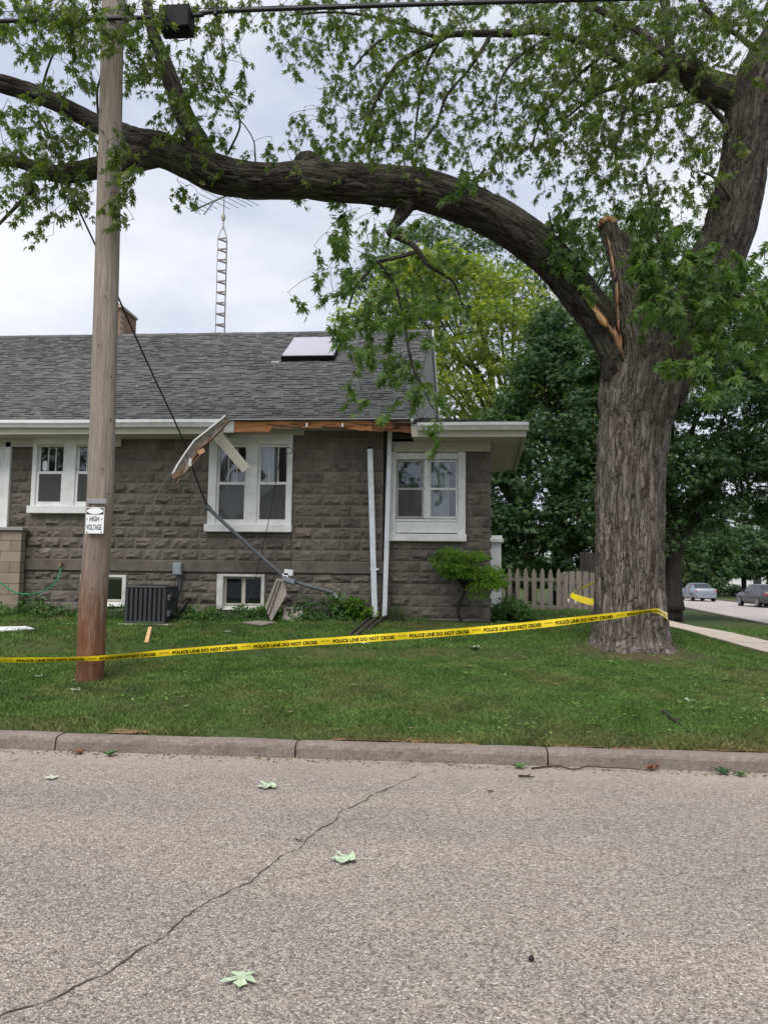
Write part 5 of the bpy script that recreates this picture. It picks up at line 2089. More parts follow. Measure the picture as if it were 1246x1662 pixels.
T0 = TYC
trunk_c = L3([(1025, 1085, T0, 148), (1024, 1058, T0, 142), (1023, 1036, T0, 124), (1021, 1000, T0, 116), (1022, 900, T0, 108), (1023, 800, T0, 106), (1027, 700, T0, 109), (1032, 655, T0, 124), (1042, 615, T0, 128), (1050, 578, T0, 108), (1053, 545, T0, 70)])
limb_c = L3([(1022, 660, T0 - .10, 60), (1010, 612, T0 - .12, 62), (999, 575, T0 - .12, 54), (984, 541, T0 - .12, 54), (964, 507, T0 - .15, 58), (938, 474, T0 - .18, 60), (904, 430, T0 - .2, 62), (860, 391, T0 - .3, 64), (800, 354, T0 - .4, 65), (740, 327, T0 - .5, 64), (690, 308, T0 - .58, 66), (650, 304, T0 - .62, 68), (600, 300, T0 - .7, 64), (550, 297, T0 - .75, 62), (500, 292, T0 - .8, 62), (450, 293, T0 - .85, 57), (400, 291, T0 - .9, 58), (350, 281, T0 - .95, 60), (310, 262, T0 - 1.0, 57), (280, 250, T0 - 1.0, 54), (250, 239, T0 - 1.05, 54), (225, 231, T0 - 1.05, 44), (195, 216, T0 - 1.05, 34), (160, 203, T0 - 1.05, 31), (100, 171, T0 - 1.1, 27), (50, 150, T0 - 1.1, 28), (0, 135, T0 - 1.1, 28), (-60, 118, T0 - 1.1, 26), (-150, 95, T0 - 1.1, 24)])
stub_c = L3([(1045, 640, T0 - .16, 90), (1041, 600, T0 - .16, 80), (1034, 560, T0 - .14, 68), (1024, 502, T0 - .1, 50), (1010, 440, T0 - .06, 37), (997, 400, T0 - .04, 31), (989, 374, T0 - .03, 32), (984, 357, T0 - .02, 27)])
stub2_c = L3([(1028, 460, T0, 36), (1020, 410, T0, 28), (1015, 376, T0, 22)])
lead_c = L3([(1074, 655, T0 + .05, 62), (1088, 605, T0 + .05, 80), (1105, 560, T0 + .08, 86), (1128, 505, T0 + .1, 85), (1155, 440, T0 + .1, 81), (1180, 380, T0 + .1, 78), (1195, 320, T0 + .1, 75), (1204, 270, T0 + .1, 72), (1211, 215, T0 + .1, 70), (1215, 170, T0 + .1, 70), (1222, 130, T0 + .1, 58), (1240, 85, T0 + .1, 46), (1262, 40, T0 + .1, 40), (1290, -40, T0 + .1, 36), (1310, -150, T0 + .2, 30)])
B = T0 - .3
branches = {
    'limb': [
        [(258, 246, T0 - 1.05, 46), (215, 258, T0 - 1.1, 42), (160, 272, T0 - 1.2, 34), (100, 283, T0 - 1.3, 28), (60, 272, T0 - 1.35, 22), (20, 262, T0 - 1.4, 18), (-60, 262, T0 - 1.5, 14)],
        [(350, 275, T0 - .97, 30), (327, 236, T0 - 1.0, 34), (308, 205, T0 - 1.0, 34), (289, 162, T0 - 1.0, 30), (267, 101, T0 - 1.05, 24), (250, 55, T0 - 1.1, 20), (240, 10, T0 - 1.1, 17), (232, -60, T0 - 1.1, 14)],
        [(665, 318, T0 - .62, 40), (655, 340, T0 - .64, 28), (645, 358, T0 - .66, 18), (632, 376, T0 - .7, 13), (646, 385, T0 - .72, 12), (668, 396, T0 - .74, 10), (680, 410, T0 - .75, 9), (692, 428, T0 - .75, 7), (706, 438, T0 - .7, 5), (735, 458, T0 - .6, 4), (752, 500, T0 - .6, 3)],
        [(678, 407, T0 - .75, 8), (653, 416, T0 - .78, 7), (609, 427, T0 - .8, 6), (594, 446, T0 - .85, 5), (578, 464, T0 - .9, 4), (565, 500, T0 - .9, 3)],
        [(615, 426, T0 - .8, 5), (640, 460, T0 - .85, 5), (655, 520, T0 - .9, 4), (668, 590, T0 - .95, 4), (690, 638, T0 - 1., 3), (703, 664, T0 - 1., 2.5)],
        [(560, 290, T0 - .78, 14), (502, 262, T0 - .82, 34), (488, 268, T0 - .84, 30)],
        [(690, 300, T0 - .6, 26), (672, 280, T0 - .62, 24), (668, 276, T0 - .62, 16)],
        [(782, 325, T0 - .42, 9), (777, 314, T0 - .42, 8), (772, 290, T0 - .43, 2), (760, 255, T0 - .45, 1.8)],
        [(60, 300, T0 - 1.35, 9), (42, 320, T0 - 1.4, 7), (20, 342, T0 - 1.45, 6), (-5, 368, T0 - 1.5, 5)],
        [(64, 172, T0 - 1.1, 6), (75, 120, T0 - 1.1, 4), (92, 75, T0 - 1.1, 3)],
        [(62, 180, T0 - 1.1, 5), (66, 200, T0 - 1.1, 4), (78, 220, T0 - 1.1, 3)],
        [(160, 190, T0 - 1.05, 4), (158, 150, T0 - 1.1, 4), (165, 120, T0 - 1.1, 3)],
        [(370, 250, T0 - .95, 4), (390, 200, T0 - 1, 3), (370, 160, T0 - 1, 2.5), (340, 110, T0 - 1, 2)],
        [(415, 268, T0 - .9, 3), (412, 230, T0 - .9, 2), (398, 205, T0 - .9, 2), (380, 185, T0 - .9, 2)],
        [(925, 440, T0 - .4, 8), (905, 400, T0 - .45, 6), (895, 370, T0 - .45, 4), (890, 345, T0 - .45, 3)],
    ],
    'lead': [
        [(1214, 190, T0 + .08, 50), (1188, 154, T0 + .05, 50), (1143, 137, T0, 47), (1118, 114, B, 40), (1095, 108, B, 36), (1072, 118, B, 28), (1050, 126, B, 18), (1036, 129, B, 14), (1000, 140, B, 9), (960, 158, B, 6), (920, 190, B, 4)],
        [(1088, 114, B, 18), (1086, 72, B, 16), (1080, 30, B, 13), (1070, -40, B, 10)],
        [(1186, 216, T0, 9), (1175, 198, T0 - .05, 10), (1161, 183, T0 - .1, 9), (1140, 165, T0 - .2, 7), (1100, 170, T0 - .3, 5), (1060, 180, T0 - .3, 4), (1030, 190, T0 - .3, 3)],
        [(1036, 131, B, 6), (1012, 178, B, 5), (1000, 230, B, 4), (985, 275, B, 3)],
        [(1045, 122, B, 12), (980, 85, B, 11), (920, 60, B, 11), (870, 50, B, 11), (833, 54, B, 12), (794, 54, B, 12), (732, 56, B, 10), (714, 65, B, 9), (653, 98, B, 8), (624, 137, B, 7), (602, 181, B, 5), (580, 235, B, 4)],
        [(716, 62, B, 7), (653, 50, B + .3, 5), (602, 78, B + .4, 4), (570, 115, B + .5, 3)],
        [(796, 57, B, 7), (761, 112, B - .2, 5), (725, 155, B - .3, 5), (707, 202, B - .3, 4), (674, 245, B - .3, 3)],
        [(714, 65, B, 5), (690, 110, B + .2, 5), (680, 160, B + .3, 4), (672, 232, B + .3, 3)],
        [(900, 57, B, 6), (850, 85, B - .4, 5), (812, 130, B - .5, 4), (800, 205, B - .5, 3)],
        [(980, 88, B, 7), (930, 130, B + .6, 5), (880, 190, B + .8, 4), (860, 245, B + .8, 3)],
        [(1100, 110, B, 14), (1050, 60, B + .5, 12), (980, 20, B + .8, 11), (900, -10, B + .8, 9), (700, -40, B + .8, 7)],
        [(700, 57, B, 5), (620, 30, B + .6, 5), (540, 20, B + .8, 4), (470, 25, B + .8, 3)],
        [(1060, 490, T0 - .6, 8), (1078, 430, T0 - .75, 6), (1062, 370, T0 - .8, 5), (1048, 285, T0 - .8, 4)],
        [(1110, 510, T0 - .4, 9), (1150, 472, T0 - .8, 7), (1200, 482, T0 - .95, 6), (1250, 510, T0 - 1.0, 5)],
        [(1240, 95, T0, 12), (1200, 60, T0 + .5, 9), (1150, 20, T0 + .7, 8), (1120, -30, T0 + .8, 6)],
        [(1192, 330, T0 - .2, 6), (1160, 290, T0 - .3, 4), (1140, 280, T0 - .35, 3)],
    ]}

base_z = trunk_c[1][2]
flare = lambda s, th: 1 + (0.24 * np.exp(-np.maximum(s - 0.14, 0) / 0.2)) * (np.abs(np.sin(th * 2.5 + 0.6)) ** 1.5 - 0.30)
V, F, A, tp = bark_tube(trunk_c, 190, 0.02, 0.030, flare=flare)
np_t = np_mesh('trunk', V, F, M['bark'], maple, flat=False, attr=('bark', A))


def join(parts):
    Vs, Fs, As, b = [], [], [], 0
    for v, f, a in parts:
        Vs.append(v)
        Fs.append(f + b)
        As.append(a)
        b += len(v)
    return np.concatenate(Vs), np.concatenate(Fs), np.concatenate(As)


nodes = []                                       # points on the branches where twigs may start
parts = []
for c, sg_, am in ((stub_c, 90, .02), (stub2_c, 48, .015)):
    v, f, a, p = bark_tube(c, sg_, .022, am, ks=12, kl=1.8)
    parts.append((v, f, a))
np_mesh('snapped_stub', *join(parts)[:2], M['bark'], maple, flat=False, attr=('bark', join(parts)[2]))
parts = []
v, f, a, p = bark_tube(limb_c, 84, .028, .022, ks=11, kl=2.2)
parts.append((v, f, a))
nodes.append(p[::6])
for br in branches['limb']:
    big = br[0][3] > 20
    v, f, a, p = bark_tube(L3(br), 40 if big else 8, .035 if big else .06, .012 if big else .002, ks=18)
    parts.append((v, f, a))
    nodes.append(p[::2] if not big else p[::4])
J = join(parts)
o = np_mesh('broken_limb', J[0], J[1], M['bark_limb_shaded'], maple, flat=False, attr=('bark', J[2]))
o['label'] = 'long heavy limb split from the trunk, reaching left behind the pole'
parts = []
v, f, a, p = bark_tube(lead_c, 100, .026, .026, ks=10.5, kl=1.7)
parts.append((v, f, a))
for br in branches['lead']:
    big = br[0][3] > 20
    v, f, a, p = bark_tube(L3(br), 44 if big else 8, .035 if big else .06, .012 if big else .002, ks=18)
    parts.append((v, f, a))
    nodes.append(p[::2] if not big else p[::4])
J = join(parts)
np_mesh('leader', J[0], J[1], M['bark_lead_backlit'], maple, flat=False, attr=('bark', J[2]))

# split wood where the limb tore
mb = MB()
rg = np.random.default_rng(21)


def shards(mb, line, n, wpx, mats, L_=(.18, .4), dep=.05):
    line = np.array([P(a, b, Y) for a, b, Y in line])
    for _ in range(n):
        t = rg.uniform(0, len(line) - 1.001)
        i = int(t)
        c = line[i] + (line[i + 1] - line[i]) * (t - i)
        d = line[i + 1] - line[i]
        d /= np.linalg.norm(d)
        s_ = np.cross(d, [0, -1.0, 0])
        s_ /= np.linalg.norm(s_)
        w_ = rg.uniform(.35, 1) * wpx / 2 * pxm(11)
        c = c + s_ * rg.uniform(-.6, .6) * w_ + np.array([0, rg.uniform(-.012, .02), 0])
        l_ = rg.uniform(*L_) / 2
        mb.m = int(rg.choice(mats))
        a = np.array([0, -1.0, 0]) * .01
        vs = []
        for e, k in ((-1, .15), (-.5, .9), (.45, 1), (1, .1)):
            for q in (-1, 1):
                vs.append(c + d * l_ * e + s_ * w_ * .45 * k * q + a * rg.uniform(.2, 1.2))
        for e, k in ((-1, .15), (-.5, .9), (.45, 1), (1, .1)):
            for q in (-1, 1):
                vs.append(c + d * l_ * e + s_ * w_ * .45 * k * q + np.array([0, dep * 1.6, 0]))
        mb.add(vs, [(0, 1, 3, 2), (2, 3, 5, 4), (4, 5, 7, 6), (0, 2, 10, 8), (2, 4, 12, 10), (4, 6, 14, 12), (1, 9, 11, 3), (3, 11, 13, 5), (5, 13, 15, 7), (0, 8, 9, 1), (6, 7, 15, 14)])


yF = T0 - .40
shards(mb, [(950, 482, yF), (968, 504, yF), (986, 526, yF - .01), (1000, 548, yF - .02), (1007, 568, yF - .04)], 26, 8, [0, 4, 4, 1], (.2, .42), .12)
shards(mb, [(952, 488, yF - .015), (966, 506, yF - .02), (978, 520, yF - .02)], 6, 9, [2], (.15, .3), .08)
shards(mb, [(943, 470, yF + .05), (962, 484, yF + .06), (980, 500, yF + .06)], 14, 22, [1, 3], (.15, .3), .12)
shards(mb, [(985, 385, T0 - .15), (994, 420, T0 - .2), (1001, 470, T0 - .26), (1003, 520, T0 - .32), (1007, 560, T0 - .42)], 18, 5, [4, 0, 2], (.12, .34), .06)
shards(mb, [(925, 425, T0 - .05), (955, 455, T0 - .05)], 10, 26, [3, 3, 1], (.2, .35), .1)
shards(mb, [(976, 362, T0 - .17), (985, 352, T0 - .17), (993, 360, T0 - .15)], 14, 18, [0, 2, 0], (.06, .16), .1)
mb.build('split_wood', [M['fresh_wood'], M['rot_wood'], M['splinter'], mottled('wet_brown_wood', (0.075, 0.032, 0.018), .3, 8, .8), mottled('torn_wood', (0.36, 0.20, 0.11), .35, 12, .8, sc=(2, 2, .5))], maple)

# ---- leaves of the big tree, sprayed along drooping twigs
GRID = """
4 8 9 9 9 9 7 4 6 3 2 4 7 7 7 6 2 4 6 5 6 7 8 8 8 9 9 8 7 7 7 6
3 7 8 8 6 6 4 3 6 2 0 3 6 7 6 7 6 4 6 5 6 6 8 7 8 8 9 8 6 4 4 4
0 1 1 3 0 5 6 5 5 1 0 2 4 4 4 8 8 6 4 3 4 7 7 7 8 7 9 7 3 3 3 0
0 2 4 5 0 3 6 7 6 4 0 0 0 5 6 8 7 7 3 5 5 7 6 7 7 7 5 5 1 0 0 0
5 4 2 1 0 0 4 5 5 4 0 0 3 6 7 7 6 7 4 6 4 5 7 6 7 7 6 6 3 0 0 0
5 5 6 6 2 0 1 4 5 2 0 0 5 8 7 8 8 6 2 4 4 5 6 6 7 7 5 4 3 4 0 0
8 8 7 3 5 1 0 0 1 1 0 2 6 6 4 7 7 5 3 2 5 4 4 4 6 5 2 1 4 2 0 0
7 8 8 4 5 0 0 5 0 0 0 0 0 0 0 0 0 2 4 3 1 1 1 3 6 4 4 4 3 2 0 0
1 6 4 5 5 0 0 0 0 0 0 0 2 3 5 3 2 0 0 0 0 0 4 4 4 5 6 1 0 0 0 0
0 3 0 0 0 0 0 0 0 0 0 0 0 5 5 3 5 2 0 0 0 0 6 5 3 6 7 5 1 0 0 0
0 0 0 0 0 0 0 0 0 0 0 0 0 4 5 4 6 5 3 0 0 0 5 6 2 6 8 7 3 3 3 4
0 0 0 0 0 0 0 0 0 0 0 0 0 4 4 6 6 6 4 0 0 0 0 3 1 5 6 6 7 6 5 4
0 0 0 0 0 0 0 0 0 0 0 0 1 5 7 7 6 6 4 0 0 0 0 0 0 3 3 6 7 7 7 6
0 0 0 0 0 0 0 0 0 0 0 0 0 5 7 7 7 5 1 0 0 0 0 0 0 0 0 3 6 4 7 7
0 0 0 0 0 0 0 0 0 0 0 0 0 1 6 6 7 3 0 0 0 0 0 0 0 0 0 3 5 1 3 2
0 0 0 0 0 0 0 0 0 0 0 0 0 0 2 3 7 2 0 0 0 0 0 0 0 0 0 0 1 0 0 0
0 0 0 0 0 0 0 0 0 0 0 0 0 0 2 2 6 4 0 0 0 0 0 0 0 0 0 0 0 0 0 0
0 0 0 0 0 0 0 0 0 0 0 0 0 0 0 0 0 4 0 0 0 0 0 0 0 0 0 0 0 0 0 0
""".strip().split('\n')
GRID = [[int(x) for x in r.split()] for r in GRID]
rng = np.random.default_rng(2)
sprays = []                                      # (start, direction, length, leaves, size, zone)
for rI, row in enumerate(GRID):
    assert len(row) == 32
    for cI, d in enumerate(row):
        if not d:
            continue
        k_ = 2.0 if (rI <= 6 and cI >= 21) else (0.8 if rI >= 8 and cI <= 18 else 1.25)
        if cI <= 9:
            k_ = 1.2 if rI <= 1 else 1.02
        n = d * k_ * (1.0 if rI <= 7 else .72) + rng.uniform(-.4, .5)
        n = int(n) + (rng.uniform() < n % 1)
        for _ in range(n):
            px, py = 40 * (cI + rng.uniform(-.05, 1.05)), 40 * (rI + rng.uniform(-.1, 1.0))
            size, zone = 0.118, 0
            if cI <= 9:
                Y = rng.uniform(PY + .25, PY + 1.9)
                if rI <= 1 and 1 <= cI <= 6 and rng.uniform() < .5:
                    Y = rng.uniform(PY - .75, PY - .25)
                if cI == 4 and 5 <= rI <= 8:
                    px, Y = rng.uniform(180, 209), rng.uniform(PY - .42, PY - .2)
                if cI == 4 and 2 <= rI <= 4:
                    continue
                size = 0.09
            elif rI >= 7 and cI <= 18:
                Y, size, zone = rng.uniform(T0 - 1.5, T0 - .1), .125, 1
            elif rI >= 8 and cI >= 25:
                Y, size, zone = rng.uniform(T0 - 1.6, T0 - .68), .135, 1
                if cI == 25:
                    px = rng.uniform(1028, 1050)
                    if rng.uniform() < .35:
                        continue
            elif rI >= 8:
                Y, size, zone = rng.uniform(T0 - .7, T0 - .3), .12, 1
                if cI == 24:
                    Y = rng.uniform(T0 + .25, T0 + .9)
            else:
                Y, size = rng.uniform(T0 - 2.0, T0 + 2.4), .086
            if 430 < px < 535 and 515 < py < 640:
                continue
            p = P(px, py, Y)
            a = rng.uniform(0, 2 * math.pi)
            droop = rng.uniform(.15, .9)
            dr = np.array([math.cos(a), math.sin(a) * .8, -droop])
            dr[0] -= .25
            sprays.append((p, dr / np.linalg.norm(dr), rng.uniform(.20, .40), int(rng.integers(12, 25)), size, zone))
for cI in range(-6, 38):                          # the crown goes on above the picture
    for rI in range(-5, 0):
        for _ in range(4 if 10 < cI < 34 else 2):
            p = P(40 * (cI + rng.uniform()), 40 * (rI + rng.uniform()), rng.uniform(T0 - 2.2, T0 + 2.6) if cI > 10 else rng.uniform(PY - .5, PY + 2))
            a = rng.uniform(0, 2 * math.pi)
            dr = np.array([math.cos(a), math.sin(a), -.5])
            sprays.append((p, dr / np.linalg.norm(dr), .35, 9, .11, 0))

LP, LTIP, LN, LS, LZ = [], [], [], [], []
tw = MB()
starts = np.array([s[0] - s[1] * s[2] * .5 for s in sprays])
for (p, d, L_, k, size, zone), st in zip(sprays, starts):
    tt_ = np.sort(rng.uniform(.12, 1.0, k))
    side = np.cross(d, rdir(1, rng)[0])
    side /= np.linalg.norm(side)
    for j, t in enumerate(tt_):
        q = st + d * L_ * t + np.array([0, 0, -.10 * t * t])
        o_ = rdir(1, rng)[0] * .75 + d * .55 + side * (.6 if j % 2 else -.6) + np.array([-.1, 0, -.8])
        o_ /= np.linalg.norm(o_)
        LP.append(q + o_ * rng.uniform(.02, .06))
        LTIP.append(o_)
        LN.append(np.array([0, -.1, .6]) + rdir(1, rng)[0] * 1.0)
        LS.append(size * rng.uniform(.45, 1.25))
        LZ.append(zone)
    tw.tube([st, st + d * L_ * .5 + np.array([0, 0, -.02]), st + d * L_ + np.array([0, 0, -.10])], [.0035, .0026, .0012], 3, False)
# twigs joined to the nearest wood (grown outwards from the branches)
N = np.concatenate(nodes)
dist = np.full(len(starts), 1e9)
near = np.zeros((len(starts), 3))
for i in range(0, len(N), 400):
    D = np.linalg.norm(starts[:, None, :] - N[None, i:i + 400, :], axis=2)
    j = D.argmin(1)
    b = D[np.arange(len(starts)), j]
    k = b < dist
    dist[k] = b[k]
    near[k] = N[i + j[k]]
done = np.zeros(len(starts), bool)
for _ in range(len(starts)):
    i = int(np.where(done, 1e9, dist).argmin())
    done[i] = True
    if dist[i] > 0.02:
        a, b = near[i], starts[i]
        mid = (a + b) / 2 + np.array([0, 0, .12 * dist[i]]) + rng.normal(size=3) * .05 * dist[i]
        r_ = min(.0085, .0032 + .004 * dist[i])
        tw.tube([a, a * .4 + mid * .6, mid * .5 + b * .5 + np.array([0, 0, .03 * dist[i]]), b], [r_, r_ * .85, r_ * .65, .0034], 4, False)
    D = np.linalg.norm(starts - starts[i], axis=1) * 1.08
    k = (~done) & (D < dist)
    dist[k] = D[k]
    near[k] = starts[i]
tw.build('twig', M['twig'], maple)
LZ = np.array(LZ)
LP, LTIP, LN, LS = map(np.array, (LP, LTIP, LN, LS))
M['leaf'] = leaf_mat('maple_leaf', (0.052, 0.092, 0.016), (0.090, 0.138, 0.026), (0.155, 0.175, 0.045), (0.13, 0.165, 0.075), .45)
M['leaf_fresh'] = leaf_mat('maple_leaf_fresh', (0.060, 0.122, 0.022), (0.095, 0.170, 0.036), (0.15, 0.215, 0.060), (0.18, 0.25, 0.12), .45)
for z, mt in ((0, 'leaf'), (1, 'leaf_fresh')):
    k = LZ == z
    V, F = leaves(LP[k], LTIP[k], LN[k], LS[k], LT_FULL)
    o = np_mesh('foliage', V, F, M[mt], maple)
    if z:
        o['label'] = 'fresher green leaves around the break and hanging below the limb'


# ------------------------------------------------------------------ trees beyond the house
def inside(px, py, poly):
    r = np.zeros(len(px), bool)
    n = len(poly)
    for i in range(n):
        x0, y0 = poly[i]
        x1, y1 = poly[(i + 1) % n]
        c = ((y0 > py) != (y1 > py)) & (px < (x1 - x0) * (py - y0) / (y1 - y0 + 1e-9) + x0)
        r ^= c
    return r


def edge_dist(px, py, poly):
    d = np.full(len(px), 1e9)
    n = len(poly)
    for i in range(n):
        a, b = np.array(poly[i], float), np.array(poly[(i + 1) % n], float)
        ab = b - a
        t = np.clip(((px - a[0]) * ab[0] + (py - a[1]) * ab[1]) / np.dot(ab, ab), 0, 1)
        d = np.minimum(d, np.hypot(px - a[0] - t * ab[0], py - a[1] - t * ab[1]))
    return d


def tree(name, label, poly, Y, base_px, n, r, per, size, mat, trunk_w, seed, group=None, flat=.5, limbs=24, top=None, bark='bark_far', extra=()):
    """a crown of leaf clumps filling an outline, thick in the middle; trunk and limbs below"""
    rg = np.random.default_rng(seed)
    g = P(base_px[0], base_px[1], Y)
    g[2] = float(terrain(g[0], g[1])) - .05
    root = thing(name, label, 'tree', g, group)
    xs_, ys_ = [p[0] for p in poly], [p[1] for p in poly]
    C = []
    while len(C) < n:
        px, py = rg.uniform(min(xs_), max(xs_), 400), rg.uniform(min(ys_), max(ys_), 400)
        k = inside(px, py, poly)
        px, py = px[k], py[k]
        e = edge_dist(px, py, poly) * pxm(Y)
        hd = np.sqrt(np.clip(e, .15, 8)) * 1.25
        for a, b, h in zip(px, py, hd):
            C.append(P(a, b, Y + rg.uniform(-1, 1) * h))
    C = np.array(C[:n])
    rr = r * rg.uniform(.55, 1.25, n)
    pos, tip, nr, sz = [], [], [], []
    for c, q in zip(C, rr):
        k = int(per * rg.uniform(.7, 1.3))
        u = rdir(k, rg) * (rg.uniform(.35, 1, (k, 1)) ** .5)
        tilt = rg.normal(size=3) * .18
        off = u * np.array([q, q, q * flat])
        off[:, 2] -= (u[:, 0] ** 2 + u[:, 1] ** 2) * q * .28
        off[:, 2] += off[:, 0] * tilt[0] + off[:, 1] * tilt[1]
        pos.append(c + off)
        t = u * .8 + rg.normal(size=(k, 3)) * .45 + np.array([0, 0, -.35])
        tip.append(t)
        nr.append(np.array([0, 0, .9]) + u * .5 + rg.normal(size=(k, 3)) * .4)
        sz.append(size * rg.uniform(.6, 1.3, k))
    V, F = leaves(np.concatenate(pos), np.concatenate(tip), np.concatenate(nr), np.concatenate(sz), LT_FAR)
    np_mesh('crown', V, F, mat, root)
    mb = MB()
    tp = np.array([g[0], g[1], top if top else C[:, 2].min() + .45 * (C[:, 2].max() - C[:, 2].min())])
    mb.tube(poly3([g, g * .6 + tp * .4 + np.array([.05, 0, 0]), tp], .4), list(np.linspace(trunk_w / 2 * 1.1, trunk_w / 2 * .55, len(poly3([g, g * .6 + tp * .4, tp], .4)))), 12)
    for c in C[rg.choice(n, limbs, replace=False)]:
        s_ = g + (tp - g) * rg.uniform(.45, 1)
        m1 = s_ * .6 + c * .4 + np.array([0, 0, .1 * abs(c[0] - s_[0])])
        mb.tube([s_, m1, s_ * .2 + c * .8 + np.array([0, 0, .1]), c], [trunk_w * .2, trunk_w * .13, trunk_w * .07, .015], 6, False)
    for lp, w0, w1 in extra:
        pp_ = poly3([P(a, b, Y) for a, b in lp], .3)
        mb.tube(pp_, list(np.linspace(w0, w1, len(pp_))), 10)
    mb.build('trunk', M[bark], root, flat=False)
    return root


M['leaf_dark'] = leaf_mat('dark_maple_leaf', (0.034, 0.074, 0.026), (0.055, 0.108, 0.038), (0.085, 0.140, 0.060), trans=.3)
M['leaf_yellow'] = leaf_mat('yellow_green_leaf', (0.12, 0.18, 0.040), (0.20, 0.25, 0.055), (0.34, 0.34, 0.08), trans=.48)
M['leaf_blue'] = leaf_mat('grey_green_leaf', (0.055, 0.10, 0.05), (0.08, 0.13, 0.065), (0.11, 0.165, 0.08), trans=.35)
M['leaf_mid'] = leaf_mat('mid_green_leaf', (0.038, 0.080, 0.026), (0.058, 0.11, 0.036), (0.085, 0.145, 0.05), trans=.3)
tree('yellow_maple', 'yellow-green maple with open crown behind the gable', [(560, 520), (600, 450), (660, 400), (740, 400), (800, 430), (870, 450), (905, 520), (890, 640), (850, 690), (800, 720), (700, 720), (640, 690), (600, 620)], 34, (858, 975), 240, .90, 66, .24, M['leaf_yellow'], .42, 31, 'trees beyond the house', limbs=9, top=7.0)
tree('tall_tree', 'tall grey-green tree rising behind the yellow maple', [(560, 480), (610, 400), (690, 360), (760, 345), (830, 380), (900, 420), (960, 330), (1060, 330), (1160, 360), (1180, 460), (1000, 520), (800, 540), (640, 560)], 39, (830, 975), 230, .95, 60, .26, M['leaf_blue'], .6, 32, 'trees beyond the house', limbs=30, top=11)
tree('dark_maple', 'large dark green maple with leaning lower branch behind the big trunk', [(960, 500), (1030, 470), (1120, 470), (1200, 450), (1320, 440), (1380, 600), (1370, 790), (1300, 850), (1230, 840), (1180, 860), (1130, 835), (1085, 880), (1010, 900), (950, 860), (930, 640)], 27, (1091, 984), 560, .68, 125, .175, M['leaf_dark'], .60, 33, 'trees beyond the house', limbs=12, top=5.2, extra=(([(1091, 990), (1091, 970), (1091, 940)], .42, .27), ([(1094, 905), (1106, 880), (1124, 852), (1150, 825)], .20, .10)))
tree('dark_maple', 'dark green maple filling the gap between house corner and big trunk', [(780, 680), (820, 640), (850, 580), (880, 505), (960, 470), (1010, 520), (1010, 880), (960, 930), (880, 945), (770, 950), (755, 800)], 29, (905, 990), 430, .7, 125, .18, M['leaf_dark'], .45, 34, 'trees beyond the house', limbs=14)
tree('street_tree', 'lighter green tree across the side street left of the white wall', [(1085, 880), (1110, 850), (1150, 840), (1190, 860), (1200, 920), (1170, 948), (1120, 950), (1085, 945)], 74, (1158, 962), 120, 1.0, 60, .38, M['leaf_mid'], .5, 35, 'trees across the side street', limbs=10)
tree('street_tree', 'round dark green tree in front of the white wall across the side street', [(1160, 880), (1190, 855), (1250, 850), (1300, 860), (1330, 900), (1300, 935), (1240, 936), (1170, 930)], 76, (1206, 962), 130, 1.0, 60, .38, M['leaf_dark'], .5, 36, 'trees across the side street', limbs=10)
tree('street_tree', 'pale grey-green tree farthest away at the right edge', [(1150, 850), (1190, 820), (1250, 800), (1330, 810), (1380, 860), (1340, 930), (1250, 930), (1160, 920)], 98, (1290, 955), 90, 1.3, 46, .5, M['leaf_blue'], .6, 37, 'trees across the side street', limbs=10)
# far wood that closes the view at ground level
rg = np.random.default_rng(40)
pos, tip, nr, sz = [], [], [], []
for _ in range(420):
    X, Y = rg.uniform(-8, 75), rg.uniform(118, 132)
    Z = rg.uniform(.3, 6.5 + 2 * math.sin(X * .21))
    k = 26
    u = rdir(k, rg)
    pos.append(np.array([X, Y, Z]) + u * 1.5)
    tip.append(u + np.array([0, 0, -.3]))
    nr.append(np.array([0, -.3, .8]) + rg.normal(size=(k, 3)) * .4)
    sz.append(rg.uniform(.5, 1.0, k))
V, F = leaves(np.concatenate(pos), np.concatenate(tip), np.concatenate(nr), np.concatenate(sz), LT_FAR)
tag(np_mesh('far_wood', V, F, M['leaf_mid']), 'far green wood closing the end of the side street', 'wood', kind='stuff')
# hedge and house across the side street
pos, tip, nr, sz = [], [], [], []
a, b = P(1140, 960, 80), P(1330, 960, 80)
for _ in range(260):
    X, Z = rg.uniform(a[0], b[0]), rg.uniform(.25, 1.05)
    k = 30
    u = rdir(k, rg)
    pos.append(np.array([X, 80 + rg.uniform(-.5, .5), Z]) + u * .3)
    tip.append(u)
    nr.append(u + rg.normal(size=(k, 3)) * .5)
    sz.append(rg.uniform(.14, .24, k))
V, F = leaves(np.concatenate(pos), np.concatenate(tip), np.concatenate(nr), np.concatenate(sz), LT_FAR)
tag(np_mesh('hedge', V, F, M['leaf_dark']), 'low dark clipped hedge across the side street behind the cars', 'hedge')
fh = thing('far_house', 'white house seen under the trees across the side street', 'house', P(1210, 958, 94))
a, b = P(1172, 955, 94), P(1300, 934, 94)
mb = MB()
mb.bbox(float(a[0]), float(b[0]), 94, 101, 0, 3.0, .02)
mb.build('wall', M['far_white'], fh)
mb = MB()
xa, xb = float(a[0]) - .4, float(b[0]) + .4
mb.add([(xa, 93.4, 3.0), (xb, 93.4, 3.0), (xb, 101.6, 3.0), (xa, 101.6, 3.0), (xa, 97.5, 5.2), (xb, 97.5, 5.2)], [(0, 1, 5, 4), (2, 3, 4, 5), (0, 4, 3), (1, 2, 5), (3, 2, 1, 0)])
mb.build('roof', M['far_roof'], fh)
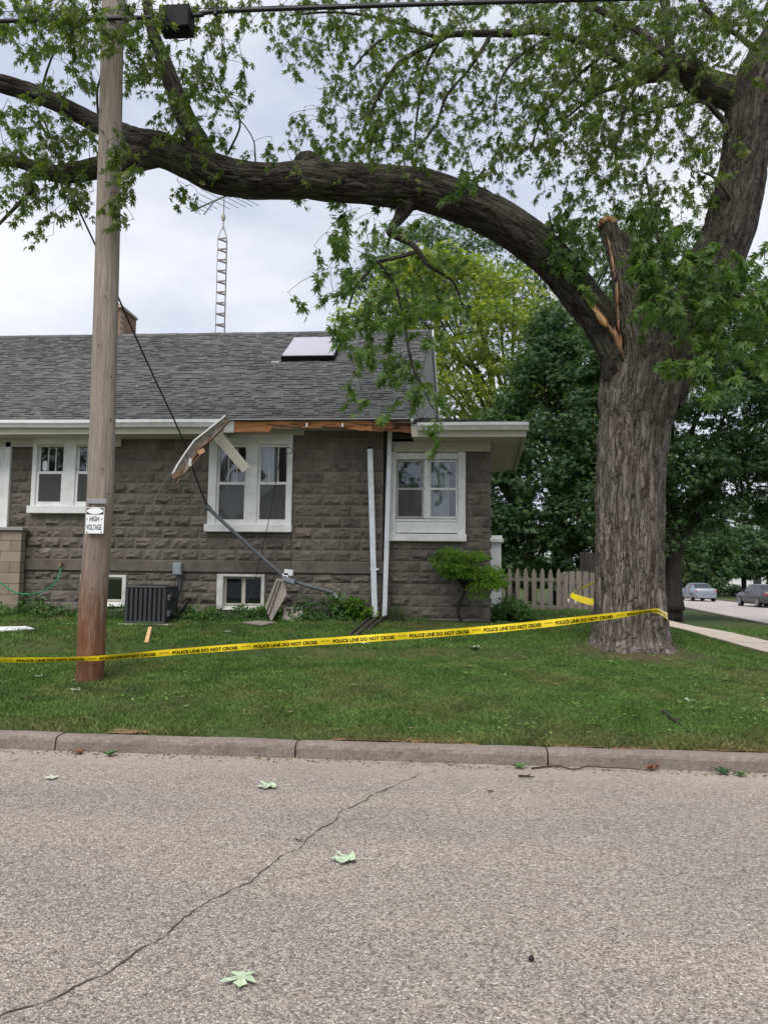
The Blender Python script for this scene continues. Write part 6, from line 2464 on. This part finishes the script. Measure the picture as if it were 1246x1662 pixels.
for px in (1228, 1250):
    c = P(px, 943, 93.98)
    mb = MB()
    mb.bbox(float(c[0]) - .45, float(c[0]) + .45, 93.93, 94.02, 1.0, 2.2, .01)
    mb.build('window', M['car_glass'], fh)

# ------------------------------------------------------------------ small plants
M['lm_bright'] = leaf_mat('bright_leaf', (0.07, 0.15, 0.015), (0.105, 0.21, 0.02), (0.16, 0.27, 0.035), trans=.4)
M['lm_shrub'] = leaf_mat('shrub_leaf', (0.035, 0.085, 0.022), (0.06, 0.13, 0.032), (0.10, 0.19, 0.06), trans=.3)
M['lm_plant'] = leaf_mat('garden_leaf', (0.05, 0.115, 0.03), (0.075, 0.16, 0.04), (0.12, 0.22, 0.06), trans=.3)
M['lm_grey'] = leaf_mat('grey_grass_leaf', (0.06, 0.09, 0.045), (0.085, 0.115, 0.06), (0.13, 0.155, 0.09), trans=.25)


def clumps(root, name, mat, centres, r, per, size, tmpl, seed, down=-.2, flat=.7):
    rg = np.random.default_rng(seed)
    pos, tip, nr, sz = [], [], [], []
    for c in centres:
        u = rdir(per, rg) * (rg.uniform(.3, 1, (per, 1)) ** .5)
        q = r * rg.uniform(.7, 1.2)
        pos.append(np.asarray(c) + u * np.array([q, q, q * flat]))
        tip.append(u + rg.normal(size=(per, 3)) * .4 + np.array([0, 0, down]))
        nr.append(np.array([0, -.2, .8]) + rg.normal(size=(per, 3)) * .45)
        sz.append(size * rg.uniform(.6, 1.3, per))
    V, F = leaves(np.concatenate(pos), np.concatenate(tip), np.concatenate(nr), np.concatenate(sz), tmpl)
    return np_mesh(name, V, F, mat, root)


rg = np.random.default_rng(50)
jm = thing('lace_leaf_maple', 'small bright green feathery maple with a crooked stem by the wing wall', 'small tree', G(748, 1008))
jy = float(G(748, 1008)[1])
stem = [(748, 1009), (743, 985), (752, 965), (757, 945), (755, 925)]
mb = MB()
SP = [P(a, b, jy) for a, b in stem]
mb.tube(poly3(SP, .06), list(np.linspace(.030, .02, len(poly3(SP, .06)))), 8)
poly = [(702, 898), (732, 893), (758, 903), (772, 893), (798, 916), (814, 943), (808, 958), (788, 954), (776, 968), (762, 952), (748, 938), (728, 935), (716, 922), (712, 912)]
C = []
while len(C) < 66:
    a, b = rg.uniform(699, 816), rg.uniform(891, 972)
    if inside(np.array([a]), np.array([b]), poly)[0]:
        C.append(P(a, b, jy + rg.uniform(-.45, .35)))
for c in C[:26]:
    s_ = SP[2] + (SP[4] - SP[2]) * rg.uniform(0, 1)
    mb.tube([s_, s_ * .5 + c * .5 + np.array([0, 0, .06]), c], [.013, .009, .004], 5, False)
mb.build('stem', M['bark_far'], jm)
clumps(jm, 'foliage', M['lm_bright'], C, .17, 95, .07, LT_BLADE, 51, -.4, .24)
sh = thing('shrub', 'low rounded green shrub at the house corner in front of the picket fence', 'shrub', G(828, 1011))
sc_ = G(828, 1011)
C = []
for _ in range(75):
    u = rdir(1, rg)[0]
    u[2] = abs(u[2])
    C.append(sc_ + np.array([0, .42, .03]) + u * np.array([.43, .40, .40]) * rg.uniform(.6, 1))
clumps(sh, 'foliage', M['lm_plant'], C, .13, 42, .055, LT_OVAL, 52, -.1, .8)
mb = MB()
for c in C[:14]:
    mb.tube([sc_ + np.array([0, .42, -.02]), sc_ * .5 + c * .5 + np.array([0, .2, .05]), c], [.012, .008, .004], 5, False)
mb.build('stem', M['bark_far'], sh)


def grass_clump(c, n, h, spread, wd, seed, lean=.5):
    rg = np.random.default_rng(seed)
    V, F = [], []
    for _ in range(n):
        a, l = rg.uniform(0, 2 * math.pi), rg.uniform(.1, 1) * lean
        hh = h * rg.uniform(.5, 1.1)
        p = np.asarray(c) + np.array([rg.uniform(-spread, spread), rg.uniform(-.12, .12), -.03])
        dx = np.array([math.cos(a), math.sin(a), 0])
        s_ = np.array([-math.sin(a), math.cos(a), 0]) * wd
        b = len(V)
        for t in (0, .4, .75, 1.0):
            q = p + dx * hh * l * t * t * 1.4 + np.array([0, 0, hh * (t - .35 * l * t * t)])
            V += [q - s_ * (1 - t * .9), q + s_ * (1 - t * .9)]
        F += [(b, b + 1, b + 3, b + 2), (b + 2, b + 3, b + 5, b + 4), (b + 4, b + 5, b + 7, b + 6)]
    return np.array(V), np.array(F)


def at_wall(px, py, Y=13.62):
    c = P(px, py, Y)
    c[2] = float(terrain(c[0], Y))
    return c


k = 0
for (px, n, h, sp, mt, lab) in ((18, 90, .26, .28, 'lm_plant', 'low ground plants under the porch wall'),
                                (62, 120, .28, .22, 'lm_grey', 'arching grey-green grass clump between porch and pole'),
                                (106, 130, .30, .22, 'lm_grey', 'arching grey-green grass clump just left of the pole'),
                                (188, 90, .22, .14, 'lm_grey', 'grey-green grass tuft right of the pole'),
                                (318, 90, .2, .2, 'lm_plant', 'low grass right of the air conditioner'),
                                (352, 80, .26, .16, 'lm_plant', 'green tuft below the left edge of the basement window'),
                                (385, 90, .2, .2, 'lm_grey', 'dry grey-green growth under the basement window'),
                                (516, 130, .36, .22, 'lm_grey', 'tall grassy weeds beside the leaning slab'),
                                (644, 150, .42, .12, 'lm_grey', 'tall pale grass tuft right of the downspouts'),
                                (676, 70, .2, .16, 'lm_plant', 'short dark grass right of the tall tuft by the wing')):
    k += 1
    c = at_wall(px, 1000)
    t = thing('foundation_plant', lab, 'plant', c, 'plants along the house wall')
    V, F = grass_clump(c, n, h, sp, .008, 60 + k, .8)
    np_mesh('blades', V, F, M[mt], t)
for (px, py, n, r_, sz, mt, lab) in ((415, 1002, 9, .14, .07, 'lm_plant', 'bright leafy plant under the right end of the basement window'),
                                     (558, 994, 16, .17, .10, 'lm_plant', 'bushy broad-leaved plant left of the downspouts'),
                                     (585, 985, 10, .15, .10, 'lm_bright', 'upright light green leafy plant against the loose downspout'),
                                     (505, 1000, 10, .13, .06, 'lm_plant', 'low leafy plant between the slab and the bushy plant'),
                                     (338, 1004, 8, .11, .05, 'lm_plant', 'low leafy plant below the left corner of the basement window'),
                                     (55, 1003, 10, .12, .05, 'lm_plant', 'low leafy plant beside the porch wall'),
                                     (440, 1003, 8, .11, .06, 'lm_plant', 'light leafy plant just left of the hanging siding'),
                                     (300, 1004, 7, .10, .06, 'lm_shrub', 'small leafy weed at the air conditioner corner'),
                                     (470, 1004, 6, .10, .07, 'lm_shrub', 'leafy weed squeezed between hanging siding and slab')):
    k += 1
    c = at_wall(px, py)
    t = thing('foundation_plant', lab, 'plant', c, 'plants along the house wall')
    C = [c + np.array([rg.uniform(-.22, .22), rg.uniform(-.12, .12), rg.uniform(.06, .34 if n > 9 else .18)]) for _ in range(n)]
    clumps(t, 'foliage', M[mt], C, r_, 26, sz, LT_OVAL, 80 + k, -.1, .8)
# strip of ground ivy along the footing
C = []
for _ in range(230):
    x, y = rg.uniform(-8.6, -1.4), rg.uniform(13.3, 13.9)
    C.append((x, y, float(terrain(x, y)) + max(0, rg.uniform(-.06, .16))))
tag(clumps(None, 'ground_cover', M['lm_plant'], C, .13, 26, .05, LT_OVAL, 99, .1, .5), 'low leafy ground cover along the house footing', 'ground cover', kind='stuff')


# ------------------------------------------------------------------ parked cars
def pick(mb, vs, fs):
    used = sorted({i for f in fs for i in f})
    ix = {v: k for k, v in enumerate(used)}
    mb.m = 0
    mb.add([vs[i] for i in used], [tuple(ix[i] for i in f) for f in fs])


def car(loc, rot, label, paint, name='parked_car'):
    root = thing(name, label, 'car', (0, 0, 0), 'cars parked along the side street')
    st = [(-2.37, .46, .78, .82, .70), (-2.33, .32, .93, .97, .80), (-2.15, .27, .99, 1.04, .87), (-1.75, .24, .99, 1.06, .90), (-1.12, .21, .97, 1.40, .90), (-.92, .21, .97, 1.44, .90),
          (-.12, .21, .96, 1.47, .90), (-.02, .21, .96, 1.47, .90), (.50, .21, .95, 1.40, .90), (.62, .21, .95, 1.34, .90), (1.2, .23, .93, .97, .90), (1.75, .24, .86, .90, .88), (2.2, .28, .72, .76, .80), (2.37, .36, .58, .62, .62)]
    mb = MB()
    vs = []
    for x, zl, zb, zt_, w_ in st:
        cab_ = zt_ > zb + .2
        wt = w_ * (.70 if cab_ else .80)
        half = [(w_ * .86, zl), (w_, zl + .14), (w_ * 1.0, zl * .4 + zb * .6), (w_ * .965, zb), (wt, zt_ - (.03 if cab_ else .01)), (wt * .7, zt_)]
        vs += [(x, y, z) for y, z in half] + [(x, -y, z) for y, z in half[::-1]]
    n = len(st)
    fs, mi = [], []
    for i in range(n - 1):
        for j in range(12):
            j2 = (j + 1) % 12
            fs.append((i * 12 + j, i * 12 + j2, (i + 1) * 12 + j2, (i + 1) * 12 + j))
            g = 0
            if j in (3, 7) and i in (4, 5, 7, 8):
                g = 1
            if j in (4, 5, 6) and i in (3, 9):
                g = 1
            mi.append(g)
    fs += [tuple(range(11, -1, -1)), tuple((n - 1) * 12 + j for j in range(12))]
    mi += [0, 0]
    body = MB()
    pick(body, vs, [f for f, g in zip(fs, mi) if g == 0])
    body.build('body', paint, root, flat=False)
    groups = {}
    for i_, (f, g) in enumerate(zip(fs, mi)):
        if g:
            seg_, j_ = divmod(i_, 12)
            key = 'rear' if (j_ in (4, 5, 6) and seg_ == 3) else 'front' if (j_ in (4, 5, 6) and seg_ == 9) else ('l' if j_ == 3 else 'r') + ('a' if seg_ < 6 else 'b')
            groups.setdefault(key, []).append(f)
    for ff in groups.values():
        gl = MB()
        pick(gl, vs, ff)
        gl.build('window', M['car_glass'], root)
    for x in (-1.42, 1.40):
        for s_ in (-1, 1):
            w_ = MB()
            ring = lambda r, y: [(x + r * math.cos(t), y, .325 + r * math.sin(t)) for t in np.linspace(0, 2 * math.pi, 20, endpoint=False)]
            a, b = ring(.325, s_ * .92), ring(.325, s_ * .70)
            c_ = ring(.22, s_ * .925)
            w_.add(a + b + c_, [(i, (i + 1) % 20, 20 + (i + 1) % 20, 20 + i) for i in range(20)] + [(i, (i + 1) % 20, 40 + (i + 1) % 20, 40 + i) for i in range(20)] + [tuple(range(20, 40))])
            wh = w_.build('wheel', M['tyre'], root)
            h_ = MB()
            for q in range(5):
                an_ = q * 2 * math.pi / 5
                h_.obox((x + .11 * math.cos(an_), s_ * .926, .325 + .11 * math.sin(an_)), (.11 * math.cos(an_), 0, .11 * math.sin(an_)), (0, .012, 0), (-.045 * math.sin(an_), 0, .045 * math.cos(an_)))
            h_.tube([(x, s_ * .91, .325), (x, s_ * .94, .325)], .07, 10)
            h_.tube([(x + .2 * math.cos(t), s_ * .925, .325 + .2 * math.sin(t)) for t in np.linspace(0, 2 * math.pi, 21)], .022, 5)
            h_.build('rim', M['alu'], wh)
    for s_ in (-1, 1):
        t = MB()
        t.obox((-2.30, s_ * .60, .80), (.055, 0, 0), (0, .20, 0), (0, 0, .085))
        t.build('tail_light', M['tail'], root)
        t = MB()
        t.obox((.52, s_ * .99, .98), (.07, 0, 0), (0, .09, 0), (0, 0, .06))
        t.build('wing_mirror', paint, root)
        t = MB()
        t.obox((2.22, s_ * .58, .66), (.08, 0, .0), (0, .16, 0), (0, 0, .06))
        t.build('headlight', M['sign_white'], root)
    t = MB()
    t.obox((-2.36, 0, .76), (.02, 0, 0), (0, .16, 0), (0, 0, .07))
    t.build('number_plate', M['steel'], root)
    t = MB()
    t.obox((-2.33, 0, .40), (.07, 0, 0), (0, .72, 0), (0, 0, .10))
    t.build('bumper', paint, root)
    root.location = loc
    root.rotation_euler = (0, 0, rot)
    return root


def on_road(px, Y):
    c = P(px, 970, Y)
    return (float(c[0]), Y, 0.0)


car(on_road(1131, 65.5), R(90 - 1), 'silver sedan parked at the far kerb, seen from behind', M['car_silver'])
car(on_road(1236, 52.0), R(90 + 1), 'dark grey sedan cut off by the right edge', M['car_grey'])

# ------------------------------------------------------------------ storm litter on the road and lawn
HALF = [(0.0, 0.0), (.08, .02), (.24, .02), (.46, .10), (.33, .18), (.14, .17), (.34, .32), (.42, .50), (.58, .74), (.38, .66), (.27, .55), (.07, .32), (.13, .56), (.22, .74), (.10, .76), (0.0, 1.0)]
OUT = HALF + [(-x, y) for x, y in HALF[-2:0:-1]]


def Gk(px, py):                                    # ground point, kept on the road side of the kerb
    c = G(px, py)
    if 1195 < py < 1260 and c[1] > 6.78:
        c = P(px, py, 6.78 + .05 * math.sin(px * .37))
        c[2] = 0.004
    return c


def fallen_leaf(px, py, L_, ang, mat, label, group='fallen maple leaves', curl=.10, seed=0):
    c = Gk(px, py)
    rg = np.random.default_rng(seed + int(px))
    ca, sa = math.cos(ang), math.sin(ang)
    mb = MB()
    vs = []
    for x, y in OUT:
        x, y = (x * (1 + .1 * rg.normal())) * L_, (y - .4) * L_
        z = .006 + curl * L_ * ((x / L_) ** 2 * 1.4 + abs(y / L_) ** 2 * .9) + .012 * rg.uniform(0, 1) * curl * 8
        vs.append((c[0] + x * ca - y * sa, c[1] + x * sa + y * ca, c[2] + z))
    k = len(vs)
    lo = [(x, y, z - .0015) for x, y, z in vs]
    cu_, cl = (c[0] + .1 * L_ * sa, c[1], c[2] + .012), (c[0], c[1], c[2] + .0105)
    mb.add(vs + lo + [cu_, cl], [(i, (i + 1) % k, 2 * k) for i in range(k)] + [(k + (i + 1) % k, k + i, 2 * k + 1) for i in range(k)] + [((i + 1) % k, i, k + i, k + (i + 1) % k) for i in range(k)])
    st_ = [(c[0] + .4 * L_ * sa, c[1] - .4 * L_ * ca, c[2] + .01), (c[0] + .7 * L_ * sa + .01, c[1] - .7 * L_ * ca, c[2] + .012), (c[0] + .95 * L_ * sa + .02, c[1] - .95 * L_ * ca, c[2] + .008)]
    mb.tube(st_, .0016, 4)
    return tag(mb.build('fallen_leaf', mat), label, 'leaf', group)


M['under'] = mottled('leaf_underside', (0.40, 0.49, 0.34), .25, 30, .7)
M['green_leaf'] = mottled('green_leaf', (0.075, 0.15, 0.045), .2, 30, .6)
M['brown_leaf'] = mottled('brown_leaf', (0.16, 0.07, 0.04), .25, 30, .8)
PI = math.pi
fallen_leaf(392, 1592, .135, PI * 1.04, M['under'], 'largest pale leaf, lying nearest the viewer on the road', seed=1)
fallen_leaf(560, 1397, .15, PI * .55, M['under'], 'pale leaf on the road right of the crack', curl=.16, seed=2)
fallen_leaf(434, 1278, .17, PI * .62, M['under'], 'pale leaf on the road midway to the kerb', curl=.16, seed=3)
fallen_leaf(83, 1263, .12, PI * .5, mottled('dry_leaf', (.42, .44, .34), .2, 30, .8), 'faint pale leaf on the road near the left edge', curl=.05, seed=4)
fallen_leaf(181, 1211, .13, PI * .3, M['green_leaf'], 'green leaf in the gutter near the left kerb joint', curl=.35, seed=5)
fallen_leaf(128, 1208, .12, PI * .9, M['brown_leaf'], 'withered brown leaf in the gutter left of a green one', curl=.3, seed=6)
fallen_leaf(842, 1229, .11, PI * 1.2, M['green_leaf'], 'small green leaf in the gutter beside the right kerb joint', curl=.3, seed=7)
fallen_leaf(1172, 1243, .15, PI * .7, mottled('dark_leaf', (.02, .06, .02), .2, 30, .6), 'dark green leaf in the gutter at the right', curl=.3, seed=8)
fallen_leaf(1200, 1240, .10, PI * .1, M['green_leaf'], 'green leaf in the gutter farthest right', curl=.3, seed=9)
fallen_leaf(1058, 1236, .11, PI * 1.6, mottled('russet_leaf', (.20, .085, .05), .2, 30, .7), 'curled russet leaf in the gutter on the end of a twig', curl=.4, seed=10)
fallen_leaf(68, 1100, .14, PI * .5, M['under'], 'pale leaf on the lawn left of the pole', curl=.25, seed=11)
fallen_leaf(126, 1122, .13, PI * .4, M['under'], 'pale leaf on the lawn in front of the pole', curl=.25, seed=12)
fallen_leaf(648, 1079, .12, PI * .6, M['under'], 'pale leaf on the lawn below the tape, left of a pair', curl=.25, seed=13)
fallen_leaf(660, 1079, .09, PI * .1, M['under'], 'small pale leaf on the lawn below the tape, right of a pair', curl=.25, seed=14)
fallen_leaf(770, 1052, .13, PI * .3, M['under'], 'pale leaf on the lawn in front of the wing', curl=.25, seed=15)
fallen_leaf(1118, 1140, .12, PI * .4, M['under'], 'pale leaf on the lawn below the big trunk', curl=.3, seed=16)
fallen_leaf(594, 1047, .13, PI * .4, M['under'], 'pale leaf on the lawn by the downspout troughs', curl=.3, seed=17)
fallen_leaf(110, 1015, .18, PI * .5, M['under'], 'pale leaf on the far lawn left of the pole by the white panel', curl=.25, seed=18)
fallen_leaf(370, 1027, .12, PI * .5, M['under'], 'pale leaf on the lawn below the basement window', curl=.25, seed=19)


def stick(pts, r_, label, name='fallen_twig', group='twigs on the ground'):
    mb = MB()
    L_ = [Gk(a, b) + np.array([0, 0, dz]) for a, b, dz in pts]
    line = poly3(L_, .04)
    mb.tube(line, list(np.linspace(r_, r_ * .45, len(line))), 6)
    q = line[len(line) // 2]
    e_ = r_ / .011
    mb.tube([q, q + np.array([.03, .02, .006]) * e_, q + np.array([.05, .045, .012]) * e_], [r_ * .6, r_ * .5, r_ * .3], 5)
    return tag(mb.build(name, M['twig']), label, 'twig', group)


stick([(862, 1241, .008), (884, 1244.5, .008), (905, 1242.5, .012), (930, 1243.5, .01), (955, 1240, .015), (985, 1240.5, .02), (1010, 1237.5, .02), (1050, 1238, .02)], .0075, 'long thin twig lying in the gutter below the big trunk')
stick([(841, 1261, .01), (853, 1262, .012), (867, 1263, .01)], .010, 'short twig lying on the road near the right kerb joint')
stick([(1076, 1163, .06), (1095, 1178, .05), (1118, 1191, .02)], .016, 'grey stick lying in the grass right of the big trunk')
stick([(480, 1362, .006), (486, 1366, .008), (493, 1368, .006)], .004, 'tiny twig on the road beside the crack')
stick([(792, 1285, .006), (800, 1286, .008)], .006, 'tiny dark twig on the road right of the crack end')
c = G(862, 1560)
mb = MB()
vs, fs = [], []
for i in range(9):
    for j in range(14):
        a, b = math.pi * i / 8, 2 * math.pi * j / 14
        q = .0125 * (1 + .06 * math.sin(3 * b + i))
        vs.append((c[0] + q * math.sin(a) * math.cos(b), c[1] + q * math.sin(a) * math.sin(b), c[2] + .011 + q * math.cos(a)))
for i in range(8):
    for j in range(14):
        fs.append((i * 14 + j, (i + 1) * 14 + j, (i + 1) * 14 + (j + 1) % 14, i * 14 + (j + 1) % 14))
mb.add(vs, fs)
mb.tube([(c[0], c[1], c[2] + .023), (c[0] + .003, c[1], c[2] + .029)], .002, 5)
tag(mb.build('dark_nut', M['nut'], flat=False), 'small round black nut lying on the road', 'nut')


# ------------------------------------------------------------------ across the road, seen only in the window panes
op = thing('opposite_house', 'pale gabled house across the road, mirrored in the window panes', 'house', (-11, -24, 0.1))
mb = MB()
mb.box(-16, -6.5, -32, -22, 0.05, 3.6)
mb.add([(-16, -22, 3.6), (-6.5, -22, 3.6), (-11.25, -22, 7.2)], [(0, 1, 2)])
mb.build('wall', M['vinyl'], op)
mb = MB()
mb.plate([(-16.5, -21.6, 3.25), (-16.5, -32.4, 3.25), (-11.25, -32.4, 7.35), (-11.25, -21.6, 7.35)], .12)
mb.plate([(-6, -21.6, 3.25), (-6, -32.4, 3.25), (-11.25, -32.4, 7.35), (-11.25, -21.6, 7.35)], .12)
mb.build('roof', M['shingle'], op)
for x_ in (-14.2, -9.4):
    mb = MB()
    mb.bbox(x_ - .6, x_ + .6, -22.0, -21.93, 1.2, 2.7, .01)
    mb.build('window', M['car_glass'], op)


def far_tree(x, y, h, r, seed, label):
    rg = np.random.default_rng(seed)
    root = thing('opposite_tree', label, 'tree', (x, y, .05), 'trees across the road')
    C = [np.array([x, y, h * .62]) + rdir(1, rg)[0] * np.array([r, r, h * .36]) * rg.uniform(.2, 1) for _ in range(90)]
    clumps(root, 'crown', M['leaf_dark'], C, .9, 46, .34, LT_FAR, seed, -.3, .6)
    mb = MB()
    mb.tube([(x, y, .0), (x + .1, y, h * .35), (x, y, h * .7)], [.3, .22, .08], 10)
    mb.build('trunk', M['bark_far'], root)


far_tree(-25, -19, 12, 5.0, 301, 'broad tree left of the pale house across the road')
far_tree(-4.2, -20, 9, 3.0, 302, 'tree right of the pale house across the road')
far_tree(6, -23, 10, 4.0, 303, 'tree farthest from the pale house across the road')

# grit, seeds and leaf scraps lying in the gutter and on the road
rg = np.random.default_rng(77)
n = 900
x = rg.uniform(-4.2, 4.2, n)
y = 6.86 - np.abs(rg.normal(0, .10, n)) - (rg.uniform(0, 1, n) < .18) * rg.uniform(0, 3.6, n)
pos = np.stack([x, y, np.full(n, .006)], -1)
tp_ = np.stack([rg.normal(size=n), rg.normal(size=n), rg.uniform(-.1, .25, n)], -1)
nr_ = np.array([0, 0, 1.0]) + rg.normal(size=(n, 3)) * .3
V, F = leaves(pos, tp_, nr_, rg.uniform(.008, .035, n) * np.where(y < 6.4, .6, 1), LT_OVAL)
V[:, 2] = np.maximum(V[:, 2], .0045)
tag(np_mesh('gutter_litter', V, F, mottled('litter', (0.13, 0.09, 0.055), .3, 20, .9, island=.6)), 'small brown leaf scraps and grit along the gutter', 'litter', kind='stuff')
